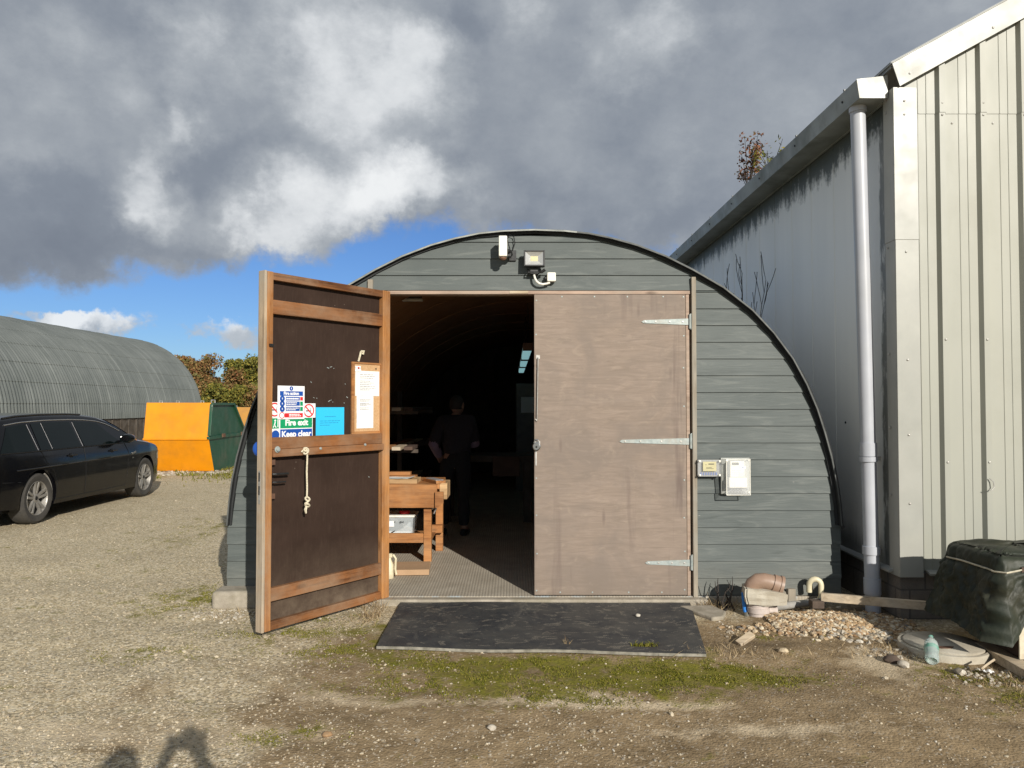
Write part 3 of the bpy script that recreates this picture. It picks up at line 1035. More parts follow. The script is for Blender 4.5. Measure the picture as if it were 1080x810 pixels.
# ---------------------------------------------------------------- closed door leaf (part of the hut)
DX0, DX1, DZ0, DZ1 = 0.178, 1.392, 0.060, JT - 0.036
mb = MB().box(DX0, DX1, -0.034, 0.010, DZ0, DZ1)
leaf = mb.build('closed_door', M['ply'], hut, bevel=0.003)
mb = MB().box(DX1 + .003, DX1 + .030, -0.030, 0.012, DZ0 - .006, DZ1)
mb.build('edge_strip', M['header'], leaf, bevel=0.003)
mb = MB()
for z in np.linspace(DZ0 + .05, DZ1 - .03, 9):
    for x in (DX0 + 0.018, DX1 - 0.018):
        mb.lathe([(0.0, -.0006), (0.0075, -.0006), (0.006, .002), (0, .0025)], 8, T(x + random.uniform(-.004, .004), -0.034, z + random.uniform(-.02, .02)) @ rotm(R(90), 'X'))
for x in np.linspace(DX0 + .2, DX1 - .2, 4):
    for z in (DZ0 + 0.022, DZ1 - 0.018):
        mb.lathe([(0.0, -.0006), (0.0075, -.0006), (0.006, .002), (0, .0025)], 8, T(x + random.uniform(-.03, .03), -0.034, z) @ rotm(R(90), 'X'))
mb.build_each('screw_head', M['galv'], leaf)


def strap_hinge(py, ln):
    z = W(640, py, -.03).z
    mb = MB()
    xr = DX1 + 0.02
    poly = [(xr, z - .026), (xr, z + .026), (xr - ln + .02, z + .013), (xr - ln, z), (xr - ln + .02, z - .011)]
    mb.prism(poly, -0.040, -0.0355)
    for k in (0.12, 0.4, 0.7, 0.92):
        mb.m(1).lathe([(0.0, 0), (0.008, 0), (0.007, .003), (0, .004)], 8, T(xr - ln * k, -0.040, z) @ rotm(R(90), 'X'))
    h = mb.build('strap_hinge', [M['galv'], M['zinc']], leaf)
    k = MB()
    k.tube([(xr + .014, -.040, z - .055), (xr + .014, -.040, z + .06)], 0.011, 8)
    k.box(xr + .017, xr + .034, -.038, -.033, z - .06, z + .065)
    k.build('hinge_pin', M['galv'], h, smooth=True)


strap_hinge(339.5, 0.375)
strap_hinge(465.5, 0.555)
strap_hinge(593.5, 0.355)
# long drop handle
p0, p1 = W(567.5, 377, -.05), W(566.5, 444, -.05)
mb = MB().tube([(p0.x, -.035, p0.z), (p0.x, -.052, p0.z), (p0.x, -.055, p0.z - .02), (p1.x, -.055, p1.z + .02), (p1.x, -.050, p1.z), (p1.x - .012, -.048, p1.z + .015)], 0.0042, 8)
mb.obox((p0.x, -.037, p0.z + .005), (.03, .006, .03))
mb.build('drop_handle', M['zinc'], leaf, smooth=True)
# hasp staple, then padlock (a thing hanging on it)
p = W(566, 470, -.06)
mb = MB().obox((p.x + .004, -.036, p.z + .015), (.05, .005, .04))
mb.obox((p.x - .004, -.037, p.z - .10), (.012, .006, .12))
mb.build('hasp', M['zinc'], leaf)
lock = thing('padlock', 'round steel padlock hanging on the edge of the closed plywood door', 'padlock', (p.x, -.058, p.z - .006), rz=R(-12))
mb = MB().lathe([(0, -.014), (.026, -.014), (.033, -.008), (.033, .008), (.026, .014), (0, .014)], 20, rotm(R(90), 'X') @ T(0, 0, 0))
mb.build('lock_body', M['steel'], lock, smooth=True)
mb = MB().tube([(-.016, 0, .02), (-.017, 0, .042), (-.008, 0, .053), (.008, 0, .053), (.017, 0, .042), (.016, 0, .02)], .0055, 8)
mb.build('shackle', M['steel'], lock, smooth=True)
mb = MB().lathe([(0, 0), (.008, 0), (.008, .002), (0, .002)], 12, T(0, -.014, -.004) @ rotm(R(90), 'X'))
mb.build('keyhole', M['black'], lock)

# ---------------------------------------------------------------- the open door leaf
DROOT = Vector((-1.012, -0.022, 0.048))
_free = G(273.5, 669, 0.03)
DDIR = (Vector((_free.x, _free.y, 0)) - Vector((DROOT.x, DROOT.y, 0))).normalized()
DLEN = 1.155
DROT = math.atan2(DDIR.y, DDIR.x)
DMAT = T(*DROOT) @ rotm(DROT, 'Z')
DMI = DMAT.inverted()
DH = 2.43


def D(px, py, y=0.0):
    """(along the door, height) of the spot seen at a photo pixel on the plane y of the open door"""
    o_ = DMI @ CAM
    d_ = DMI.to_3x3() @ ray(px, py)
    t = (y - o_.y) / d_.y
    q = o_ + d_ * t
    return q.x, q.z


def build_open_door():
    root = bpy.data.objects.new('open_door', None)
    # the leaf is a part of the hut: its own mesh is the panel, its pieces are sub-parts
    bpy.data.objects.remove(root)
    mb = MB().box(0.0, DLEN, -0.018, 0.0, 0.0, DH)
    panel = mb.build('open_door', [M['phenolic']], None)
    panel.parent = hut
    panel.matrix_parent_inverse = hut.matrix_basis.inverted()
    panel.matrix_basis = DMAT
    panel['label'] = 'brown panelled door leaf standing open in a timber frame'
    F = 0.048
    st = 0.046
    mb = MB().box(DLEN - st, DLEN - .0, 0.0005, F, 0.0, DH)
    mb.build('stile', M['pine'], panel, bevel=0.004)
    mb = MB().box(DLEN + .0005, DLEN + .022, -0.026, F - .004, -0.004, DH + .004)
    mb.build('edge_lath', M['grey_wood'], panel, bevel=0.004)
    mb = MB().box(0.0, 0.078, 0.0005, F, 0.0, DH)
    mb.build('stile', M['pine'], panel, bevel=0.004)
    us, ue = 0.0785, DLEN - st - .0005

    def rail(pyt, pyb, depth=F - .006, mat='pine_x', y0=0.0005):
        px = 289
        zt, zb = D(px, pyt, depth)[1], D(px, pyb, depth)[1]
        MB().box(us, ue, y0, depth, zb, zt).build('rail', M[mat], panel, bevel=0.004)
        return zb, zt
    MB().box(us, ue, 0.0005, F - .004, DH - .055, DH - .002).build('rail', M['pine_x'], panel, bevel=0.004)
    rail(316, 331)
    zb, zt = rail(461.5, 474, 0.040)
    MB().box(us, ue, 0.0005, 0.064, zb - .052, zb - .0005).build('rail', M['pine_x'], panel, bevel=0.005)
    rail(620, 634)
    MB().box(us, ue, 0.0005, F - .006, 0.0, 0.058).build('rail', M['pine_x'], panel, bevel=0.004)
    # lever handle on a long plate at the free edge, latch bolt, outside knob
    u, z = D(293, 503, F)
    mb = MB().box(ue - .020, ue - .002, 0.002, 0.006, z - .15, z + .13)
    mb.tube([(ue - .012, .006, z + .02), (ue - .012, .045, z + .02), (ue - .03, .052, z + .02), (ue - .13, .052, z + .018)], .008, 8)
    mb.tube([(ue - .012, .006, z - .035), (ue - .012, .045, z - .035), (ue - .03, .052, z - .035), (ue - .11, .05, z - .037)], .006, 8)
    mb.build('lever_handle', M['black'], panel)
    mb = MB()
    for q in (z + .10, z - .13):
        mb.obox((ue - .02, .02, q), (.03, .03, .035))
    mb.build_each('latch_block', M['rust'], panel)
    z2 = D(278, 512, 0)[1]
    mb = MB().box(DLEN + .0225, DLEN + .0255, -0.004, 0.018, z2 - .12, z2 + .10)
    mb.build('lock_plate', M['zinc'], panel, bevel=0.001)
    mb = MB()
    for dz in (.06, -.03):
        mb.box(DLEN + .026, DLEN + .0275, 0.001, 0.013, z2 + dz - .03, z2 + dz + .03)
    mb.build_each('keep', M['black'], panel)
    # blue bull's-eye knob on the outer face
    zk = D(268, 474, -.03)[1]
    mb = MB().lathe([(0, 0), (.052, 0), (.055, .01), (.05, .022), (.032, .026), (.03, .018), (.012, .018), (0, .02)], 24, T(DLEN - .03, -.075, zk) @ rotm(R(-90), 'X'))
    mb.tube([(DLEN - .03, -.05, zk), (DLEN - .03, -.019, zk)], .02, 10)
    kb = mb.build('round_knob', M['sign_blue'], panel, smooth=True)
    kb['label'] = 'blue round knob on the outer face'
    # bolt heads of that knob's fixing through the rail
    ub, zb2 = D(292, 474, .06)
    mb = MB().lathe([(0, 0), (.022, 0), (.022, .004), (.014, .005), (.014, .016), (0, .018)], 12, T(ub, .0645, zb2) @ rotm(R(-90), 'X'))
    for px, py in ((338, 473), (385, 469)):
        uu, zz = D(px, py, .064)
        mb.lathe([(0, 0), (.011, 0), (.009, .006), (0, .008)], 10, T(uu, .0645, zz) @ rotm(R(-90), 'X'))
    mb.build_each('bolt_head', M['galv'], panel, smooth=True)
    uh, zh = D(284.5, 364, F)
    MB().obox((DLEN - .028, F + .006, zh), (.03, .012, .02)).build('catch', M['black'], panel)
    # small nails and leftover staples on the panel
    mb = MB()
    for px, py in ((349, 387), (352, 388.5), (346, 388), (328, 403), (331, 419.5), (334, 420), (349, 422), (351, 424), (347, 423), (363, 425), (366, 419), (364, 405), (389, 503)):
        uu, zz = D(px, py, .001)
        mb.obox((uu, .0015, zz), (random.uniform(.006, .02), .002, random.uniform(.003, .006)), (0, random.uniform(-.7, .7), 0))
    mb.build_each('staple', M['galv'], panel)
    # outside face of the leaf: weathered ply like the other leaf
    MB().box(0.004, DLEN - .004, -.0215, -.0185, 0.004, DH - .004).build('outer_face', M['ply'], panel)
    for zz in (DH - .24, DH * .48, .2):
        MB().tube([(-.012, -.012, zz - .05), (-.012, -.012, zz + .05)], .011, 8).build('hinge_pin', M['galv'], panel, smooth=True)
    return panel


panel = build_open_door()


def on_door(name, label, cat, px, py, y, group=None):
    u, z = D(px, py, y)
    p = DMAT @ Vector((u, y, z))
    return thing(name, label, cat, p, rz=DROT + math.pi, group=group)   # local x to the right as seen, y away into the door, z up


def sz(a, b, y=0.004):
    """size in metres between two photo pixels on the door"""
    u0, z0 = D(*a, y)
    u1, z1 = D(*b, y)
    return abs(u1 - u0), abs(z1 - z0)


FR = rotm(R(90), 'X')      # lettering stands upright and faces -y


def slab(w, h, x=0, z=0, t=.002, y=0.0):
    return MB().box(x - w / 2, x + w / 2, y - t, y, z - h / 2, z + h / 2)


def small_lines(mb, x0, x1, zs, y, h, ragged=0.3):
    for z in zs:
        a = x0
        end = x1 - random.uniform(0, ragged) * (x1 - x0)
        while a < end:
            b = min(end, a + random.uniform(.08, .2) * (x1 - x0))
            mb.box(a, b, y - .0004, y, z - h / 2, z + h / 2)
            a = b + .025 * (x1 - x0)


def pictogram_no_smoking(parent, x, z, r, y):
    mb = MB()
    n = 28
    for k in range(n):
        a, b = 2 * math.pi * k / n, 2 * math.pi * (k + 1) / n
        q = [(x + r * math.cos(a), z + r * math.sin(a)), (x + r * math.cos(b), z + r * math.sin(b)), (x + r * .8 * math.cos(b), z + r * .8 * math.sin(b)), (x + r * .8 * math.cos(a), z + r * .8 * math.sin(a))]
        mb.prism(q, y - .0007, y - .0002)
    mb.obox((x, y - .0008, z), (r * 1.75, .0004, r * .2), (0, R(45), 0))
    mb.build('red_ring', M['sign_red'], parent)
    mb = MB().obox((x - r * .08, y - .0004, z - r * .05), (r * .95, .0004, r * .16))
    mb.obox((x + r * .35, y - .0004, z + r * .28), (r * .07, .0004, r * .38), (0, R(25), 0))
    mb.build('cigarette', M['sign_black'], parent)


def signs():
    # fire action notice
    w, h = sz((293, 407), (321, 442))
    t = on_door('fire_action_sign', 'white fire action sign with blue and red bars on the open door', 'sign', 307, 424.5, .012)
    slab(w, h).build('sign_board', M['sign_white'], t)
    yb = -.0021
    mb = MB().box(-w * .42, w * .44, yb - .0004, yb, h * .20, h * .34)
    for a, b in ((.06, .17), (-.10, .03), (-.26, -.13)):
        mb.box(-w * .20, w * .32, yb - .0004, yb, h * a, h * b)
    for z in (.42, .115, -.035, -.195):
        r = .055 if z > .4 else .075
        mb.lathe([(0, 0), (w * r * 1.25, 0), (w * r * 1.25, .0004), (0, .0004)], 16, T(0 if z > .4 else -w * .33, yb, h * z) @ rotm(R(90), 'X'))
    mb.build('blue_bars', M['sign_blue'], t)
    mb = MB().box(-w * .24, w * .44, yb - .0004, yb, -h * .45, -h * .32)
    mb.box(w * .335, w * .44, yb - .0004, yb, h * .06, h * .17)
    for k in range(16):
        a, b = math.pi * k / 8, math.pi * (k + 1) / 8
        r, x, z = w * .10, -w * .34, -h * .385
        mb.prism([(x + r * math.cos(a), z + r * math.sin(a)), (x + r * math.cos(b), z + r * math.sin(b)), (x + r * .78 * math.cos(b), z + r * .78 * math.sin(b)), (x + r * .78 * math.cos(a), z + r * .78 * math.sin(a))], yb - .0005, yb)
    mb.build_each('red_bar', M['sign_red'], t)
    mb = MB()
    for a, b in ((-.10, .03), (-.26, -.13)):
        mb.box(w * .335, w * .44, yb - .0004, yb, h * a, h * b)
    mb.build_each('green_symbol', M['sign_green'], t)
    mb = MB().text('Fire action', h * .13, T(0, yb - .0006, h * .272) @ FR, bold=.0012)
    small_lines(mb, -w * .18, w * .27, [h * .115], yb - .0005, h * .045, .1)
    for c in (-.01, -.06, -.17, -.22):
        small_lines(mb, -w * .18, w * .30, [h * c], yb - .0005, h * .026, .3)
    small_lines(mb, -w * .08, w * .40, [-h * .36, -h * .405], yb - .0005, h * .028, .2)
    for z in (.42, .115, -.035, -.195):
        mb.box(-w * .012 + (0 if z > .4 else -w * .33), w * .012 + (0 if z > .4 else -w * .33), yb - .0008, yb - .0004, h * z - h * .022, h * z + h * .028)
    mb.build('lettering', M['sign_white'], t)
    # fire exit keep clear
    w, h = sz((287, 441), (330, 464))
    t = on_door('fire_exit_sign', 'green and blue fire exit keep clear sign standing on the middle rail', 'sign', 308.5, 452.0, .006)
    slab(w, h).build('sign_board', M['sign_white'], t)
    a = w * .40
    MB().box(-w * .30, w * .485, yb - .0004, yb, h * .02, h * .46).box(-w * .49, -w * .33, yb - .0004, yb, h * .02, h * .46).build('green_band', M['sign_green'], t)
    mb = MB().box(-w * .30, w * .485, yb - .0004, yb, -h * .48, -h * .02)
    mb.lathe([(0, 0), (h * .2, 0), (h * .2, .0004), (0, .0004)], 18, T(-w * .41, yb, -h * .25) @ rotm(R(90), 'X'))
    mb.build('blue_band', M['sign_blue'], t)
    mb = MB().text('Fire exit', h * .36, T(w * .095, yb - .0006, h * .25) @ FR, bold=.002)
    mb.text('Keep clear', h * .36, T(w * .095, yb - .0006, -h * .24) @ FR, bold=.002)
    # running figure and doorway on the green square
    mb.box(-w * .365, -w * .345, yb - .0008, yb - .0004, h * .08, h * .40)
    mb.obox((-w * .43, yb - .0006, h * .22), (w * .025, .0004, h * .18), (0, R(18), 0))
    mb.obox((-w * .415, yb - .0006, h * .12), (w * .02, .0004, h * .14), (0, R(-35), 0))
    mb.obox((-w * .45, yb - .0006, h * .12), (w * .02, .0004, h * .13), (0, R(35), 0))
    mb.lathe([(0, 0), (h * .045, 0), (h * .045, .0004), (0, .0004)], 10, T(-w * .42, yb - .0004, h * .36) @ rotm(R(90), 'X'))
    mb.build('lettering', M['sign_white'], t)
    # two no smoking signs, half covered by the fire action notice
    w, h = sz((318, 425), (332, 440))
    t = on_door('no_smoking_sign', 'square no smoking sign right of the fire action sign', 'sign', 325.5, 433.0, .009, 'no smoking signs')
    slab(w, h).build('sign_board', M['sign_white'], t)
    pictogram_no_smoking(t, 0, 0, w * .40, yb)
    t = on_door('no_smoking_sign', 'no smoking sign half hidden at the left edge beside the fire action sign', 'sign', 289.5, 432.0, .009, 'no smoking signs')
    slab(w * 1.0, h).build('sign_board', M['sign_white'], t)
    pictogram_no_smoking(t, 0, 0, w * .40, yb)
    # cyan card
    w, h = sz((333.5, 430), (363, 459))
    t = on_door('cyan_notice', 'bright cyan paper notice on the dark door panel', 'notice', 348.2, 444.4, .003)
    slab(w, h, t=.0015).build('card', M['cyan_card'], t)
    mb = MB()
    small_lines(mb, -w * .2, w * .2, [h * .17], -.0016, h * .022)
    small_lines(mb, -w * .36, w * .36, [h * .02, -h * .05], -.0016, h * .02, .1)
    small_lines(mb, -w * .36, w * .05, [-h * .13], -.0016, h * .02)
    mb.build('print', M['cyan_print'], t)
    # cork board
    w, h = sz((372, 384), (405.5, 455.5))
    t = on_door('notice_board', 'framed cork notice board hanging beside the hinge side of the open door', 'notice board', 388.5, 420, .002)
    slab(w, h, t=.010).build('cork', M['cork'], t)
    for x0, x1, z0, z1 in ((-w / 2 - .012, -w / 2 + .012, -h / 2, h / 2), (w / 2 - .012, w / 2 + .006, -h / 2, h / 2)):
        MB().box(x0, x1, -.018, 0, z0, z1).build('frame_side', M['bench_wood'], t, bevel=.002)
    for z0, z1 in ((h / 2, h / 2 + .014), (-h / 2 - .012, -h / 2 + .008)):
        MB().box(-w / 2 - .012, w / 2 + .006, -.018, 0, z0, z1).build('frame_side', M['bench_wood'], t, bevel=.002)
    mb = MB()
    for x, z in ((w * .35, -h * .12), (w * .42, -h * .36), (w * .2, h * .44)):
        mb.lathe([(0, 0), (.006, 0), (.005, .006), (0, .007)], 8, T(x, -.0105, z) @ rotm(R(90), 'X'))
    mb.build_each('pin', M['sign_black'], t)
    mb = MB().tube([(-w * .32, -.004, h / 2 + .02), (-w * .30, -.012, h / 2 + .06), (-w * .27, -.012, h / 2 + .095)], .008, 6)
    mb.tube([(-w * .27, -.012, h / 2 + .095), (-w * .20, -.016, h / 2 + .10), (-w * .22, -.012, h / 2 + .075)], .011, 6)
    mb.build('hanging_string', M['rope'], t)
    w1, h1 = sz((375, 391), (400, 418))
    u0, z0 = D(388, 420, .002)
    t2 = on_door('pinned_paper', 'upper square sheet of white paper pinned on the cork board', 'paper', 387.5, 404.5, .0135, 'papers on the cork board')
    _paper(t2, w1, h1, [.36, .29, .22, .10, .03, -.04, -.11, -.18, -.25], .05)
    t3 = on_door('pinned_paper', 'lower narrow sheet of white paper on the cork board', 'paper', 385.0, 434.5, .0125, 'papers on the cork board')
    w2, h2 = sz((376, 418), (393.5, 452))
    _paper(t3, w2, h2, [.38, .34, .27, .24, .20, .13, .08], .1)
    t4 = on_door('paper_scrap', 'small crumpled paper scrap with a red pin at the top of the cork board', 'paper', 377.2, 389, .014)
    g4 = [[(lerp(-.028, .028, i / 5), -.003 - .01 * abs(noise.noise((i * .9, j * 1.1, 4))), lerp(-.022, .022, j / 4)) for i in range(6)] for j in range(5)]
    MB().sheet(g4).build('paper', M['white_paper'], t4, recalc=False)
    MB().lathe([(0, 0), (.007, 0), (.006, .008), (0, .009)], 8, T(.0, -.008, .008) @ rotm(R(90), 'X')).build('pin', M['sign_red'], t4)
    # rope looped over the middle rail
    u, z = D(322, 475, .07)
    p = DMAT @ Vector((u, .07, z))
    t = thing('knotted_rope', 'cream knotted rope hanging from the middle rail of the open door', 'rope', p, rz=DROT + math.pi)
    pts = [(-.035, -.002, -.01), (-.015, -.010, .012), (.0, -.012, .008), (.008, -.012, -.04), (.006, -.01, -.15), (.010, -.010, -.26), (.007, -.012, -.33)]
    MB().tube(pts, .0065, 8).build('cord', M['rope'], t, smooth=True)
    mb = MB()
    for k in range(3):
        c = Vector((.004 + random.uniform(-.006, .006), -.012, -.34 - .022 * k))
        ring = [c + Vector((.017 * math.cos(a), .010 * math.sin(a) - .004, .012 * math.sin(a + k * 2))) for a in np.linspace(0, 2 * math.pi, 11)]
        mb.tube(ring, .0068, 6)
    mb.tube([(.004, -.012, -.39), (-.004, -.012, -.415), (.002, -.01, -.44)], [.008, .011, .006], 6)
    mb.build('end_knot', M['rope'], t, smooth=True)
    mb = MB()
    for k in range(2):
        c = Vector((-.004, -.010, .006 - .018 * k))
        ring = [c + Vector((.018 * math.cos(a), .010 * math.sin(a) - .004, .012 * math.sin(a + k))) for a in np.linspace(0, 2 * math.pi, 11)]
        mb.tube(ring, .0068, 6)
    mb.build('top_knot', M['rope'], t, smooth=True)


def _paper(t, w, h, rows, rag):
    gr = [[(lerp(-w / 2, w / 2, i / 8), -.0004 - .004 * max(0, noise.noise((i * .45, j * .4, w * 30))), lerp(-h / 2, h / 2, j / 8)) for i in range(9)] for j in range(9)]
    MB().sheet(gr).build('sheet', M['white_paper'], t, recalc=False, smooth=2)
    mb = MB()
    small_lines(mb, -w * .32, w * .38, [h * r for r in rows], -.0046, h * .012, .5)
    mb.build('print', M['print_grey'], t)


signs()

# ================================================================== things on the hut front
def wall_things():
    # white box of the security light / sensor on its dark bracket
    p = W(530.5, 260, -.14)
    t = thing('security_sensor', 'white upright sensor box on a dark bracket near the top of the arch', 'sensor', p)
    MB().box(-.033, .033, -.045, .045, -.085, .078).build('housing', M['white_plastic'], t, bevel=.008, seg=3)
    mb = MB().lathe([(0, 0), (.026, 0), (.028, .012), (.018, .022), (0, .024)], 16, T(.0, -.01, -.088) @ rotm(R(180), 'X'))
    mb.build('lens', M['rust'], t, smooth=True)
    mb = MB().obox((.075, .118, -.05), (.06, .012, .085))
    mb.tube([(.03, .0, -.035), (.055, .04, -.035), (.06, .112, -.04)], .02, 8)
    mb.obox((.05, .05, -.06), (.03, .06, .03))
    mb.build('bracket', M['black'], t, bevel=.003)
    mb = MB().tube([(.075, .112, -.01), (.095, .10, .05), (.085, .10, .10), (.055, .105, .115), (.03, .05, .08), (.045, .04, .02), (.06, .1, -.02)], .004, 6)
    mb.build('cable', M['black'], t, smooth=True)
    # floodlight
    p = W(563.5, 273, -.10)
    t = thing('floodlight', 'black rimmed LED floodlight above the dark half of the doorway', 'floodlight', p, rot=(R(-8), 0, 0))
    w, h = .083, .066
    mb = MB()
    for x0, x1, z0, z1 in ((-w, -w + .012, -h, h), (w - .012, w, -h, h), (-w + .0121, w - .0121, h - .012, h), (-w + .0121, w - .0121, -h, -h + .012)):
        mb.box(x0, x1, -.02, .018, z0, z1)
    mb.box(-w * .9, w * .9, .0185, .045, -h * .9, h * .9)
    mb.build('frame', M['black'], t, bevel=.003)
    mb = MB()
    a, b = (w - .012, h - .012), (w * .36, h * .22)
    for q in (((-a[0], a[1]), (a[0], a[1]), (b[0], b[1] + .012), (-b[0], b[1] + .012)), ((a[0], a[1]), (a[0], -a[1]), (b[0], -b[1]), (b[0], b[1] + .012)),
              ((a[0], -a[1]), (-a[0], -a[1]), (-b[0], -b[1]), (b[0], -b[1])), ((-a[0], -a[1]), (-a[0], a[1]), (-b[0], b[1] + .012), (-b[0], -b[1]))):
        mb.add([(q[0][0], -.014, q[0][1]), (q[1][0], -.014, q[1][1]), (q[2][0], .012, q[2][1]), (q[3][0], .012, q[3][1])], [(0, 1, 2, 3)])
    mb.build('reflector', M['lamp_reflector'], t, recalc=False)
    MB().box(-b[0], b[0], .0125, .0165, -b[1], b[1] + .012).build('led_panel', M['meter_label'], t)
    mb = MB().tube([(-.05, .05, -h - .005), (-.05, .03, -h - .035), (.05, .03, -h - .035), (.05, .05, -h - .005)], .008, 6)
    mb.obox((0, .055, -h - .03), (.06, .05, .03))
    mb.tube([(.02, .045, -h - .03), (.06, .02, -h - .035), (.085, .01, -h - .02)], .012, 8)
    mb.build('bracket', M['black'], t)
    MB().tube([(0, .07, -h - .03), (.0, .05, -h - .055), (.008, .045, -h - .085), (.02, .05, -h - .105), (.04, .055, -h - .12), (.07, .06, -h - .125), (.10, .06, -h - .12), (.125, .06, -h - .112)], .009, 8).build('conduit', M['white_plastic'], t, smooth=True)
    p = W(581.5, 292.5, -.055)
    t = thing('junction_box', 'small square cream junction box fed by the floodlight conduit', 'junction box', p)
    MB().box(-.035, .035, -.03, .03, -.036, .036).build('box', M['white_plastic'], t, bevel=.008, seg=3)
    MB().tube([(-.034, .0, -.008), (-.052, .0, -.008)], .013, 10).build('gland', M['black'], t)
    # small meter box
    p = W(747.5, 493.5, -.06)
    t = thing('meter_box', 'small dark meter box with a yellowed label beside the door trim', 'meter box', p)
    MB().box(-.092, .092, -.012, .036, -.066, .066).build('box', M['meter_dark'], t, bevel=.006)
    MB().box(-.094, .094, -.032, -.0125, -.067, .067).build('cover', M['clear'], t, bevel=.004)
    mb = MB().box(-.055, .05, -.0385, -.0325, -.022, .052)
    mb.build('label', M['meter_label'], t)
    mb = MB().box(-.012, .032, -.0395, -.0387, .030, .037)
    mb.box(-.035, -.028, -.0395, -.0387, .026, .03)
    small_lines(mb, -.03, .03, [.006, -.002], -.0387, .003)
    mb.build('print', M['sign_black'], t)
    mb = MB()
    for i in range(7):
        mb.box(-.07 + i * .02, -.06 + i * .02, -.018, -.0121, -.055, -.035)
    mb.build_each('terminal', M['sign_blue'], t)
    mb = MB()
    for x in (-.078, .078):
        for z in (-.054, .056):
            mb.lathe([(0, 0), (.009, 0), (.008, .005), (0, .006)], 10, T(x, -.0325, z) @ rotm(R(90), 'X'))
    mb.build_each('screw_head', M['white_plastic'], t)
    # big meter under a clear cover
    p = W(777.5, 502.5, -.09)
    t = thing('electricity_meter', 'white electricity meter under a clear cover on the grey boards', 'electricity meter', p)
    MB().box(-.115, .118, .05, .064, -.145, .143).build('base', M['meter_grey'], t, bevel=.004)
    mb = MB().box(-.065, .052, -.03, .049, -.005, .125)
    mb.box(-.075, .07, -.036, .049, -.088, -.0055)
    mb.build('meter', M['white_plastic'], t, bevel=.008)
    MB().box(-.05, .005, -.0315, -.0303, .092, .112).build('display', M['meter_dark'], t)
    mb = MB().box(.01, .058, -.0335, -.0313, .062, .086)
    mb.build('label', M['sign_white'], t)
    MB().box(.030, .040, -.0345, -.0337, .07, .077).build('label_mark', M['sign_blue'], t)
    mb = MB()
    small_lines(mb, -.05, .045, [.05, .036, .022], -.0303, .003)
    mb.build('print', M['print_grey'], t)
    mb = MB()
    for k in range(6):
        x = -.062 + k * .024
        mb.tube([(x, .02, -.088), (x + .02, -.01, -.10), (x - .012, -.012, -.118), (x + .015, .02, -.134)], .0055, 6)
    mb.build_each('wire', M['print_grey'], t, smooth=True)
    # clear hood with its pale rim
    mb = MB()
    mb.box(-.10, .085, -.058, -.055, -.14, .138)
    mb.box(-.102, -.099, -.058, .049, -.14, .138)
    mb.add([(.0852, -.058, -.14), (.0852, -.058, .138), (.112, .049, .138), (.112, .049, -.14)], [(0, 1, 2, 3)])
    mb.box(-.099, .085, -.055, .049, .136, .139)
    mb.build('cover', M['clear'], t)
    mb = MB().tube([(-.10, -.056, -.14), (-.10, -.056, .138), (.085, -.056, .138), (.085, -.056, -.14), (-.10, -.056, -.14)], .004, 6)
    mb.tube([(.085, -.056, .138), (.114, .048, .138), (.114, .048, -.142)], .004, 6)
    mb.build('cover_rim', M['white_plastic'], t)
    mb = MB()
    for x, z in ((-.098, .128), (.106, .128), (.106, -.13)):
        mb.lathe([(0, 0), (.010, 0), (.008, .006), (0, .007)], 10, T(x, -.058 if x < 0 else .046, z) @ rotm(R(90), 'X'))
    mb.build_each('screw_head', M['white_plastic'], t)


wall_things()

# ---------------------------------------------------------------- rubber mat before the door
c = [G(425, 630, .03), G(727, 632.5, .03), G(745, 690, .022), G(397, 682.5, .022)]


def mat():
    n, m = 60, 22
    top = []
    for j in range(m + 1):
        v = j / m
        row = []
        for i in range(n + 1):
            u = i / n
            a = c[0].lerp(c[1], u)
            b = c[3].lerp(c[2], u)
            p = a.lerp(b, v)
            p.y += .012 * noise.noise((u * 4, v * 2, 3)) * (v > .95 or v < .05)
            p.z = .026 + .010 * noise.noise((p.x * 1.6, p.y * 1.6, 2)) + .02 * max(0, .12 - v) * 6 * .3
            hx = G(679, 679, .02)
            r = ((p.x - hx.x) / .085) ** 2 + ((p.y - hx.y) / .035) ** 2
            p.z -= .065 * math.exp(-r * 1.2)
            row.append(p)
        top.append(row)
    mb = MB().sheet(top)
    nn = (m + 1) * (n + 1)
    bot = [[Vector((p.x, p.y, p.z - .016)) for p in row] for row in top]
    mb.m(1)
    edge = [top[0][i] for i in range(n + 1)] + [top[j][n] for j in range(1, m + 1)] + [top[m][i] for i in range(n - 1, -1, -1)] + [top[j][0] for j in range(m - 1, -1, -1)]
    mb.sheet([edge, [Vector((p.x, p.y, p.z - .018)) for p in edge]])
    o = mb.build('rubber_mat', [M['rubber'], M['mat_edge']], None, recalc=False, smooth=True)
    tag(o, 'large scuffed black rubber mat lying in front of the doorway', 'mat')


mat()


def stone_mesh(r, seed, flat=.7):
    bm = bmesh.new()
    bmesh.ops.create_icosphere(bm, subdivisions=2, radius=r)
    for v in bm.verts:
        n = v.co.normalized()
        k = 1 + .35 * noise.noise(n * 1.6 + Vector((seed, 0, 0)))
        v.co = Vector((v.co.x * k * 1.2, v.co.y * k, v.co.z * k * flat))
    vs = [v.co.copy() for v in bm.verts]
    fs = [[v.index for v in f.verts] for f in bm.faces]
    bm.free()
    return vs, fs


def lone_stone(px, py, r, label, mat='rubble', z=None, seed=1, flat=.7, name='stone', cat='stone', group=None):
    g = G(px, py, .03)
    z = gh(g.x, g.y) if z is None else z
    mb = MB().add(*stone_mesh(r, seed, flat))
    o = mb.build(name, M[mat], None, smooth=True)
    o.location = (g.x, g.y, z + r * flat * .6)
    o.rotation_euler = (0, 0, seed)
    tag(o, label, cat, group)
    return o


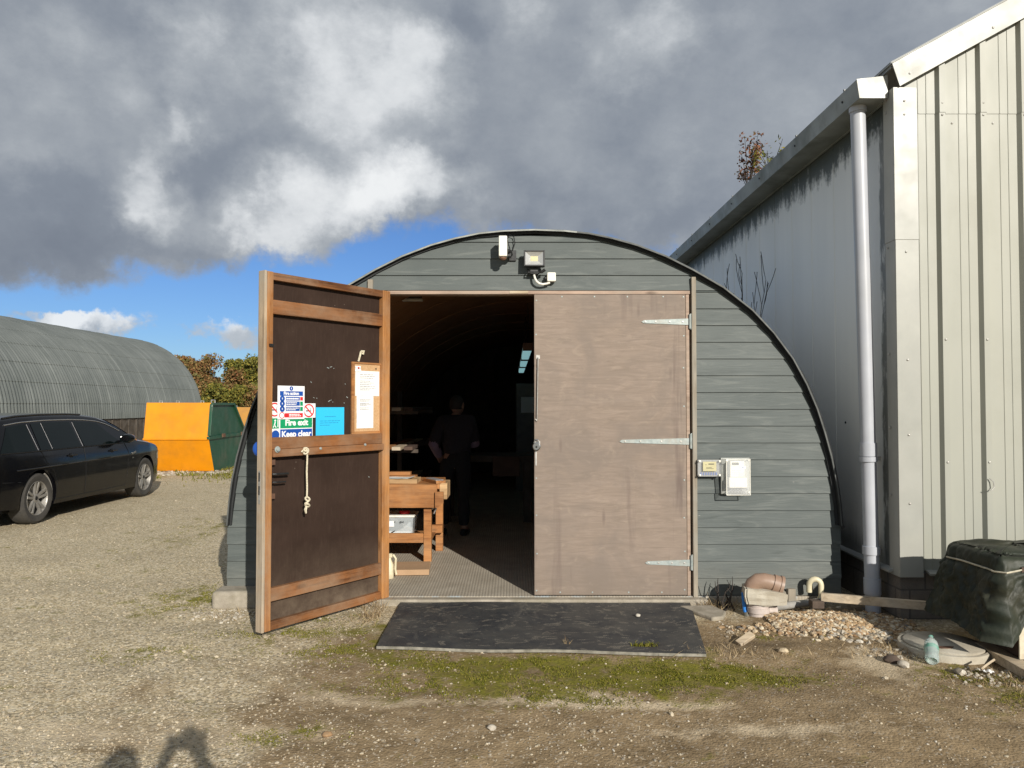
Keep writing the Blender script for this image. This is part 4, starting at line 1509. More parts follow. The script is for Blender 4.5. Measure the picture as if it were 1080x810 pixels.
lone_stone(673, 650, .017, 'single pale pebble lying on the black rubber mat', 'rubble', z=.03, seed=3)

# ================================================================== inside the hut
def interior():
    # ---- workbench near the door
    Zf = .05
    pr = W(473, 508, 1.42)
    bx1 = pr.x                                   # right end of the bench
    y0, y1 = 1.22, 1.95
    top = .805
    t = thing('workbench', 'sunlit wooden workbench just inside the doorway', 'workbench', (bx1 - .6, y0, Zf))
    ox = -(bx1 - .6)

    def L(mb, x0, x1, ya, yb, z0, z1):
        return mb.box(x0 + ox, x1 + ox, ya - y0, yb - y0, z0 - Zf, z1 - Zf)
    L(MB(), bx1 - 1.55, bx1 - .075, y0 + .045, y1, top - .05, top).build('bench_top', M['bench_wood'], t, bevel=.004)
    L(MB(), bx1 - 1.55, bx1 - .095, y0, y0 + .0445, top - .225, top - .002).build('apron', M['bench_wood'], t, bevel=.004)
    mb = MB()
    mb.prism([(bx1 - .094 + ox, top - .225 - Zf), (bx1 - .11 + ox, top - .215 - Zf), (bx1 - .11 + ox, top - .07 - Zf), (bx1 - .03 + ox, top - .07 - Zf), (bx1 - .03 + ox, top - .18 - Zf)], -.03, .012)
    mb.build('vice_jaw', M['bench_wood'], t)
    L(MB(), bx1 - .075, bx1, y0 + .05, y0 + .40, top - .15, top + .006).build('end_cap', M['ash'], t, bevel=.006)
    lx = W(450.5, 540, y0 + .02).x
    for (xa, ya) in ((lx, y0 + .05), (lx + .06, y1 - .12), (lx - 1.1, y0 + .05), (lx - 1.1, y1 - .12)):
        L(MB(), xa - .037, xa + .037, ya, ya + .07, Zf, top - .052).build('leg', M['bench_wood'], t, bevel=.004)
    L(MB(), lx - 1.062, lx - .038, y0 + .06, y0 + .10, .235, .325).build('rail', M['bench_wood'], t, bevel=.003)
    L(MB(), lx - .036, lx + .10, y1 - .20, y1 - .13, .25, .33).build('rail', M['bench_wood'], t, bevel=.003)
    L(MB(), lx - 1.1, lx + .03, y0 + .121, y1 - .125, .245, .262).build('shelf', M['bench_wood'], t)
    mb = MB().tube([(lx + .02 + ox, .12, .56 - Zf), (lx + .085 + ox, .10, .60 - Zf)], .022, 10)
    mb.tube([(lx + .055 + ox, .10, .51 - Zf), (lx + .10 + ox, .11, .62 - Zf)], .01, 8)
    mb.build('clamp_screw', M['steel'], t, smooth=True)
    # things on the bench
    zt = top
    x = W(424, 500, y0 + .2).x
    o = MB().obox((0, 0, .022), (.62, .26, .044)).build('timber_offcut', M['ash'], None, bevel=.003)
    o.location = (x - .14, y0 + .20, zt)
    o.rotation_euler = (0, 0, R(-2))
    tag(o, 'thick cream board lying flat on the workbench under a sheet of paper', 'timber', 'timber on the workbench')
    o = MB().sheet([[(lerp(-.15, .15, i / 6), lerp(-.10, .10, j / 4), .002 + .006 * noise.noise((i * .5, j * .7, 2)) + (.012 if i == 6 else 0)) for i in range(7)] for j in range(5)]).build('drawing_sheet', M['white_paper'], None, recalc=False)
    o.location = (W(421, 505, y0 + .2).x, y0 + .17, zt + .047)
    tag(o, 'curled white paper lying on the cream board on the workbench', 'paper')
    o = MB().obox((0, 0, .045), (.30, .14, .05)).obox((-.02, .02, .088), (.22, .10, .034)).build('timber_offcut', M['bench_wood'], None, bevel=.004)
    o.location = (W(423, 497, y0 + .36).x, y0 + .42, zt - .02)
    tag(o, 'stepped orange brown wood block at the back of the workbench', 'timber', 'timber on the workbench')
    o = thing('tool_case', 'flat wooden case of chisels lying at an angle near the end of the bench', 'tool case', (W(458, 503, y0 + .2).x, y0 + .20, zt), rz=R(118))
    MB().box(-.17, .17, -.05, .05, 0, .03).build('case', M['bench_wood'], o, bevel=.003)
    mb = MB()
    for k in range(5):
        mb.box(-.14, .12, -.038 + k * .017, -.028 + k * .017, .0305, .037)
    mb.build_each('chisel', M['print_grey'], o)
    # shelf under the bench: clear tub with cable, lid, a tin
    tx = W(425, 545, y0 + .3).x
    t = thing('storage_tub', 'clear plastic storage tub full of cables on the shelf under the workbench', 'storage box', (tx - .1, y0 + .33, .263))
    mb = MB()
    w, d, h = .22, .16, .20
    mb.add([(-w * .93, -d * .93, .002), (w * .93, -d * .93, .002), (w * .93, d * .93, .002), (-w * .93, d * .93, .002), (-w, -d, h), (w, -d, h), (w, d, h), (-w, d, h)], [(3, 2, 1, 0), (0, 1, 5, 4), (1, 2, 6, 5), (2, 3, 7, 6), (3, 0, 4, 7)])
    mb.build('tub', M['tub'], t)
    MB().box(-w - .012, w + .012, -d - .012, d + .012, h + .001, h + .022).build('lid', M['white_plastic'], t, bevel=.006)
    mb = MB()
    for k in range(9):
        a = [Vector((.16 * math.sin(k * 2.1 + q * 1.1) * .8, -d * .80 + .03 * math.cos(q * 1.7 + k), .03 + .13 * abs(math.sin(q * .8 + k)))) for q in range(7)]
        mb.tube(a, .006, 6)
    mb.build('cable', M['black'], t, smooth=True)
    MB().box(-.19, .19, -d * .86, d * .8, .008, .06).build('papers', M['white_paper'], t)
    MB().box(-.03, .03, -d - .002, -d * .97, .11, .165).build('label', M['sign_white'], t)
    o = MB().lathe([(0, 0), (.055, 0), (.058, .012), (.05, .03), (0, .03)], 16).build('tape_roll', M['sign_red'], None, smooth=True)
    o.location = (tx + .02, y0 + .28, .263 + .2225)
    tag(o, 'small red reel on the lid of the storage tub under the bench', 'reel')
    # cardboard sheet and spray bottle on the floor
    g = W(425, 598, y0 - .1)
    o = MB().obox((0, 0, .03), (.42, .36, .05)).build('cardboard_box', M['card'], None, bevel=.004)
    o.location = (-.96, .86, .05)
    o.rotation_euler = (0, 0, R(4))
    tag(o, 'low brown cardboard box on the floor in front of the workbench', 'box')
    t = thing('spray_bottle', 'small yellow handled bottle standing at the edge of the open door inside', 'bottle', (-1.075, .60, .0505))
    MB().lathe([(0, 0), (.035, 0), (.037, .02), (.036, .12), (.015, .16), (.013, .18), (0, .18)], 16).build('flask', M['cream_plastic'], t, smooth=True)
    mb = MB().box(-.05, .025, -.014, .014, .181, .215)
    mb.tube([(.03, 0, .205), (.055, 0, .17), (.05, 0, .08), (.06, 0, .03)], .011, 8)
    mb.build('trigger', M['cream_plastic'], t, bevel=.003)
    # wood shavings on the floor
    # ---- rear workbench and vice
    t = thing('rear_bench', 'second wooden bench standing in the dark behind the person', 'workbench', (-.05, 4.1, .05))
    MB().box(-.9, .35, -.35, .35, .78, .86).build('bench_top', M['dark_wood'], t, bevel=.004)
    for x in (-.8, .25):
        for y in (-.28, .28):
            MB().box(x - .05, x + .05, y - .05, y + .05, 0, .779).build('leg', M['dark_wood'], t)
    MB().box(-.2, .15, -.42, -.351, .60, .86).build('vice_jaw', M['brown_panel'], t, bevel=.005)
    # ---- dim timber stacked on the left
    t = thing('timber_rack', 'dim rack of sawn timber along the left side behind the bench', 'rack', (-1.55, 3.6, .05))
    for y in (-.8, .8):
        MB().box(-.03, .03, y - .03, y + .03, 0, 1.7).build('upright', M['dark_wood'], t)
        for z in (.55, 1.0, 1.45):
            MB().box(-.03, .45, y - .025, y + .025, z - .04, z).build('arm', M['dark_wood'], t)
    for z, lev in ((.55, 'lowest'), (1.0, 'middle'), (1.45, 'top')):
        for k in range(3):
            o = MB().box(-.05, .05, -1.1, 1.1, 0, .04).build('timber_plank', M[('bench_wood', 'pale_wood', 'brown_panel')[k]], None, bevel=.003)
            o.location = (-1.55 + .10 + .13 * k, 3.6 + .05 * k, .0505 + z)
            tag(o, 'dim plank lying on the %s arms of the timber rack' % lev, 'plank', 'planks on the %s arms' % lev)
    # ---- shelf rack at the back right
    t = thing('tool_rack', 'tall dark shelf rack against the right side inside the hut', 'shelf', (1.05, 5.6, .05))
    for x in (-.55, .55):
        for y in (-.22, .22):
            MB().box(x - .02, x + .02, y - .02, y + .02, 0, 1.95).build('upright', M['zinc'], t)
    for z in (.35, .8, 1.25, 1.7):
        MB().box(-.56, .56, -.24, .24, z, z + .03).build('shelf', M['dark_wood'], t)
    k = 0
    for z in (.38, .83, 1.28, 1.73):
        x = -.5
        while x < .4:
            w = random.uniform(.12, .28)
            h = random.uniform(.12, .33)
            if random.random() < .8:
                o = MB().box(0, w, -.15, .12, 0, h).box(-.004, w + .004, -.155, .125, h + .0005, h + .02).build('stored_box', M[random.choice(['card', 'meter_dark', 'bench_wood', 'print_grey', 'brown_panel'])], None, bevel=.004)
                o.location = (1.05 + x, 5.6, .05 + z + .0005)
                lev = {.38: 'lowest', .83: 'second', 1.28: 'third', 1.73: 'top'}[z]
                tag(o, 'dim box kept on the %s shelf of the dark rack' % lev, 'box', 'boxes on the %s shelf of the rack' % lev)
            x += w + .05
    # white panel and cupboard further back
    t = thing('wall_cabinet', 'dark cabinet with a pale notice standing at the back of the hut', 'cabinet', (.42, 7.6, .05))
    MB().box(-.35, .35, -.25, .25, 0, 1.9).build('carcass', M['meter_dark'], t, bevel=.005)
    for x in (-.17, .17):
        MB().box(x - .165, x + .165, -.27, -.251, .04, 1.86).build('door', M['meter_dark'], t, bevel=.003)
    MB().box(-.26, .02, -.276, -.271, 1.38, 1.66).build('notice', M['white_paper'], t)
    # ---- lights
    z = W(556, 370, 1.9).z
    for k, (ya, yb) in enumerate(((1.85, 3.45), (3.7, 5.3), (5.6, 7.4))):
        xx = .165
        t = thing('strip_light', ['nearest of the three lit pale blue strip lights hanging in the hut', 'middle of the three lit pale blue strip lights hanging in the hut', 'farthest of the three lit pale blue strip lights hanging in the hut'][k], 'strip light', (xx, ya, z), group='strip lights')
        MB().box(-.045, .045, 0, yb - ya, .0, .045).build('diffuser', M['glow'], t, bevel=.01)
        MB().box(-.05, .05, 0, yb - ya, .0455, .075).build('batten', M['zinc'], t)
        for e in (-.012, yb - ya):
            MB().box(-.052, .052, e, e + .012, -.004, .078).build('end_cap', M['rust'], t)
        for y in (.15, yb - ya - .15):
            MB().tube([(0, y, .075), (.01, y, .28), (.004, y, .52)], .004, 5).build('chain', M['black'], t)
    p = W(435, 316.5, 1.3)
    t = thing('ceiling_batten', 'unlit thin ceiling light just inside the top of the doorway', 'ceiling light', (p.x, 1.3, p.z))
    MB().box(-.10, .10, -.03, .03, -.012, .012).build('diffuser', M['white_plastic'], t, bevel=.006)
    MB().box(-.09, .09, -.02, .02, .0125, .35).build('mount', M['dark_wood'], t)


interior()

# ================================================================== the steel shed on the right
SX, SY = 2.835, -0.5          # near corner
EAVE = 4.02
SDEPTH = 21.0
SW = 11.0
SLOPE = 0.552
shed = thing('steel_shed', 'tall cream steel clad shed with stained side wall right of the hut', 'shed', (SX, SY, 0), world=True)


def build_shed():
    zb = 0.365
    # side wall with shallow upright ribs
    xs = []
    y = SY + 0.09
    mb = MB()
    prof = []
    while y < SY + SDEPTH:
        prof += [(0.0, y), (0.0, y + .44), (-.004, y + .447), (-.004, y + .463), (0.0, y + .47)]
        y += .5
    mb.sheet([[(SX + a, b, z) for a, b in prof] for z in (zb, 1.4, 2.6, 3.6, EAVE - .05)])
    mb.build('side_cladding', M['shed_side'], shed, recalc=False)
    # fixings in rows on the side wall
    mb = MB()
    for yy in np.arange(SY + .35, SY + 9, .5):
        mb.lathe([(0, 0), (.011, 0), (.009, .006), (0, .008)], 6, T(SX - .0005, yy, 1.42) @ rotm(R(-90), 'Y'))
    mb.build_each('side_fixing', M['black'], shed)
    # gable sheet: trapezoid ribs
    per = 0.305
    x0 = SX + .19

    def rib(x):
        q = []
        q += [(x + .0, 0), (x + .095, 0)]
        q += [(x + .098, -.004), (x + .104, -.004), (x + .107, 0)]
        q += [(x + .158, 0), (x + .161, -.004), (x + .167, -.004), (x + .170, 0)]
        q += [(x + .226, 0), (x + .244, -.034), (x + .287, -.034), (x + .305, 0)]
        return q
    pl = []
    x = x0 - .10
    while x < SX + SW:
        pl += rib(x)
        x += per
    pl = [p for p in pl if SX + .045 <= p[0] <= SX + SW]
    zt = lambda x: EAVE + .02 + (min(x, 2 * (SX + SW / 2) - x) - SX) * SLOPE
    seam = W(1000, 116, SY).z
    mb = MB()
    a = [(x, SY + y, zb - .01) for x, y in pl]
    b = [(x, SY + y, seam) for x, y in pl]
    mb.sheet([a, b])
    a = [(x, SY + y - .004, seam - .03) for x, y in pl]
    b = [(x, SY + y - .004, zt(x)) for x, y in pl]
    mb.sheet([a, b])
    mb.build('gable_cladding', M['shed_gable'], shed, recalc=False)
    mb = MB()
    for x in np.arange(x0 - .10 + .265, SX + 1.9, per):
        for z in (seam - .05, seam + .04, 2.05, 1.15):
            mb.lathe([(0, 0), (.009, 0), (.007, .006), (0, .008)], 6, T(x, SY - .0345, z) @ rotm(R(90), 'X'))
    for x in np.arange(x0 - .10 + .05, SX + 1.9, per):
        mb.lathe([(0, 0), (.009, 0), (.007, .006), (0, .008)], 6, T(x, SY - .0005, seam - .10) @ rotm(R(90), 'X'))
    mb.build_each('gable_fixing', M['zinc'], shed)
    # flashing round the corner: two lengths, a lap seam at mid height
    lap = W(955, 250, SY).z
    for z0, z1, o_ in ((zb - .05, lap, 0.0), (lap - .03, EAVE - .10, .004)):
        mb = MB()
        mb.box(SX - .012 - o_, SX + .16, SY - .048 - o_, SY - .040 - o_, z0, z1)
        mb.box(SX - .012 - o_, SX - .004 - o_, SY - .0399 - o_, SY + .105, z0, z1)
        mb.build('corner_flashing', M['shed_trim'], shed, bevel=.002)
    mb = MB()
    for z in (lap - .12, lap + .9, lap + 1.0, 1.35, .85, 1.9):
        mb.lathe([(0, 0), (.009, 0), (.007, .006), (0, .008)], 6, T(SX + .065, SY - .0525 + .004 * (z < lap), z) @ rotm(R(90), 'X'))
        mb.lathe([(0, 0), (.009, 0), (.007, .006), (0, .008)], 6, T(SX - .0165, SY + .06, z + .05) @ rotm(R(-90), 'Y'))
    mb.build_each('flashing_screw', M['zinc'], shed)
    # drip trim at the foot of the cladding
    mb = MB()
    mb.prism([(SX - .02, 0), (SX + SW, 0), (SX + SW, .02), (SX - .02, .02)], zb - .035, zb - .012, 'Z')
    mb = MB()
    mb.obox((SX + SW / 2 + .1, SY - .03, zb - .02), (SW - .2, .07, .016), (R(14), 0, 0))
    mb.obox((SX - .02, SY + SDEPTH / 2, zb - .02), (.06, SDEPTH - .1, .016), (0, R(-14), 0))
    mb.build_each('drip_trim', M['shed_trim'], shed)
    # block plinth
    mb = MB().prism([(SX + .012, SY + .0), (SX + SW, SY + .0), (SX + SW, SY + SDEPTH), (SX + .012, SY + SDEPTH)], -.2, zb - .03, 'Z')
    mb.build('block_plinth', M['block'], shed)
    # roof slopes
    ov = .03
    rx = SX + SW / 2
    for s in (0, 1):
        e = SX - .02 if s == 0 else SX + SW + .02
        ze, zr = EAVE + .05, EAVE + .05 + SW / 2 * SLOPE
        mb = MB().prism([(e, ze), (rx, zr), (rx, zr + .05), (e, ze + .05)] if s == 0 else [(rx, zr), (e, ze), (e, ze + .05), (rx, zr + .05)], SY - ov, SY + SDEPTH)
        mb.build('roof', M['shed_roof'], shed)
    # verge trim up the rake (front face and top return)
    d = .20
    x1 = rx
    c_ = EAVE + .10
    for s in (1, -1):
        fx = (lambda x: x) if s == 1 else (lambda x: 2 * rx - x)
        pts = [(SX - .03, c_ - .03), (rx, c_ - .03 + (rx - SX + .03) * SLOPE)]
        poly = [(fx(pts[0][0]), pts[0][1]), (fx(pts[1][0]), pts[1][1]), (fx(pts[1][0]), pts[1][1] - d), (fx(pts[0][0] + .055), pts[0][1] - d + .028)]
        mb = MB().prism(poly, SY - .070, SY - .064)
        mb.prism([(fx(pts[0][0]), pts[0][1] + .001), (fx(pts[1][0]), pts[1][1] + .001), (fx(pts[1][0]), pts[1][1] + .008), (fx(pts[0][0]), pts[0][1] + .008)], SY - .070, SY + .16)
        vt = mb.build('verge_trim', M['shed_trim'], shed, bevel=.002)
        mb = MB()
        for k in range(9):
            x = SX + .10 + k * .62
            mb.lathe([(0, 0), (.010, 0), (.008, .006), (0, .008)], 6, T(fx(x), SY - .0705, c_ - .03 + (x - SX) * SLOPE - .13) @ rotm(R(90), 'X'))
        mb.build_each('trim_screw', M['zinc'], vt)
    # box gutter along the eave, open top
    gx0, gx1 = SX - .255, SX - .022
    gz0, gz1 = EAVE - .155, EAVE - .005
    mb = MB()
    y0, y1 = SY + .02, SY + SDEPTH
    pr = [(gx1, gz1 + .03), (gx1, gz0), (gx0 + .02, gz0), (gx0, gz1 - .01), (gx0 + .02, gz1), (gx0 + .02, gz1 - .008), (gx0 + .008, gz1 - .012), (gx0 + .028, gz0 + .006), (gx1 - .006, gz0 + .006), (gx1 - .006, gz1 + .03)]
    mb.prism(pr, y0, y1)
    mb.build('gutter', M['gutter'], shed)
    mb = MB().prism([(gx1 - .0005, gz1 + .02), (gx1 - .0005, gz0 + .0), (gx0 + .02, gz0 + .0), (gx0 + .001, gz1 - .006)], y0 - .006, y0 - .001)
    mb.build('gutter_end', M['shed_trim'], shed)
    # soffit flashing under the gutter
    mb = MB().box(SX - .022, SX - .006, SY + .11, SY + SDEPTH, gz0 - .012, gz0 - .001)
    mb.build('eave_strip', M['gutter'], shed)
    mb = MB()
    for yy in np.arange(SY + .25, SY + 16, 1.0):
        mb.lathe([(0, 0), (.010, 0), (.009, .012), (0, .016)], 6, T(gx0 + .012, yy, gz1) )
        mb.lathe([(0, 0), (.010, 0), (.008, .008), (0, .009)], 6, T(gx0 + .009, yy + .03, (gz0 + gz1) / 2) @ rotm(R(-100), 'Y'))
    mb.build_each('gutter_bolt', M['black'], shed)
    # downpipe
    py = SY + .20
    t0, t1 = W(904.5, 112, py), W(921, 648, py)
    dp = MB().tube([(t0.x, py, gz0 - .001), (t1.x, py, t1.z)], .055, 24)
    dp = dp.build('downpipe', M['pvc'], shed, smooth=True)
    ax = Vector((t1.x - t0.x, 0, t1.z - gz0)).normalized()

    def at(pyx):
        z = W(912, pyx, py).z
        f = (z - gz0) / (t1.z - gz0)
        return Vector((lerp(t0.x, t1.x, f), py, z))
    for pyx, hh, r in ((112, .05, .064), (474, .05, .063), (484, .018, .067), (580, .03, .064), (618, .06, .062)):
        c0 = at(pyx)
        MB().tube([c0 - ax * hh, c0 + ax * hh], r, 24).build('pipe_collar', M['pvc'], dp, smooth=True)
    for pyx in (484, 580):
        c0 = at(pyx)
        MB().beam(c0 + Vector((.02, .055, 0)), (SX + .012, py + .055, c0.z), .02, .03).build('pipe_bracket', M['zinc'], dp)
    # hook on the gable
    p = W(1044, 512, SY - .05)
    MB().tube([p + Vector((.0, .0, .05)), p + Vector((.02, -.01, .03)), p + Vector((.025, -.012, -.01)), p + Vector((.005, -.01, -.035)), p + Vector((-.012, -.008, -.03))], .004, 6).build('wire_hook', M['zinc'], shed)


build_shed()

# ================================================================== clutter at the right
def clutter():
    # waste gully
    by = -.42
    p = W(800, 655, by)
    zg = gh(p.x, by) - .05
    t = thing('gully_pipe', 'short upright pale gully pipe rising out of the gravel beside the hut', 'pipe', (p.x, by, zg))
    zt = W(800, 636, by).z - zg
    MB().lathe([(.0, 0), (.072, 0), (.074, zt * .55), (.082, zt * .56), (.084, zt * .82), (.076, zt * .84), (.078, zt), (.066, zt), (.066, .1), (0, .1)], 24).build('pipe', M['pink_pvc'], t, smooth=True)
    MB().tube([(.07, .0, zt * .62), (.13, .0, zt * .60)], .045, 14).build('side_inlet', M['pink_pvc'], t, smooth=True)
    # grey waste pipe running to it from the right
    a, b = W(813, 641.5, by), W(868, 634, -.12)
    o = MB().tube([(a.x, by, a.z), (lerp(a.x, b.x, .3), lerp(by, b.y, .3), lerp(a.z, b.z, .3) + .004), (b.x, b.y, b.z)], .027, 12).tube([(b.x - .12, b.y - .09, b.z - .006), (b.x - .02, b.y - .016, b.z - .001)], .033, 12).build('waste_pipe', M['grey_pipe'], None, smooth=True)
    tag(o, 'grey waste pipe lying from the gully towards the wooden batten', 'pipe')
    # lump of concrete on the gully
    c = W(806.5, 628.5, by - .02)
    mb = MB()
    bm = bmesh.new()
    bmesh.ops.create_cube(bm, size=1)
    bmesh.ops.bevel(bm, geom=list(bm.edges), offset=.05, segments=2, affect='EDGES')
    bmesh.ops.triangulate(bm, faces=bm.faces)
    bmesh.ops.subdivide_edges(bm, edges=bm.edges, cuts=3, use_grid_fill=True)
    for v in bm.verts:
        q = v.co.copy()
        v.co = Vector((q.x * .30, q.y * .19, q.z * (.105 - .03 * q.x)))
        k = noise.noise(q * 3.1) * .010 + noise.noise(q * 9) * .006
        v.co += q.normalized() * k
        if q.x < -.3 and q.z < 0:
            v.co.x += .03 * -q.z
    mb.add([v.co for v in bm.verts], [[v.index for v in f.verts] for f in bm.faces])
    bm.free()
    o = mb.build('concrete_lump', M['pale_concrete'], None)
    o.location = (c.x, by - .01, c.z)
    o.rotation_euler = (0, R(3), R(-9))
    tag(o, 'rough concrete lump resting on top of the gully pipe', 'concrete block')
    # terracotta bend on top
    a = W(797, 609, by)
    b = W(824, 614.5, by)
    t = thing('pipe_bend', 'brown drainage pipe bend lying on the concrete lump', 'pipe', (a.x, by, c.z + .055))
    d = Vector((b.x - a.x, -.02, b.z - a.z))
    r = .062
    pts = [Vector((-.022, .03, -.045)), Vector((-.024, .025, -.015)), Vector((-.012, .015, .022)), Vector((.018, .004, .046)), Vector((.065, -.006, .050)), Vector((.11, -.012, .040)), Vector((.175, -.02, .020))]
    MB().tube(pts, [.060, .060, .060, .060, .060, .060, .060], 20).build('bend', M['clay'], t, smooth=True)
    ax = (pts[-1] - pts[-2]).normalized()
    mt = T(*pts[-1]) @ ax.to_track_quat('Z', 'Y').to_matrix().to_4x4()
    MB().lathe([(.062, -.06), (.068, -.058), (.068, -.012), (.075, -.01), (.075, .012), (.060, .012), (.056, -.03), (0, -.03)], 24, mt).build('socket', M['clay'], t, smooth=True)
    # blue water pipe and fitting
    p = W(785.5, 632, by + .02)
    q = W(787, 652, by + .02)
    t = thing('water_pipe', 'blue plastic water pipe with a dark elbow fitting left of the gully', 'pipe', (q.x, by + .02, q.z))
    h = p.z - q.z
    MB().tube([(-.02, 0, h + .05), (-.012, 0, h * .5), (-.002, -.01, .03)], .0155, 10).build('pipe', M['blue_pipe'], t, smooth=True)
    mb = MB().tube([(-.004, -.01, .05), (.004, -.015, -.005)], .024, 10)
    mb.tube([(.0, -.012, .015), (.04, -.035, -.035)], .026, 10)
    mb.build('elbow', M['meter_dark'], t, smooth=True)
    MB().tube([(.03, -.03, -.025), (.075, -.045, -.03)], .022, 12).tube([(.04, -.03, -.05), (.06, -.035, .0)], .012, 8).build('tap', M['blue_pipe'], t, smooth=True)
    # dead root and stick by the wall
    mb = MB()
    for k in range(7):
        a = Vector((p.x - .10 + random.uniform(-.05, .06), -.20 + random.uniform(-.08, .05), .0))
        pts = [a]
        for q_ in range(4):
            pts.append(pts[-1] + Vector((random.uniform(-.035, .04), random.uniform(-.03, .03), random.uniform(.03, .075))))
        mb.tube(pts, [.008, .007, .005, .004, .002], 5)
    o = mb.build('dead_stems', M['twig'], None)
    tag(o, 'tangle of dead brown stems against the hut left of the gully', 'dead plant')
    # stub post at the plinth
    p = W(849, 633, -.07)
    o = MB().box(-.03, .03, -.02, .02, -.06, .10).build('timber_stub', M['trim'], None, bevel=.003)
    p = W(834, 634, -.06)
    o.location = (p.x, -.07, .02)
    tag(o, 'short grey timber stub standing against the plinth behind the waste pipe', 'timber')
    # cream U shaped overflow pipe
    pl_, pr_ = W(853, 628, -.09), W(864.5, 630, -.09)
    zt = W(859, 607.5, -.09).z
    t = thing('overflow_pipe', 'cream hooked overflow pipe standing at the right foot of the hut', 'pipe', (pr_.x, -.12, .03))
    r = (pr_.x - pl_.x) / 2
    h = zt - .03 - .02
    pts = [Vector((0, 0, 0)), Vector((0, 0, h - r))]
    for k in range(1, 9):
        a = math.pi * k / 8
        pts.append(Vector((-r + r * math.cos(a), .02 * k / 8, h - r + r * math.sin(a))))
    pts.append(Vector((-2 * r, .022, h - r - .06)))
    MB().tube(pts, .0215, 14).build('pipe', M['cream_plastic'], t, smooth=True)
    MB().tube([(0, 0, .0), (0, 0, .035)], .029, 14).build('collar', M['cream_plastic'], t, smooth=True)
    o = MB().obox((0, 0, .02), (.09, .08, .055)).build('brick_piece', M['old_brick'], None, bevel=.006)
    p = W(861, 634, -.45)
    o.location = (p.x, -.45, p.z - .04)
    tag(o, 'small dark brick piece under the end of the wooden batten', 'brick')
    # batten
    a, b = W(866, 629.5, -.45), W(992, 640, -.80)
    mb = MB().beam(a, b, .035, .06)
    o = mb.build('wooden_batten', M['pale_wood'], None, bevel=.003)
    tag(o, 'long pale wooden batten lying from the hut corner to the tarpaulin', 'timber')
    # manhole
    g = G(995, 676, .06)
    t = thing('manhole_cover', 'round concrete manhole cover on a raised ring near the tarpaulin', 'manhole cover', (g.x, g.y, -.02))
    MB().lathe([(0, 0), (.262, 0), (.265, .055), (.262, .062), (.245, .065), (.243, .058), (.236, .058), (0, .057)], 48).build('ring', M['pale_concrete'], t, smooth=True)
    MB().lathe([(0, .0575), (.232, .0575), (.233, .070), (.228, .074), (0, .077)], 48).build('lid', M['pale_concrete'], t, smooth=True)
    mb = MB()
    pts = [(-.06 + .055 * math.cos(a) * (1 + .3 * math.sin(3 * a)), -.12 + .028 * math.sin(a) * (1 + .3 * math.cos(2 * a))) for a in np.linspace(0, 2 * math.pi, 16)[:-1]]
    mb.prism(pts, .076, .079, 'Z')
    mb.build('mud_patch', M['rust'], t)
    # plastic bottle
    g = G(983, 693, .05)
    t = thing('plastic_bottle', 'crushed pale green plastic bottle standing by the manhole cover', 'bottle', (g.x, g.y, gh(g.x, g.y) + .030), rot=(R(-62), R(0), R(-27)))
    mb = MB().lathe([(0, .012), (.022, .006), (.034, .0), (.046, .012), (.048, .05), (.043, .065), (.047, .085), (.048, .15), (.044, .18), (.024, .215), (.016, .222), (.015, .232), (0, .232)], 20)
    ob = mb.build('flask', M['bottle'], t, smooth=True)
    MB().lathe([(.0478, .098), (.0487, .099), (.0487, .132), (.0478, .133)], 20).build('label', M['bottle_label'], t, smooth=True)
    MB().lathe([(0, .2325), (.017, .2325), (.017, .247), (0, .248)], 14).build('cap', M['bottle_label'], t)
    t.scale = (.84, .84, .84)
    # small rubbish on the ground
    g = G(1042, 712, .0)
    o = MB().sheet([[(lerp(-.03, .03, i / 5), lerp(-.02, .02, j / 5), .02 + .018 * noise.noise((i * .8, j * .8, 5))) for i in range(6)] for j in range(6)]).build('paper_scrap', M['white_paper'], None, recalc=False)
    o.location = (g.x, g.y, gh(g.x, g.y))
    tag(o, 'small crumpled white scrap on the mossy ground at the right edge', 'litter')
    o = MB().tube([(-.05, -.02, .03), (.0, .01, .045), (.06, .03, .07)], .007, 6).build('stick', M['pale_wood'], None)
    o.location = (g.x + .01, g.y + .02, gh(g.x, g.y))
    tag(o, 'short pale stick propped on the white scrap', 'stick')
    lone_stone(1012, 705, .03, 'pale angular stone below the plastic bottle', seed=5)
    lone_stone(953, 697, .032, 'light stone lying left of the manhole cover', seed=8)
    lone_stone(826, 683, .028, 'light flint lying under the gravel heap edge', 'flint', seed=9)
    lone_stone(940, 692, .04, 'dark brown clod beside the light stone near the manhole', 'old_brick', seed=12, name='clod', cat='clod')
    g = G(786, 679, .0)
    o = MB().obox((0, 0, .03), (.14, .05, .028), (R(20), R(-18), R(30))).build('roof_tile_piece', M['pale_wood'], None, bevel=.004)
    o.location = (g.x, g.y, gh(g.x, g.y))
    tag(o, 'flat pale shard lying in the moss right of the rubber mat', 'shard')
    lone_stone(519, 763, .02, 'single pale stone on the bare track in the foreground', seed=15)
    lone_stone(345, 770, .02, 'small orange brown stone on the foreground gravel', 'flint', seed=16)
    # broken concrete apron right of the mat
    g = G(745, 650, 0)
    poly = [(g.x - .16, g.y + .20), (g.x + .10, g.y + .22), (g.x + .16, g.y + .04), (g.x + .10, g.y - .10), (g.x + .01, g.y - .13), (g.x - .05, g.y - .02)]
    o = MB().prism(poly, -.06, .028, 'Z').build('concrete_fragment', M['concrete'], None, bevel=.012)
    tag(o, 'broken concrete slab piece between the rubber mat and the gravel heap', 'concrete slab')
    # plank in the corner
    a, b = Vector((3.00, -1.22, .03)), Vector((2.945, -2.3, .03))
    o = MB().beam(a, b, .10, .055).build('ground_plank', M['pale_wood'], None, bevel=.004)
    tag(o, 'thick plank on the ground under the tarpaulin covered cabinet', 'plank')
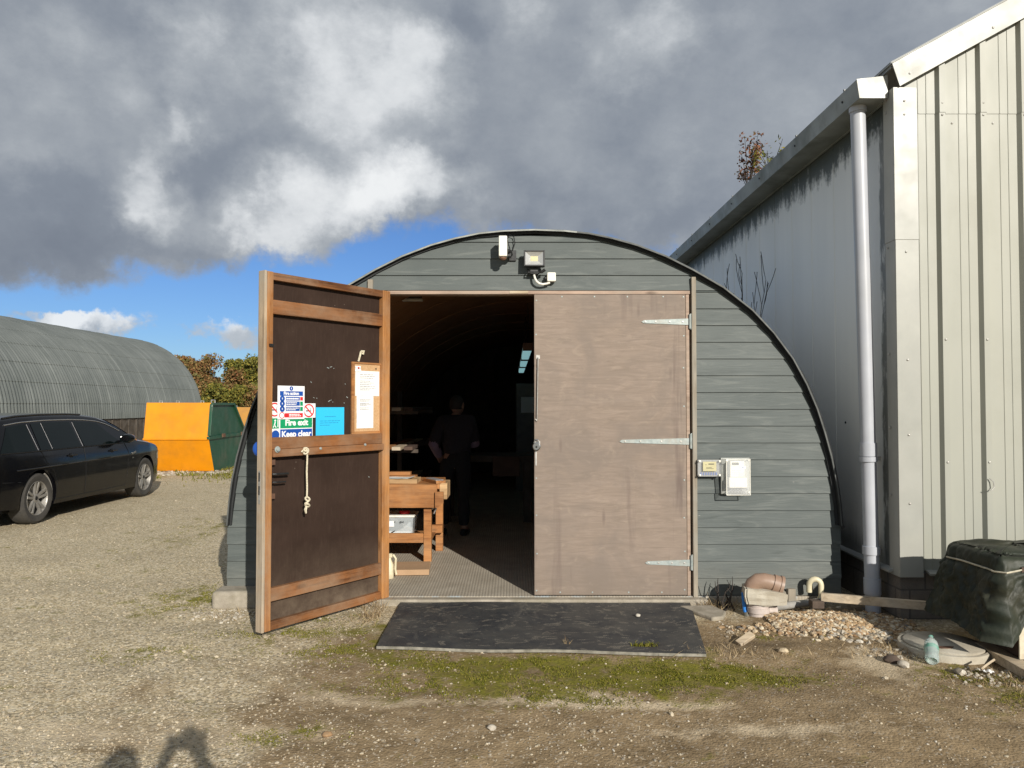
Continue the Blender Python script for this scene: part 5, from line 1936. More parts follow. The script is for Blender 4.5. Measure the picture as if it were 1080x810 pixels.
    # covered machine
    cx0, cx1, y0, y1 = 3.01, 4.05, -1.56, -.98
    t = thing('metal_cabinet', 'cream and rust metal cabinet half covered by the green tarpaulin', 'cabinet', (3.5, -1.3, .055))

    def B(*a):
        return MB().box(a[0] - 3.5, a[1] - 3.5, a[2] + 1.3, a[3] + 1.3, a[4] - .055, a[5] - .055)
    B(cx0 + .03, cx1, y0 + .012, y1, .056, .60).build('body', M['brown_panel'], t, bevel=.004)  # dark brown stands in for shade on the cabinet's left side
    B(cx0, cx1, y0, y0 + .011, .06, .385).build('front_panel', M['cream_enamel'], t, bevel=.003)
    B(cx0 - .002, cx1 + .1, y0 - .05, y0 + .3, -.0, .0555).build('base', M['rust'], t)
    # tarpaulin
    n = 120
    x0, x1, ya, yb, zt = 2.945, 4.12, -1.50, -.98, .655
    per = []
    # path: right front -> left front corner -> left back -> right back
    for i in range(100):
        per.append((lerp(x1, x0, i / 99), ya, 'f'))
    for i in range(1, 50):
        per.append((x0, lerp(ya, yb, i / 49), 'l'))
    for i in range(1, 50):
        per.append((lerp(x0, x1, i / 49), yb, 'b'))
    rows = 40
    grid = []
    for j in range(rows + 1):
        v = j / rows
        row = []
        for i, (x, y, side) in enumerate(per):
            s = i * .03
            dl = max(0, 1 - abs(x - x0) / .13)
            if side == 'f':
                bot = lerp(.37, .165, dl ** .8) + .03 * noise.noise((s * 2, 0, 7))
                out = Vector((-.25 * dl, -1, 0))
            elif side == 'l':
                tt = (y - ya) / (yb - ya)
                bot = lerp(.165, .215, tt) + .03 * noise.noise((s * 2, 0, 9))
                out = Vector((-1, lerp(-.35, .05, tt), 0))
            else:
                bot = .15
                out = Vector((0, 1, 0))
            z = lerp(zt, bot, v)
            fold = noise.noise((s * 2.3, v * 1.4, 3)) * .5 + (.5 - abs(noise.noise((s * 4 + v * 1.5, v * 3.2, 8)))) * .55 + (.4 - abs(noise.noise((s * 9 - v * 3, v * 7, 5)))) * .34 + noise.noise((s * 22, v * 15, 1)) * .12
            fl = .018 + (.12 * v ** 1.8 if side == 'l' else (.03 + .10 * dl) * v ** 1.5)
            if abs(v - .22) < .07:
                fl -= .010 * (1 - abs(v - .22) / .07)
            big = noise.noise((s * 1.1, v * .8, 6))
            d = fl + (fold * .085 + big * .05) * min(1, v * 3) - .035 * max(0, 1 - v / .07) ** 2 + .012 * math.sin(v * 3)
            row.append(Vector((x, y, z)) + out * d + Vector((0, 0, .012 * fold + .02 * noise.noise((x * 2.5, y * 2.5, 4)) - .012 * v)))
        grid.append(row)
    mb = MB().sheet(grid)
    # top
    cen = []
    m = 8
    top = []
    nb = len(per)
    ring0 = grid[0]
    for k in range(1, m + 1):
        f = k / m
        r = []
        for i, p in enumerate(ring0):
            cxm = 3.53
            q = Vector((lerp(p.x, max(x0 + .25, min(x1, p.x)), f), lerp(p.y, (ya + yb) / 2, f), p.z + .010 + .03 * noise.noise((p.x * 4 + f, p.y * 4 + f * .6, 3)) * min(1, f * 3) + .012 * min(f * 3, 1)))
            r.append(q)
        top.append(r)
    mb2 = MB().sheet([ring0] + top)
    mb.add(mb2.v, mb2.f)
    o = mb.build('tarpaulin', M['tarp'], None, recalc=False, smooth=2)
    bm = bmesh.new()
    bm.from_mesh(o.data)
    bmesh.ops.remove_doubles(bm, verts=bm.verts, dist=.0005)
    bmesh.ops.recalc_face_normals(bm, faces=bm.faces)
    bm.to_mesh(o.data)
    bm.free()
    tag(o, 'crumpled dark green tarpaulin tied over a metal cabinet', 'tarpaulin')
    # tie cord following the sheet
    j = int(.22 * rows)
    pts = [grid[j][i] + (Vector((0, -.008, 0)) if per[i][2] == 'f' else Vector((-.008, 0, 0))) for i in range(0, 148, 2)]
    o = MB().tube(pts, .0055, 6).build('tie_cord', M['cord'], None, smooth=True)
    tag(o, 'pale cord tied round the green tarpaulin', 'cord')


clutter()

# ================================================================== loose stones and small growth
def ico(sub=1):
    bm = bmesh.new()
    bmesh.ops.create_icosphere(bm, subdivisions=sub, radius=1)
    v = np.array([p.co[:] for p in bm.verts])
    f = np.array([[q.index for q in t.verts] for t in bm.faces])
    bm.free()
    return v, f


def scatter(name, pts, radii, mat, label, cat, flat=(.45, .8), jag=.28, sink=.35):
    bv, bf = ico(1)
    n = len(pts)
    V = np.empty((n, len(bv), 3))
    for i in range(n):
        s = radii[i] * np.array([rng.uniform(.8, 1.35), rng.uniform(.7, 1.0), rng.uniform(*flat)])
        q = bv * (1 + rng.uniform(-jag, jag, (len(bv), 1))) * s
        a = rng.uniform(0, 6.28)
        c_, s_ = math.cos(a), math.sin(a)
        t = rng.uniform(-.4, .4)
        x = q[:, 0] * c_ - q[:, 1] * s_
        y = q[:, 0] * s_ + q[:, 1] * c_
        z = q[:, 2] + t * q[:, 0] * .6
        V[i, :, 0] = x + pts[i][0]
        V[i, :, 1] = y + pts[i][1]
        V[i, :, 2] = z + pts[i][2] + radii[i] * flat[0] * (1 - 2 * sink)
    F = (bf[None, :, :] + (np.arange(n) * len(bv))[:, None, None]).reshape(-1, 3)
    me = bpy.data.meshes.new(name)
    me.from_pydata(V.reshape(-1, 3).tolist(), [], F.tolist())
    me.materials.append(M[mat])
    o = bpy.data.objects.new(name, me)
    COL.objects.link(o)
    return stuff(o, label, cat)


def blocked(x, y):
    if -2.35 < x < 2.72 and y > -0.13:
        return True
    if x > 2.8 and y > -.5:
        return True
    a = G(397, 682, .02)
    if -1.05 < x < 1.45 and -1.12 < y < -.1 and x > lerp(-.95, -.98, 0) - .02:
        return True
    return False


def stones():
    P, Rr = [], []
    # grit over the whole yard, coarser and denser left and in the middle foreground
    for _ in range(75000):
        y = -6.1 + 2.9 + 9.5 * rng.random() ** 2.0
        x = rng.uniform(-.78, .72) * (y + 6.1)
        if blocked(x, y) or y > 1.5 and x > -2.5:
            continue
        dens = .12 + .88 * max(0, min(1, (-x - .2) / 1.5))
        dens = max(dens, .45 * gauss(x, y, G(560, 775).x, G(560, 775).y, .8, .3))
        if rng.random() > dens * (.45 + .8 * (.5 + .5 * noise.noise((x * 1.7, y * 1.7, 4)))):
            continue
        r = .0032 + .0058 * rng.random() ** 3
        if rng.random() < .012:
            r *= rng.uniform(1.6, 2.6)
        P.append((x, y, gh(x, y)))
        Rr.append(r)
    scatter('yard_grit', P, Rr, 'stone', 'loose grit and small pebbles over the yard', 'gravel')
    # flint heap by the hut
    P, Rr = [], []
    for _ in range(9000):
        x = PILE.x + rng.normal() * .42 + .06
        y = PILE.y + .10 + rng.normal() * .20
        if blocked(x, y) or y > -.12 or x > 2.9:
            continue
        w = gauss(x, y, PILE.x + .08, PILE.y + .10, .52, .24)
        if rng.random() > w * 1.6:
            continue
        if x < PILE.x - .34 and y > PILE.y + .03:
            continue
        r = .009 + .014 * rng.random() ** 1.8
        P.append((x, y, gh(x, y) + rng.uniform(0, .022) * w))
        Rr.append(r)
    scatter('flint_gravel', P, Rr, 'flint', 'heap of orange and cream flint gravel beside the hut', 'gravel', jag=.3)
    # rubble by kerb, skip foot, and near the bottle
    P, Rr = [], []
    for px, py, sx, sy, n, r0 in ((235, 648, .25, .10, 110, .012), (285, 650, .3, .10, 70, .010), (905, 668, .25, .14, 170, .018), (950, 690, .2, .08, 60, .016), (1050, 715, .2, .1, 90, .010), (610, 740, .35, .10, 70, .006), (745, 665, .16, .14, 130, .011), (590, 795, .7, .2, 70, .006), (330, 640, .4, .12, 100, .008)):
        g = G(px, py)
        for _ in range(n):
            x, y = g.x + rng.normal() * sx * .6, g.y + rng.normal() * sy * .8
            if blocked(x, y):
                continue
            P.append((x, y, gh(x, y)))
            Rr.append(r0 * rng.uniform(.4, 1.5))
    for _ in range(420):      # white lumps at the foot of the skip
        x = rng.uniform(-8.9, -6.6)
        y = 11.3 + rng.normal() * .22 + (x + 7.5) * .03
        P.append((x, y, gh(x, y)))
        Rr.append(rng.uniform(.02, .065))
    scatter('rubble', P, Rr, 'rubble', 'pale broken stones and rubble lying about the yard', 'rubble')


stones()


def tufts(name, pts, hgt, wid, mat, label, cat, lean=.5):
    V, F = [], []
    for (x, y, z), h in zip(pts, hgt):
        a = rng.uniform(0, 6.28)
        lx, ly = rng.normal() * lean * h, rng.normal() * lean * h
        dx, dy = math.cos(a) * wid * .5, math.sin(a) * wid * .5
        o = len(V)
        V += [(x - dx, y - dy, z), (x + dx, y + dy, z), (x + dx * .6 + lx * .5, y + dy * .6 + ly * .5, z + h * .6), (x - dx * .6 + lx * .5, y - dy * .6 + ly * .5, z + h * .6), (x + lx, y + ly, z + h)]
        F += [(o, o + 1, o + 2, o + 3), (o + 3, o + 2, o + 4)]
    me = bpy.data.meshes.new(name)
    me.from_pydata(V, [], F)
    me.materials.append(M[mat])
    o = bpy.data.objects.new(name, me)
    COL.objects.link(o)
    return stuff(o, label, cat)


def growth():
    P, H = [], []
    for px, py, rx, ry, a in MOSSY:
        g = G(px, py)
        for _ in range(int(9000 * a * min(1, rx * ry / .1))):
            x, y = g.x + rng.normal() * rx * .5, g.y + rng.normal() * ry * .5
            if blocked(x, y):
                continue
            k = noise.noise((x * 5, y * 5, 3)) + .6 * noise.noise((x * 14, y * 14, 5))
            if k < .0:
                continue
            P.append((x, y, gh(x, y) - .002))
            H.append(rng.uniform(.004, .012))
    hx = G(679, 679, .02)
    for _ in range(160):                       # moss growing up through the hole in the mat
        P.append((hx.x + rng.normal() * .05, hx.y + rng.normal() * .018, .004))
        H.append(rng.uniform(.012, .030))
    tufts('moss', P, H, .006, 'moss', 'short green moss growing in patches on the trodden ground', 'moss', .8)
    # weeds in the hole of the mat
    # dry stalks beside the mat and along the plinth
    P, H = [], []
    for px, py, sx, sy, n, h in ((402, 652, .10, .10, 240, .07), (395, 640, .12, .05, 130, .09), (750, 675, .08, .10, 130, .06), (765, 640, .12, .07, 220, .09), (965, 690, .15, .06, 160, .06), (740, 640, .06, .04, 60, .06), (930, 688, .2, .06, 80, .05), (598, 684, .02, .015, 12, .06), (1060, 722, .1, .08, 90, .05), (770, 690, .25, .05, 110, .05), (265, 650, .15, .05, 50, .05)):
        g = G(px, py)
        for _ in range(n):
            x, y = g.x + rng.normal() * sx, g.y + rng.normal() * sy
            if blocked(x, y) and n > 20:
                continue
            P.append((x, y, gh(x, y) + (.02 if n < 20 else 0)))
            H.append(h * rng.uniform(.4, 1.2))
    tufts('dry_grass', P, H, .0045, 'straw', 'dry straw coloured grass stalks beside the mat and plinth', 'grass', .8)
    # weedy verge in front of the skips
    P, H = [], []
    for _ in range(2600):
        x, y = rng.uniform(-9, -4.6), 11.0 + rng.normal() * .7
        if noise.noise((x * 1.2, y * 1.2, 3)) < -.05:
            continue
        P.append((x, y, gh(x, y)))
        H.append(rng.uniform(.03, .11))
    tufts('verge_weeds', P, H, .02, 'moss', 'low weeds along the edge of the gravel by the skip', 'weeds', .7)


growth()

# ================================================================== the car
def car():
    L_, HW_ = 4.9, 0.93
    ztop = table([(0, .70), (.02, .90), (.06, 1.02), (.14, 1.12), (.34, 1.36), (.50, 1.395), (.8, 1.425), (1.3, 1.442), (1.9, 1.442), (2.3, 1.43), (2.65, 1.40), (2.9, 1.345), (3.2, 1.235), (3.5, 1.09), (3.66, 1.005), (3.85, .985), (4.3, .925), (4.6, .855), (4.8, .76), (4.87, .66), (4.9, .56)])
    zbot = table([(0, .34), (.08, .28), (.5, .24), (1.2, .215), (3.6, .205), (4.3, .20), (4.8, .22), (4.9, .27)])
    plan = table([(0, .70), (.05, .78), (.2, .86), (.5, .905), (1.0, .93), (2.4, .925), (3.6, .93), (4.1, .915), (4.5, .85), (4.75, .74), (4.87, .60), (4.9, .50)])
    vert = table([(.2, .955), (.28, .975), (.33, .985), (.55, 1.0), (.70, .992), (.74, .999), (.82, .985), (.95, .955), (1.48, .955)])

    def wid(x, z):
        w = plan(x) * vert(z)
        if z > .95:
            w -= (z - .95) * .40
        return w
    t = thing('parked_car', 'black estate car parked on the gravel with its right side to the yard', 'car', (-7.165, 3.02, 0.0), rz=R(90.4))
    xs = sorted(set([0, .01, .02, .04, .06, .1, .14, 4.6, 4.7, 4.75, 4.8, 4.84, 4.87, 4.89, 4.9] + list(np.arange(.2, 4.6, .075))))
    rows = []
    NL = 18
    for x in xs:
        zt, zb = ztop(x), zbot(x)
        half = []
        sh = min(.07, (zt - zb) * .2)
        for k in range(NL + 1):
            z = lerp(zb, zt - sh, k / NL)
            half.append((wid(x, z), z))
        w = wid(x, zt - sh)
        for fy, fz in ((.985, .45), (.95, .75), (.88, .92), (.74, 1.02), (.5, 1.10), (.25, 1.14), (0, 1.16)):
            half.append((w * fy, zt - sh + sh * fz))
        ring = [(x, -y, z) for y, z in half] + [(x, y, z) for y, z in reversed(half[:-1])]
        rows.append(ring)
    mb = MB().sheet(rows)
    n = len(rows[0])
    for i in range(len(rows) - 1):
        a = i * n
        mb.face(a, a + n, a + n + n - 1, a + n - 1)
    mb.face(*range(n))
    mb.face(*reversed(range((len(rows) - 1) * n, len(rows) * n)))
    body = mb.build('body', M['car_paint'], t)
    body.parent = None
    WX, WZ, WR = (0.955, 3.925), 0.335, 0.335
    cm = MB()
    for wx in WX:
        for s in (-1, 1):
            cm.lathe([(0, 0), (.372, 0), (.372, .5), (0, .5)], 40, T(wx, s * .60 if s > 0 else -1.1, WZ + .005) @ rotm(R(-90), 'X'))
    cut = cm.build('cutter', M['seam'], None)
    md = body.modifiers.new('arches', 'BOOLEAN')
    md.object = cut
    md.operation = 'DIFFERENCE'
    md.solver = 'EXACT'
    dg = bpy.context.evaluated_depsgraph_get()
    me = bpy.data.meshes.new_from_object(body.evaluated_get(dg))
    body.modifiers.clear()
    body.data = me
    bpy.data.objects.remove(cut)
    me.polygons.foreach_set('use_smooth', [True] * len(me.polygons))
    me.set_sharp_from_angle(angle=R(32))
    body.parent = t

    def on(x, z, s=-1, off=.004):
        return (x, s * (wid(x, z) + off), z)

    def glass(x0, x1, zb, edge0, edge1, s, nx=14, nz=6):
        """side window between slanted ends: edge functions give x at height z"""
        g = []
        for j in range(nz + 1):
            row = []
            for i in range(nx + 1):
                f = i / nx
                zf = j / nz
                xa, xb = lerp(edge0[0], edge0[1], zf), lerp(edge1[0], edge1[1], zf)
                x = lerp(xa, xb, f)
                ztp = ztop(x) - .115
                z = lerp(zb, max(ztp, zb + .01), zf)
                row.append(on(x, z, s, .005))
            g.append(row)
        mb = MB().sheet(g)
        return mb
    for s in (-1, 1):
        for e0, e1 in (((.28, .52), (.92, .90)), ((1.02, 1.0), (1.26, 1.22)), ((1.29, 1.25), (1.98, 1.90)), ((2.07, 1.99), (3.20, 2.62))):
            glass(0, 0, .965, e0, e1, s).build('side_window', M['car_glass'], t, recalc=False, smooth=2)
        for x_ in (.965, 2.02, 1.275):
            MB().tube([on(lerp(x_, x_ - .05, k / 4), lerp(.97, ztop(x_) - .12, k / 4), s, .007) for k in range(5)], .0022, 5).build('pillar_trim', M['print_grey'], t)
        # thin bright edge along the roof and at the belt
        MB().tube([on(x, ztop(x) - .085, s, .004) for x in np.linspace(.5, 3.2, 24)], .007, 6).build('roof_strip', M['chrome'], t)
        MB().tube([(x, s * (wid(x, ztop(x) - .07) - .05), ztop(x) - .005) for x in np.linspace(.55, 2.3, 16)], .013, 6).build('roof_rail', M['car_paint'], t, smooth=True)
        MB().tube([on(x, .955, s, .003) for x in np.linspace(.3, 3.22, 24)], .008, 6).build('belt_trim', M['seam'], t)
        # panel gaps
        for path in ([(2.04, z) for z in np.linspace(.27, .95, 10)], [(3.22, .95), (3.30, .8), (3.27, .5), (3.22, .27)], [(1.02, .95), (1.10, .80), (1.26, .66), (1.33, .50), (1.33, .27)], [(x, .275) for x in np.linspace(1.34, 3.22, 14)], [(.05, .62), (.3, .60), (.58, .58)]):
            MB().tube([on(a, b, s, .0008) for a, b in path], .0042, 5).build('panel_gap', M['seam'], t)
        MB().tube([on(x, .735 + .02 * (x - 1) / 2, s, -.004) for x in np.linspace(.5, 3.3, 20)], .010, 6).build('waist_crease', M['car_paint'], t, smooth=True)
        for hx in (1.62, 2.74):
            mb = MB().tube([on(hx, .855, s, -.005), on(hx + .02, .86, s, .03), on(hx + .16, .862, s, .032), on(hx + .19, .86, s, -.005)], .014, 8)
            mb.build('door_handle', M['car_paint'], t, smooth=True)
            MB().lathe([(0, 0), (.045, 0), (.04, .002), (0, .002)], 14, T(*on(hx + .06, .84, s, .001)) @ rotm(R(-90 * s), 'X')).build('handle_cup', M['seam'], t)
        # mirror
        mb = MB()
        prof = [(0.0, -.085), (.05, -.08), (.072, -.04), (.078, .0), (.07, .05), (.045, .085), (0, .10)]
        mt = T(3.02, s * 1.045, 1.035) @ Matrix.Diagonal((1.15, 1.35, .95, 1)) @ rotm(R(90), 'Y') @ rotm(R(90), 'Z')
        mb.lathe(prof, 18, mt)
        mi = mb.build('mirror', M['car_paint'], t, smooth=True)
        MB().beam((3.05, s * .87, .985), (3.03, s * 1.0, 1.0), .07, .03).build('mirror_arm', M['car_paint'], mi, bevel=.004)
        MB().lathe([(0, 0), (.07, 0), (0, .004)], 16, T(2.935, s * 1.045, 1.035) @ Matrix.Diagonal((1, 1.3, .85, 1)) @ rotm(R(-90), 'Y')).build('mirror_glass', M['car_glass'], mi)
        # side vent badge behind the front wheel
        MB().beam(on(3.40, .765, s, .002), on(3.54, .795, s, .002), .012, .03).build('side_vent', M['chrome'], t, bevel=.003)
        MB().obox(on(3.44, .70, s, .002), (.05, .006, .02)).build('wing_badge', M['chrome'], t)
        # lamps
        g = [[on(x, z, s, .004) for x in np.linspace(4.42, 4.76, 8)] for z in np.linspace(.62, .74, 4)]
        MB().sheet(g).build('headlight', M['chrome'], t, recalc=False, smooth=2)
        g = [[on(x, z, s, .004) for x in np.linspace(.02, .09, 8)] for z in np.linspace(.78, .93, 4)]
        MB().sheet(g).build('tail_light', M['sign_red'], t, recalc=False, smooth=2)
        # pale worn arch liner edge of the rear wheel
        pts = [(WX[0] + .358 * math.cos(a), s * (plan(WX[0]) * .93), WZ + .358 * math.sin(a)) for a in np.linspace(R(-12), R(60), 10)]
        MB().tube(pts, .012, 6).build('arch_liner', M['grey_pipe'], t)
    g = [[(x, y * (wid(x, ztop(x) - .07) - .06), ztop(x) + .012 * (1 - y * y) + .006) for y in np.linspace(-1, 1, 12)] for x in np.linspace(2.93, 3.62, 10)]
    MB().sheet(g).build('windscreen', M['car_glass'], t, recalc=False, smooth=2)
    g = [[(x - .004, y * (wid(x, ztop(x) - .07) - .08), ztop(x) + .008) for y in np.linspace(-1, 1, 12)] for x in np.linspace(.15, .33, 6)]
    MB().sheet(g).build('rear_window', M['car_glass'], t, recalc=False, smooth=2)
    MB().box(.5, 4.4, -.72, .72, .19, .40).build('underbody', M['seam'], t)
    # wheels
    for wx in WX:
        for s in (-1, 1):
            mt = T(wx, s * .785, WZ) @ rotm(R(-90 * s), 'X')      # local +z points outwards
            prof = [(.222, -.10), (.25, -.115), (.30, -.118), (.326, -.10), (.335, -.07), (.335, .07), (.326, .10), (.30, .118), (.25, .115), (.222, .10)]
            w = MB().lathe(prof, 48, mt, closed=True).build('wheel', M['rubber_tyre'], t, smooth=True)
            # tread grooves
            mb = MB()
            for k in range(44):
                a = 2 * math.pi * k / 44
                for zz in (-.075, -.03, .015, .06):
                    mb.add([mt @ Vector((.3365 * math.cos(a + d), .3365 * math.sin(a + d), zz + e)) for d, e in ((0, 0), (.05, .016), (.06, .016), (.01, 0))], [(0, 1, 2, 3)])
            mb.build('tread', M['seam'], w, recalc=False)
            mb = MB().lathe([(.222, -.09), (.232, -.09), (.232, .095), (.222, .108), (.214, .095), (.205, .05), (.205, -.09)], 48, mt, closed=True)
            for k in range(5):
                a0 = 2 * math.pi * k / 5 + .3
                for da in (-.13, .13):
                    a = a0 + da * .9
                    p0 = mt @ Vector((.045 * math.cos(a0 + da * 2.2), .045 * math.sin(a0 + da * 2.2), .070))
                    p1 = mt @ Vector((.214 * math.cos(a0 + da * 1.35), .214 * math.sin(a0 + da * 1.35), .092))
                    mb.beam(p0, p1, .032, .028, up=(0, 1, 0))
            mb.lathe([(0, .045), (.06, .045), (.06, .082), (.045, .09), (0, .09)], 20, mt)
            mb.build('rim', M['alloy'], w, bevel=.002)
            mb = MB().lathe([(0, -.02), (.165, -.02), (.165, .015), (0, .015)], 32, mt)
            mb.build('brake_disc', M['zinc'], w)
            MB().lathe([(0, -.06), (.204, -.06), (.204, -.055), (0, -.055)], 32, mt).build('hub_back', M['seam'], w)
            MB().lathe([(0, .0905), (.028, .0905), (.026, .094), (0, .095)], 20, mt).build('hub_cap', M['seam'], w)


car()


# ================================================================== far arched hut at the left
def far_hut():
    R0, cx, hs = 3.66, -18.95, 1.04
    y0, y1 = 3.5, 31.3
    t = thing('corrugated_hut', 'long grey green corrugated arched hut beyond the car', 'hut', (cx, y0, 0), world=True)
    per, samp = .155, 6
    ny = int((y1 - y0) / per * samp)
    ang = []
    laps = [R(v) for v in (9, 20, 31, 43, 55, 67, 79, 90, 101, 113, 125, 137, 149, 160, 171)]
    k = 0
    base = list(np.linspace(0, math.pi, 49))
    for a in base:
        ang.append((a, 0))
    for l in laps:
        ang.append((l - .0015, 0))
        ang.append((l + .0015, 1))
    ang.sort()
    verts = []
    step = 0
    rad = []
    for a, kind in ang:
        # upper sheets lap over lower ones: radius steps in going down
        m = min(a, math.pi - a)
        lev = sum(1 for l in laps if l < R(95) and m > l - .0001)
        rad.append(R0 + .014 * lev)
    ys = np.linspace(y0, y1, ny + 1)
    A = np.array([a for a, _ in ang])
    Rd = np.array(rad)
    V = []
    for i, y in enumerate(ys):
        off = .020 * math.sin(2 * math.pi * i / samp)
        lapy = .008 if (i // (samp * 5)) % 2 else 0
        r = Rd + off + lapy + .006 * math.sin(y * 1.9)
        V.append(np.stack([cx + r * np.cos(A), np.full(len(A), y), hs + r * np.sin(A)], 1))
    V = np.concatenate(V)
    n = len(A)
    F = [(i * n + j, (i + 1) * n + j, (i + 1) * n + j + 1, i * n + j + 1) for i in range(ny) for j in range(n - 1)]
    mb = MB()
    mb.v = V.tolist()
    mb.f = F
    mb.mi = [0] * len(F)
    mb.build('roof', M['far_roof'], t, recalc=False)
    for s in (-1, 1):
        x = cx + s * (R0 - .06)
        MB().box(min(x, x - s * .12), max(x, x - s * .12), y0 + .02, y1 - .1, -.1, hs + .03).build('base_wall', M['dark_wood'], t)
        # upright cover boards on the base wall
        mb = MB()
        for y in np.arange(y0 + .3, y1, .62):
            mb.box(min(x + s * .001, x + s * .03), max(x + s * .001, x + s * .03), y, y + .14, -.05, hs - .03)
        mb.build('cover_boards', M['dark_wood'], t)
    arc = [(cx + (R0 - .05) * math.cos(a), hs + (R0 - .05) * math.sin(a)) for a in np.linspace(0, math.pi, 41)]
    poly = arc + [(cx - R0 + .07, -.1), (cx + R0 - .07, -.1)]
    for y in (y0 + .15, y1 - .25):
        MB().prism(poly, y, y + .12).build('end_wall', M['dark_wood'], t)
    # ridge line strip
    mb = MB()
    mb.tube([(cx + .02, y, hs + R0 + .075 + .01 * math.sin(y * 3)) for y in np.arange(y0, y1, .5)], .035, 6)
    mb.build('ridge_strip', M['far_roof'], t)


far_hut()


# ================================================================== skips
def make_skip(label, loc, front_m, rz=0.0, group=None):
    t = thing('enclosed_skip', label, 'skip', loc, rz=rz, group=group)
    w = 1.5                       # local x from -w (left) to 0 (right side), y back from the front foot, z up
    side = [(.05, .04), (-.28, .79), (2.15, .83), (1.55, .04)]
    tap = .17
    up = [(-.275, .80), (-.15, 1.62), (1.28, 1.62), (2.12, .845)]
    mb = MB()
    pl = [(y, z) for y, z in side]
    mb.prism(pl, -w, 0, 'X')
    mb.v = [(x + (tap if x < -.5 and z < .3 else 0), y, z) for x, y, z in mb.v]
    # front face index: between points 0 and 1
    h = mb.build('hull', [M['skip_green'], front_m], t)
    for p in h.data.polygons:
        if p.normal.y < -.6:
            p.material_index = 1
    mb = MB().prism([(y, z) for y, z in up], -w + .012, -.012, 'X')
    l = mb.build('lid', [M['skip_green'], front_m], t)
    for p in l.data.polygons:
        if p.normal.y < -.6:
            p.material_index = 1
    # rim rail and frame bars on the side
    for x0, x1 in ((-.045, .035),):
        MB().prism([(-.30, .775), (-.30, .845), (2.2, .875), (2.2, .80)], x0, x1, 'X').build('rim_rail', M['skip_green'], t, bevel=.008)
    for x in (.014,):
        mb = MB()
        for (a, b) in (((-.255, .86), (-.135, 1.585)), ((-.13, 1.59), (1.26, 1.59)), ((1.24, 1.585), (2.04, .875))):
            mb.beam((x - .014, a[0], a[1]), (x - .014, b[0], b[1]), .055, .07, up=(1, 0, 0))
        mb.build('lid_frame', M['skip_green'], t, bevel=.006)
    mb = MB()
    for y in (.5, 1.75):
        mb.obox((.042, y, .845), (.03, .17, .085))
    mb.build_each('hinge_block', M['rust'], t, bevel=.006)
    mb = MB()
    for y, z in ((.1, .9),):
        pass
    for x in (-w * .82, -w * .56, -w * .18):
        mb.tube([(x - .03, .0, 1.615), (x - .03, .0, 1.66), (x + .03, .0, 1.66), (x + .03, .0, 1.615)], .014, 6)
    mb.tube([(-.1, .1, 1.615), (-.1, .1, 1.68), (-.02, .1, 1.68), (-.02, .1, 1.615)], .016, 6)
    mb.build_each('lifting_lug', M['zinc'], t)
    mb = MB().beam((-w, -.285, .79), (0, -.285, .79), .03, .035)
    mb.build('front_lip', front_m, t, bevel=.006)
    MB().box(.012, .03, -.17, -.14, 1.36, 1.55).build('latch', M['white_plastic'], t)
    MB().box(-w + .16, .02, .06, 1.58, -.02, .039).build('skid', M['rust'], t)
    return t


make_skip('bright orange and green enclosed skip standing on the gravel behind the car', (-6.90, 11.47, 0.0), M['orange'])
make_skip('second faded orange skip partly hidden behind the bright orange and green one', (-7.55, 17.0, -.12), M['orange_old'], rz=R(2))


# ================================================================== trees and shrubs
def leaf_cloud(centers, n, spread, size, seed):
    r = np.random.default_rng(seed)
    V, F = [], []
    for i in range(n):
        c = centers[r.integers(len(centers))]
        d = r.normal(size=3)
        d /= np.linalg.norm(d) + 1e-6
        p = np.array(c[:3]) + d * (c[3] * r.random() ** .4) * np.array([1, 1, .8]) * spread
        a = r.normal(size=3)
        a /= np.linalg.norm(a)
        b = np.cross(a, r.normal(size=3))
        b /= np.linalg.norm(b) + 1e-6
        s = size * r.uniform(.6, 1.4)
        o = len(V)
        V += [tuple(p - a * s), tuple(p + b * s * .5), tuple(p + a * s), tuple(p - b * s * .5)]
        F.append((o, o + 1, o + 2, o + 3))
    return V, F


def tree(x, y, h, w, leafm, label, seed, n=5200, group='trees beyond the skips', leaf=.085):
    n = int(n * 1.5)
    r = random.Random(seed)
    t = thing('tree', label, 'tree', (x, y, -.05), group=group)
    mb = MB()
    tips = []
    mb.tube([(0, 0, 0), (.05 * w, .03, h * .22), (.02, .05, h * .5), (0, 0, h * .8)], [.055 * h * .5, .04 * h * .5, .026 * h * .5, .01], 8)
    for k in range(13):
        a = r.uniform(0, 6.28)
        z0 = h * r.uniform(.10, .6)
        ln = w * .5 * r.uniform(.6, 1.1) * (1 - .35 * z0 / h)
        z1 = min(h * .97, z0 + h * r.uniform(.15, .42))
        p0 = Vector((0, 0, z0))
        p2 = Vector((math.cos(a) * ln, math.sin(a) * ln, z1))
        p1 = p0.lerp(p2, .5) + Vector((r.uniform(-.1, .1), r.uniform(-.1, .1), .1)) * w * .3
        mb.tube([p0, p1, p2], [.05, .035, .012], 6)
        tips += [(p2.x, p2.y, p2.z, w * r.uniform(.15, .27)), (p1.x, p1.y, p1.z + .1, w * r.uniform(.16, .26))]
        for q in range(2):
            p3 = p2 + Vector((r.uniform(-.25, .25), r.uniform(-.25, .25), r.uniform(.0, .22))) * w * .5
            p3.z = min(p3.z, h * 1.0)
            mb.tube([p1.lerp(p2, .5), p3], [.018, .006], 5)
            tips.append((p3.x, p3.y, p3.z, w * r.uniform(.06, .17)))
    mb.build('trunk', M['bark'], t)
    V, F = leaf_cloud(tips, n, 1.0, leaf, seed)
    m2 = MB()
    m2.v, m2.f, m2.mi = V, F, [0] * len(F)
    m2.build('crown', M[leafm], t, recalc=False)
    return t


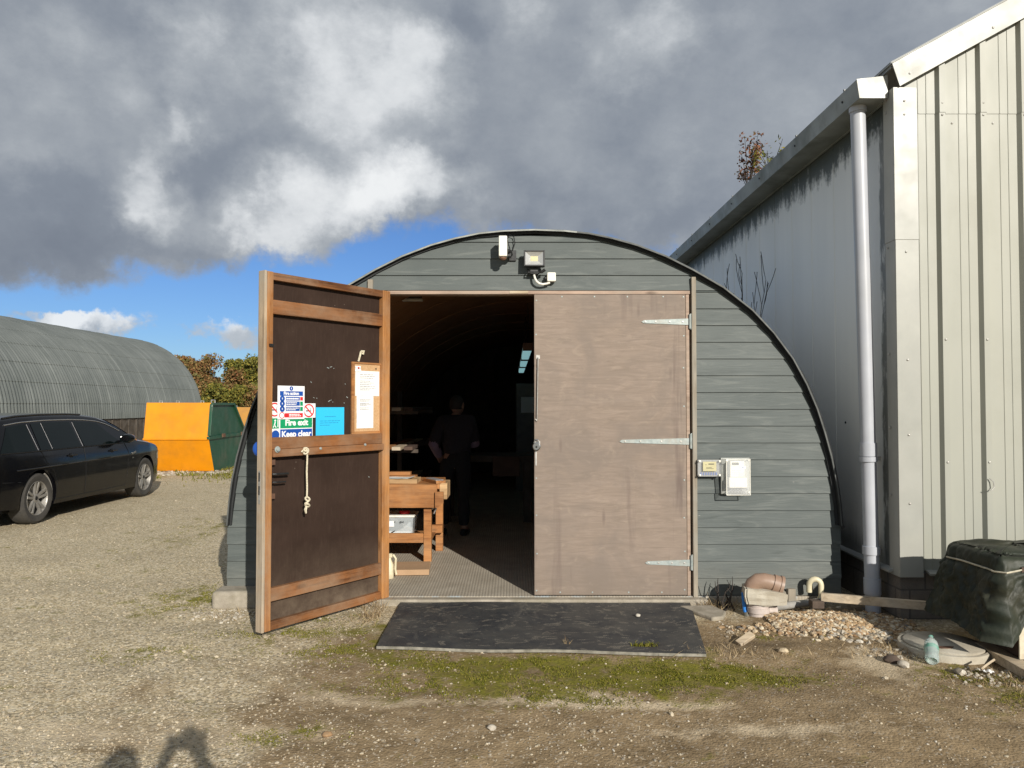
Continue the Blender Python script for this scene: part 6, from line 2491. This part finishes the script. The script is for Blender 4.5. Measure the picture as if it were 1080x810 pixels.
tree(-18.75, 40.0, 4.25, 3.4, 'leaf_russet', 'rounded russet brown autumn tree just right of the corrugated hut', 3, 11000)
tree(-17.2, 43.5, 4.35, 3.0, 'leaf_russet', 'reddish brown tree between the russet tree and the yellow green one', 4, 8000)
tree(-15.9, 40.5, 4.45, 3.2, 'leaf_green', 'yellow green bushy tree left of the open door beyond the skips', 5, 11000)
tree(-17.3, 38.6, 3.5, 2.8, 'leaf_russet', 'low olive brown tree filling the gap between the russet and yellow green trees', 14, 7000)
tree(-13.9, 41.0, 4.2, 3.4, 'leaf_dark', 'dark green tree half hidden behind the edge of the open door', 6, 8000)
tree(-11.4, 44.0, 4.3, 4.0, 'leaf_green', 'green tree standing hidden behind the hut far across the yard', 7, 9000)
tree(-7.5, 46.0, 4.5, 4.2, 'leaf_russet', 'russet tree standing hidden behind the hut far across the yard', 8, 9000)
tree(-24.5, 46.0, 4.0, 4.2, 'leaf_dark', 'dark tree hidden behind the end of the corrugated hut', 9, 6000)
tree(-18.0, 37.5, 2.7, 2.6, 'leaf_russet', 'low reddish bush at the foot of the russet tree', 10, 5000, leaf=.09)
tree(-16.2, 36.6, 2.6, 2.6, 'leaf_green', 'low yellow green bush in front of the yellow green tree', 11, 5000, leaf=.09)
tree(-14.2, 37.0, 2.6, 2.8, 'leaf_russet', 'low russet bush beside the dark tree behind the door', 12, 5000, leaf=.09)


def bare_shrub():
    r = random.Random(21)
    bx, by = 2.735, 2.5
    t = thing('bare_shrub', 'leafless twiggy shrub growing between the hut and the shed wall', 'shrub', (bx, by, 0))
    mb = MB()

    def grow(p, d, ln, rad, lev):
        pts = [p]
        rs = [rad]
        q = p
        for k in range(4):
            d = (d + Vector((r.uniform(-.06, .04), r.uniform(-.22, .22), r.uniform(-.05, .12)))).normalized()
            q = q + d * ln / 4
            q.x = max(-.22, min(.06, q.x))
            pts.append(q)
            rs.append(max(.0035, rad * (1 - .2 * (k + 1))))
            if lev < 3 and k >= 1:
                for s in range(2 if lev < 2 else 1):
                    if r.random() < .8:
                        grow(q, (d + Vector((r.uniform(-.1, .05), r.choice((-1, 1)) * r.uniform(.4, .95), r.uniform(-.1, .35)))).normalized(), ln * r.uniform(.5, .85), rs[-1] * .65, lev + 1)
        mb.tube(pts, rs, 5)
    for a, b, ln in ((0, .00, 3.0), (-.06, -.06, 2.8), (.06, .10, 2.55)):
        p0 = Vector((0, a, 0))
        p1 = Vector((-.02, a + b * 1.5, ln * .62))
        mb.tube([p0, p0.lerp(p1, .5) + Vector((0, .02, 0)), p1], [.018, .015, .012], 6)
        grow(p1, Vector((-.03, b * 2.2, 1)).normalized(), ln * .25, .010, 1)
    mb.build('branches', M['twig'], t)


bare_shrub()


def gutter_weeds():
    for px, py, hh, wd, lm, label, seed, n in ((789, 190, .50, .50, 'red_leaf', 'reddish brown weed sprouting out of the shed gutter', 31, 640), (812, 172, .26, .5, 'leaf_green', 'smaller sparse green weed in the gutter beside the reddish one', 32, 150)):
        Z = 2.68 * FPX / (px - 540)
        y = CAM.y + Z
        r = random.Random(seed)
        t = thing('gutter_weed', label, 'weed', (SX - .13, y, EAVE - .14))
        mb = MB()
        tips = []
        for k in range(14):
            a = r.uniform(0, 6.28)
            l = hh * r.uniform(.6, 1.15)
            e = Vector((math.cos(a) * wd * .55 * r.random(), math.sin(a) * wd * r.uniform(.2, 1), l + .1))
            m_ = Vector((e.x * .35, e.y * .35, e.z * .55))
            mb.tube([(0, 0, 0), m_, e], [.006, .004, .002], 5)
            for f in (.55, .75, .95):
                q = m_.lerp(e, f)
                tips.append((q.x, q.y, q.z, .055))
        mb.build('stems', M['twig'], t)
        V, F = leaf_cloud(tips, n, 1.3, .019, seed)
        m2 = MB()
        m2.v, m2.f, m2.mi = V, F, [0] * len(F)
        m2.build('leaves', M[lm], t, recalc=False)


gutter_weeds()


# ================================================================== people
def skin_mesh(nodes, edges, root, sub=2):
    names = list(nodes)
    me = bpy.data.meshes.new('skeleton')
    me.from_pydata([nodes[k][0] for k in names], [(names.index(a), names.index(b)) for a, b in edges], [])
    ob = bpy.data.objects.new('skeleton', me)
    COL.objects.link(ob)
    ob.modifiers.new('skin', 'SKIN').use_smooth_shade = True
    if not me.skin_vertices:
        bpy.context.view_layer.objects.active = ob
        bpy.ops.mesh.customdata_skin_add()
    for i, k in enumerate(names):
        r = nodes[k][1]
        me.skin_vertices[0].data[i].radius = (r, r) if not isinstance(r, tuple) else r
        me.skin_vertices[0].data[i].use_root = (k == root)
    s = ob.modifiers.new('sub', 'SUBSURF')
    s.levels = s.render_levels = sub
    dg = bpy.context.evaluated_depsgraph_get()
    out = bpy.data.meshes.new_from_object(ob.evaluated_get(dg))
    vs = [v.co.copy() for v in out.vertices]
    fs = [tuple(p.vertices) for p in out.polygons]
    bpy.data.objects.remove(ob)
    return vs, fs


def ellipsoid(mb, c, r, n=20, m=14, fn=None):
    o = len(mb.v)
    for i in range(m + 1):
        th = math.pi * i / m
        for k in range(n):
            ph = 2 * math.pi * k / n
            d = Vector((math.sin(th) * math.cos(ph), math.sin(th) * math.sin(ph), math.cos(th)))
            s = fn(d) if fn else 1.0
            mb.v.append((c[0] + r[0] * d.x * s, c[1] + r[1] * d.y * s, c[2] + r[2] * d.z * s))
    for i in range(m):
        for k in range(n):
            mb.face(o + i * n + k, o + (i + 1) * n + k, o + (i + 1) * n + (k + 1) % n, o + i * n + (k + 1) % n)
    return mb


def hand(mb, wrist, dirv, palm_n, side, curl=.5):
    """palm and five separate fingers"""
    d = Vector(dirv).normalized()
    n = Vector(palm_n)
    n = (n - d * n.dot(d)).normalized()
    s = d.cross(n) * side
    w = Vector(wrist)
    pts = [w - d * .02, w + d * .02, w + d * .06, w + d * .095]
    for q in (-1, 0, 1):
        mb.tube([p + s * q * .022 for p in pts], [.016, .019, .019, .014], 8)
    for k, ln in enumerate((.072, .082, .076, .058)):
        b = w + d * .085 + s * (.030 - .020 * k)
        p, dd = b, d.copy()
        path = [p]
        for seg in range(3):
            dd = (dd + n * curl * (.55 + .25 * seg)).normalized()
            p = p + dd * ln / 3
            path.append(p)
        mb.tube(path, [.0095, .009, .008, .006], 8)
    b = w + d * .03 + s * .032
    mb.tube([b, b + (s * .6 + d * .5).normalized() * .04, b + (s * .35 + d * .8 + n * .4).normalized() * .075], [.012, .011, .008], 8)


def person(name, label, loc, rz, J, cloth, group=None, look=(0, 1, 0), hands=None, bulk=.014):
    """J: joint positions in local space, y ahead"""
    t = thing(name, label, 'person', loc, rz=rz)
    N = {
        'pelvis': (J['pelvis'], (.150, .105)), 'waist': (J['waist'], (.140, .10)), 'chest': (J['chest'], (.165, .115)), 'neck0': (J['neck0'], (.085, .075)), 'neck1': (J['neck1'], .055),
    }
    E_ = [('pelvis', 'waist'), ('waist', 'chest'), ('chest', 'neck0'), ('neck0', 'neck1')]
    for s in 'LR':
        N['sh' + s] = (J['sh' + s], .062)
        N['el' + s] = (J['el' + s], .043)
        N['wr' + s] = (J['wr' + s], .029)
        N['hip' + s] = (J['hip' + s], .092)
        N['kn' + s] = (J['kn' + s], .060)
        N['an' + s] = (J['an' + s], .042)
        N['toe' + s] = (J['toe' + s], .036)
        E_ += [('chest', 'sh' + s), ('sh' + s, 'el' + s), ('el' + s, 'wr' + s), ('pelvis', 'hip' + s), ('hip' + s, 'kn' + s), ('kn' + s, 'an' + s), ('an' + s, 'toe' + s)]
    thin = {k: (v[0], tuple(q * .80 for q in v[1])) if isinstance(v[1], tuple) else v for k, v in N.items()}
    mb = MB().add(*skin_mesh(thin, E_, 'pelvis'))
    # head with face
    hc = Vector(J['head'])
    f = Vector(look).normalized()
    q = Matrix((Vector((0, 0, 1)).cross(-f).normalized(), f, (0, 0, 1))).transposed()
    lx = f.cross(Vector((0, 0, 1))).normalized()
    hm = T(*hc) @ Matrix((lx, f, (0, 0, 1))).transposed().to_4x4()

    def hp(x, y, z):
        return hm @ Vector((x, y, z))
    tmp = MB()
    ellipsoid(tmp, (0, 0, 0), (.076, .096, .118), fn=lambda d: 1 - .16 * max(0, -d.z) * abs(d.x) - (.10 * max(0, -d.z) if d.y < 0 else 0))
    mb.add([hm @ Vector(v) for v in tmp.v], tmp.f)
    mb.tube([hp(0, .085, .012), hp(0, .108, -.018), hp(0, .112, -.03), hp(0, .092, -.036)], [.009, .013, .015, .008], 8)
    mb.tube([hp(-.026, .083, -.062), hp(0, .092, -.060), hp(.026, .083, -.062)], [.004, .007, .004], 8)
    for s in (-1, 1):
        tmp = MB()
        ellipsoid(tmp, (s * .079, -.005, -.005), (.010, .020, .032), 12, 8)
        mb.add([hm @ Vector(v) for v in tmp.v], tmp.f)
    for s, k in ((-1, 'L'), (1, 'R')):
        w = Vector(J['wr' + k])
        d = hands[k][0] if hands else (w - Vector(J['el' + k]))
        hand(mb, w, d, hands[k][1] if hands else (0, .6, -.2), -s if hands is None else hands[k][2], hands[k][3] if hands else .35)
    mb.build('body', M['skin'], t, smooth=2)
    # eyes
    e = MB()
    for s in (-1, 1):
        ellipsoid(e, hp(s * .031, .080, .012), (.013, .013, .010), 10, 8)
    e.build('eyes', M['eye_white'], t, smooth=2)
    h = MB()
    tmp = MB()
    ellipsoid(tmp, (0, -.012, .022), (.083, .100, .112), 20, 12, fn=lambda d: 1.0 if (d.z > -.05 - .5 * d.y * -1 or d.y < .2) and not (d.y > .35 and d.z < .45) and d.z > -.55 else .80)
    h.add([hm @ Vector(v) for v in tmp.v], tmp.f)
    h.build('hair', M['hair'], t, smooth=2)
    # clothes grown on the same bones
    grow = bulk

    def part(nm, keys, ends, mat, root, g=grow):
        n2 = {}
        for k in keys:
            r = N[k][1]
            n2[k] = (N[k][0], tuple(x + g for x in r) if isinstance(r, tuple) else r + g)
        for k, (pos, r) in ends.items():
            n2[k] = (pos, r)
        ed = [x for x in E_ if x[0] in n2 and x[1] in n2] + [x for x in cloth['extra'] if x[0] in n2 and x[1] in n2]
        vs, fs = skin_mesh(n2, ed, root)
        vs = [v + Vector((noise.noise((v.x * 9, v.y * 9, v.z * 16)), noise.noise((v.x * 9 + 5, v.y * 9, v.z * 16)), 0)) * .009 for v in vs]
        MB().add(vs, fs).build(nm, mat, t, smooth=2)
    cut = {}
    for s in 'LR':
        cut['cuff' + s] = (tuple(Vector(J['el' + s]).lerp(Vector(J['wr' + s]), .90)), .040)
        cut['shin' + s] = (tuple(Vector(J['kn' + s]).lerp(Vector(J['an' + s]), .97)), .066)
    cloth = dict(cloth)
    cloth['extra'] = [('el' + s, 'cuff' + s) for s in 'LR'] + [('kn' + s, 'shin' + s) for s in 'LR']
    part('shirt', ['pelvis', 'waist', 'chest', 'neck0', 'shL', 'shR', 'elL', 'elR'], {k: v for k, v in cut.items() if 'cuff' in k}, cloth['shirt'], 'pelvis', max(bulk, .034))
    if cloth.get('sleeve'):
        for s_ in 'LR':
            a, b, c_ = Vector(J['sh' + s_]), Vector(J['el' + s_]), cut['cuff' + s_][0]
            MB().tube([a.lerp(b, .55), a.lerp(b, .8), b, b.lerp(Vector(c_), .5), c_], [.064, .066, .066, .058, .050], 14).build('sleeve', cloth['sleeve'], t, smooth=True)
    part('trousers', ['waist', 'pelvis', 'hipL', 'hipR', 'knL', 'knR'], {k: v for k, v in cut.items() if 'shin' in k}, cloth['trousers'], 'pelvis', .017)
    for s in 'LR':
        a, b = Vector(J['an' + s]), Vector(J['toe' + s])
        d = (b - a)
        d.z = 0
        d.normalize()
        z = -.0
        MB().tube([a + Vector((0, 0, -.045)) - d * .055, a + Vector((0, 0, -.04)), Vector((b.x, b.y, a.z - .048)), Vector((b.x, b.y, a.z - .053)) + d * .05], [.034, .046, .040, .022], 12).build('shoe', M['black'], t, smooth=True)
    return t


# the one inside, seen from behind
J = dict(pelvis=(.025, 0, .955), waist=(.02, .025, 1.10), chest=(0, .075, 1.295), neck0=(-.005, .115, 1.45), neck1=(0, .155, 1.525), head=(.02, .205, 1.60),
         shL=(-.185, .07, 1.40), shR=(.185, .07, 1.40), elL=(-.265, .02, 1.13), elR=(.235, .16, 1.14), wrL=(-.205, .20, .97), wrR=(.08, .36, 1.10),
         hipL=(-.095, 0, .90), hipR=(.095, 0, .90), knL=(-.12, .07, .49), knR=(.10, .0, .49), anL=(-.15, .06, .09), anR=(.10, -.04, .09), toeL=(-.18, .18, .045), toeR=(.14, .09, .045))
J = {k: (v[0] * .96, v[1] * .96, v[2] * .94) for k, v in J.items()}
person('person', 'person in dark clothes with lilac sleeves standing with back turned in the workshop', (-.66, 2.80, .05), R(4), J,
       dict(shirt=M['cloth_dark'], sleeve=M['cloth_lilac'], trousers=M['cloth_trouser']), look=(.55, .83, 0))

# the photographer, whose shadow falls on the yard
PX, PY = -.10, -6.56
ph = Vector((0.0, -6.135, 1.57))
J2 = dict(pelvis=(0, 0, .95), waist=(0, .0, 1.09), chest=(0, .01, 1.29), neck0=(0, .015, 1.44), neck1=(0, .03, 1.52), head=(-.01, .05, 1.60),
          shL=(-.185, .01, 1.38), shR=(.185, .01, 1.38), elL=(-.27, .18, 1.24), elR=(.36, .17, 1.36),
          wrL=(ph.x - PX - .075, ph.y - PY - .04, 1.50), wrR=(ph.x - PX + .10, ph.y - PY - .05, 1.575),
          hipL=(-.095, 0, .89), hipR=(.095, 0, .89), knL=(-.105, .02, .48), knR=(.105, .02, .48), anL=(-.11, 0, .09), anR=(.115, 0, .09), toeL=(-.13, .13, .045), toeR=(.14, .13, .045))
person('person', 'person behind the viewpoint holding up a phone, casting the shadow at lower left', (PX, PY, gh(PX, PY) - .0), 0.0, J2,
       dict(shirt=M['cloth_dark'], trousers=M['cloth_trouser']), bulk=.034, hands={'L': ((.35, .25, .8), (.7, .5, 0), 1, .55), 'R': ((-.5, .3, .5), (-.5, .6, -.3), -1, .55)})
o = MB().box(-.078, .078, -.0045, .0045, -.036, .036).build('mobile_phone', M['black'], None, bevel=.004)
o.location = (0, -6.130, 1.585)
tag(o, 'dark mobile phone held up sideways by the person behind the viewpoint', 'phone')

# ================================================================== sky, sun, camera
SUN = Vector((.425, -1.0, .44)).normalized()
EL = math.asin(SUN.z)
w = bpy.data.worlds.new('World')
scene.world = w
w.use_nodes = True
nt = NT(w.node_tree)
w.node_tree.nodes.clear()
sky = nt.n('ShaderNodeTexSky', sky_type='NISHITA')
sky.sun_disc = False
sky.sun_elevation = EL
sky.sun_rotation = math.atan2(SUN.x, SUN.y)
sky.air_density = 1.0
sky.dust_density = 0.2
sky.ozone_density = 3.0
gen = nt.n('ShaderNodeTexCoord').outputs['Generated']
wn = nt.n('ShaderNodeTexNoise', i_Scale=4.5, i_Detail=7.0, i_Roughness=.58)
nt.link(gen, wn.inputs['Vector'])
off = nt.n('ShaderNodeVectorMath', operation='SUBTRACT')
nt.link(wn.outputs['Color'], off.inputs[0])
off.inputs[1].default_value = (.5, .5, .5)
sc_ = nt.n('ShaderNodeVectorMath', operation='MULTIPLY')
nt.link(off.outputs[0], sc_.inputs[0])
sc_.inputs[1].default_value = (.17, .17, .13)
ad = nt.n('ShaderNodeVectorMath', operation='ADD')
nt.link(gen, ad.inputs[0])
nt.link(sc_.outputs[0], ad.inputs[1])
wf = nt.n('ShaderNodeTexNoise', i_Scale=17.0, i_Detail=8.0, i_Roughness=.62)
nt.link(gen, wf.inputs['Vector'])
off2 = nt.n('ShaderNodeVectorMath', operation='SUBTRACT')
nt.link(wf.outputs['Color'], off2.inputs[0])
off2.inputs[1].default_value = (.5, .5, .5)
sc2 = nt.n('ShaderNodeVectorMath', operation='SCALE')
nt.link(off2.outputs[0], sc2.inputs[0])
sc2.inputs['Scale'].default_value = .075
ad2 = nt.n('ShaderNodeVectorMath', operation='ADD')
nt.link(ad.outputs[0], ad2.inputs[0])
nt.link(sc2.outputs[0], ad2.inputs[1])
nrm = nt.n('ShaderNodeVectorMath', operation='NORMALIZE')
nt.link(ad2.outputs[0], nrm.inputs[0])
xyz = nt.xyz(nrm.outputs[0])
az = nt.math('ARCTAN2', xyz[0], xyz[1])
el = nt.math('ARCSINE', xyz[2])


def ae(px, py):
    d = ray(px, py).normalized()
    return math.atan2(d.x, d.y), math.asin(d.z)


def cblob(px, py, rx, ry, amp, tilt=0.0):
    a, e = ae(px, py)
    ra, re = rx / FPX * .9, ry / FPX * .93
    u = nt.math('SUBTRACT', az, a)
    v = nt.math('SUBTRACT', el, e)
    if tilt:
        u2 = nt.math('ADD', nt.math('MULTIPLY', u, math.cos(tilt)), nt.math('MULTIPLY', v, math.sin(tilt)))
        v = nt.math('SUBTRACT', nt.math('MULTIPLY', v, math.cos(tilt)), nt.math('MULTIPLY', u, math.sin(tilt)))
        u = u2
    q = nt.math('ADD', nt.math('POWER', nt.math('ABSOLUTE', nt.math('DIVIDE', u, ra)), 2.0), nt.math('POWER', nt.math('ABSOLUTE', nt.math('DIVIDE', v, re)), 2.0))
    return nt.math('MULTIPLY', nt.math('EXPONENT', nt.math('MULTIPLY', q, -1.0)), amp)


def add_all(L):
    t = L[0]
    for q in L[1:]:
        t = nt.math('ADD', t, q)
    return t


# lower edge of the cloud deck
edge = [(-60, 285), (20, 292), (100, 300), (190, 296), (235, 282), (280, 262), (330, 268), (380, 256), (430, 244), (520, 244), (620, 246), (690, 262), (760, 285), (900, 320)]
st = []
for px, py in edge:
    a, e = ae(px, py)
    st.append(((a + .75) / 1.5, e))
base = nt.ramp(nt.math('DIVIDE', nt.math('ADD', az, .75), 1.5), [(p, v) for p, v in st])
n_big = nt.n('ShaderNodeTexNoise', i_Scale=3.0, i_Detail=8.0, i_Roughness=.6)
nt.link(gen, n_big.inputs['Vector'])
n_mid = nt.n('ShaderNodeTexNoise', i_Scale=9.0, i_Detail=8.0, i_Roughness=.62)
mp = nt.n('ShaderNodeMapping', i_Location=(3, 5, 1), i_Scale=(1, 1, 1.5))
nt.link(gen, mp.inputs[0])
nt.link(mp.outputs[0], n_mid.inputs['Vector'])
nb = nt.math('SUBTRACT', n_big.outputs[0], .5)
nm = nt.math('SUBTRACT', n_mid.outputs[0], .5)
n_fine = nt.n('ShaderNodeTexNoise', i_Scale=26.0, i_Detail=9.0, i_Roughness=.66)
nt.link(mp.outputs[0], n_fine.inputs['Vector'])
nf = nt.math('SUBTRACT', n_fine.outputs[0], .5)
puff = nt.n('ShaderNodeTexVoronoi', feature='SMOOTH_F1', i_Scale=13.0)
puff.inputs['Smoothness'].default_value = .5
nt.link(ad2.outputs[0], puff.inputs['Vector'])
pf = nt.math('SUBTRACT', .45, puff.outputs['Distance'])
s = nt.math('ADD', nt.math('SUBTRACT', el, base), nt.math('ADD', nt.math('MULTIPLY', nm, .05), nt.math('MULTIPLY', nf, .03)))
deck = nt.ramp(nt.math('MULTIPLY_ADD', s, 8.0, .5), [(.40, 0.0), (.66, 1.0)], 'EASE')
low = add_all([cblob(78, 336, 52, 17, 1.05), cblob(100, 345, 30, 14, .3), cblob(245, 332, 26, 16, .55), cblob(225, 352, 50, 16, .55), cblob(20, 318, 40, 8, .35), cblob(258, 350, 26, 16, .35), cblob(190, 352, 34, 8, .2), cblob(120, 395, 160, 14, .25), cblob(500, 262, 90, 8, .2)])
lowm = nt.ramp(nt.math('ADD', low, nt.math('ADD', nt.math('MULTIPLY', nm, 1.6), nt.math('MULTIPLY', nf, .8))), [(.34, 0.0), (.72, .92)], 'EASE')
mask = nt.math('MAXIMUM', deck, lowm)
# light and dark of the clouds
B = add_all([cblob(372, 212, 84, 26, .78, .12), cblob(300, 205, 46, 26, .30), cblob(440, 198, 60, 22, .25), cblob(262, 240, 34, 18, .34), cblob(330, 175, 60, 16, .12), cblob(168, 224, 34, 26, .46), cblob(150, 232, 22, 14, .2), cblob(182, 132, 22, 18, .34), cblob(160, 175, 16, 26, .22),
             cblob(415, 70, 60, 60, .32), cblob(365, 120, 44, 40, .30), cblob(445, 40, 30, 20, .1), cblob(330, 55, 60, 60, .22), cblob(225, 55, 70, 55, .20), cblob(460, 130, 40, 50, .16), cblob(700, 25, 60, 26, .15), cblob(655, 75, 50, 28, .12), cblob(560, 15, 30, 22, .18), cblob(60, 60, 120, 60, .06), cblob(230, 25, 40, 26, .10),
             cblob(230, 190, 60, 55, -.16), cblob(80, 235, 120, 50, -.20), cblob(290, 150, 50, 26, -.10), cblob(230, 275, 90, 22, -.10), cblob(480, 20, 46, 22, -.14), cblob(660, 225, 130, 46, -.11), cblob(40, 268, 80, 26, -.10), cblob(470, 225, 110, 16, -.05)])
tex = nt.math('ADD', nt.math('MULTIPLY', nm, .9), nt.math('ADD', nt.math('MULTIPLY', nf, .5), nt.math('MULTIPLY', pf, .55)))
Bp = nt.math('MAXIMUM', B, 0.0)
Bn = nt.math('MINIMUM', B, 0.0)
sharp = nt.ramp(nt.math('ADD', Bp, nt.math('MULTIPLY', tex, nt.math('MULTIPLY', nt.math('ADD', Bp, .16), .95))), [(.02, 0.0), (.34, .27), (.75, .54), (1.0, .62)])
b = nt.math('ADD', nt.math('ADD', .41, nt.math('ADD', Bn, sharp)), nt.math('ADD', nt.math('MULTIPLY', nb, .34), nt.math('MULTIPLY', tex, .22)))
# the small low clouds are brighter
b = nt.math('ADD', b, nt.math('MULTIPLY', nt.math('SUBTRACT', 1.0, deck), add_all([cblob(85, 328, 48, 14, .75), cblob(240, 330, 24, 12, .50), cblob(220, 352, 70, 26, .18)])))
cc = nt.ramp(b, [(0.0, (.105, .125, .165)), (.30, (.185, .210, .250)), (.50, (.300, .325, .355)), (.75, (.52, .54, .56)), (1.0, (.66, .675, .685))])
bg1 = nt.n('ShaderNodeBackground', i_Strength=.072)
tint = nt.mix(1.0, sky.outputs[0], (.60, .80, 1.16), 'MULTIPLY')
nt.link(tint, bg1.inputs[0])
bg2 = nt.n('ShaderNodeBackground', i_Strength=1.12)
nt.link(cc, bg2.inputs[0])
mx = nt.n('ShaderNodeMixShader')
nt.link(mask, mx.inputs[0])
nt.link(bg1.outputs[0], mx.inputs[1])
nt.link(bg2.outputs[0], mx.inputs[2])
out = nt.n('ShaderNodeOutputWorld')
nt.link(mx.outputs[0], out.inputs[0])
w.cycles.sampling_method = 'MANUAL'
w.cycles.sample_map_resolution = 1024

sl = bpy.data.lights.new('sun', 'SUN')
sl.energy = 4.6
sl.angle = R(.5)
sl.color = (1.0, .945, .855)
so = bpy.data.objects.new('sun', sl)
COL.objects.link(so)
so.rotation_euler = (-SUN).to_track_quat('-Z', 'Y').to_euler()
so.location = (6, -12, 9)

cd = bpy.data.cameras.new('camera')
cd.sensor_fit = 'HORIZONTAL'
cd.sensor_width = 36
cd.lens = 36 * FPX / 1080
cd.clip_start = .02
cd.clip_end = 6000
co = bpy.data.objects.new('camera', cd)
COL.objects.link(co)
co.location = CAM
co.rotation_euler = (R(90) + PITCH, 0, 0)
scene.camera = co

scene.view_settings.view_transform = 'Standard'
scene.view_settings.look = 'None'
scene.view_settings.exposure = 0.22
scene.view_settings.gamma = 1
scene.view_settings.use_curve_mapping = False
scene.render.resolution_x = 1024
scene.render.resolution_y = 768
scene.cycles.max_bounces = 10
scene.cycles.diffuse_bounces = 7
scene.cycles.transparent_max_bounces = 12
scene.cycles.use_denoising = True
scene.cycles.sample_clamp_indirect = 6
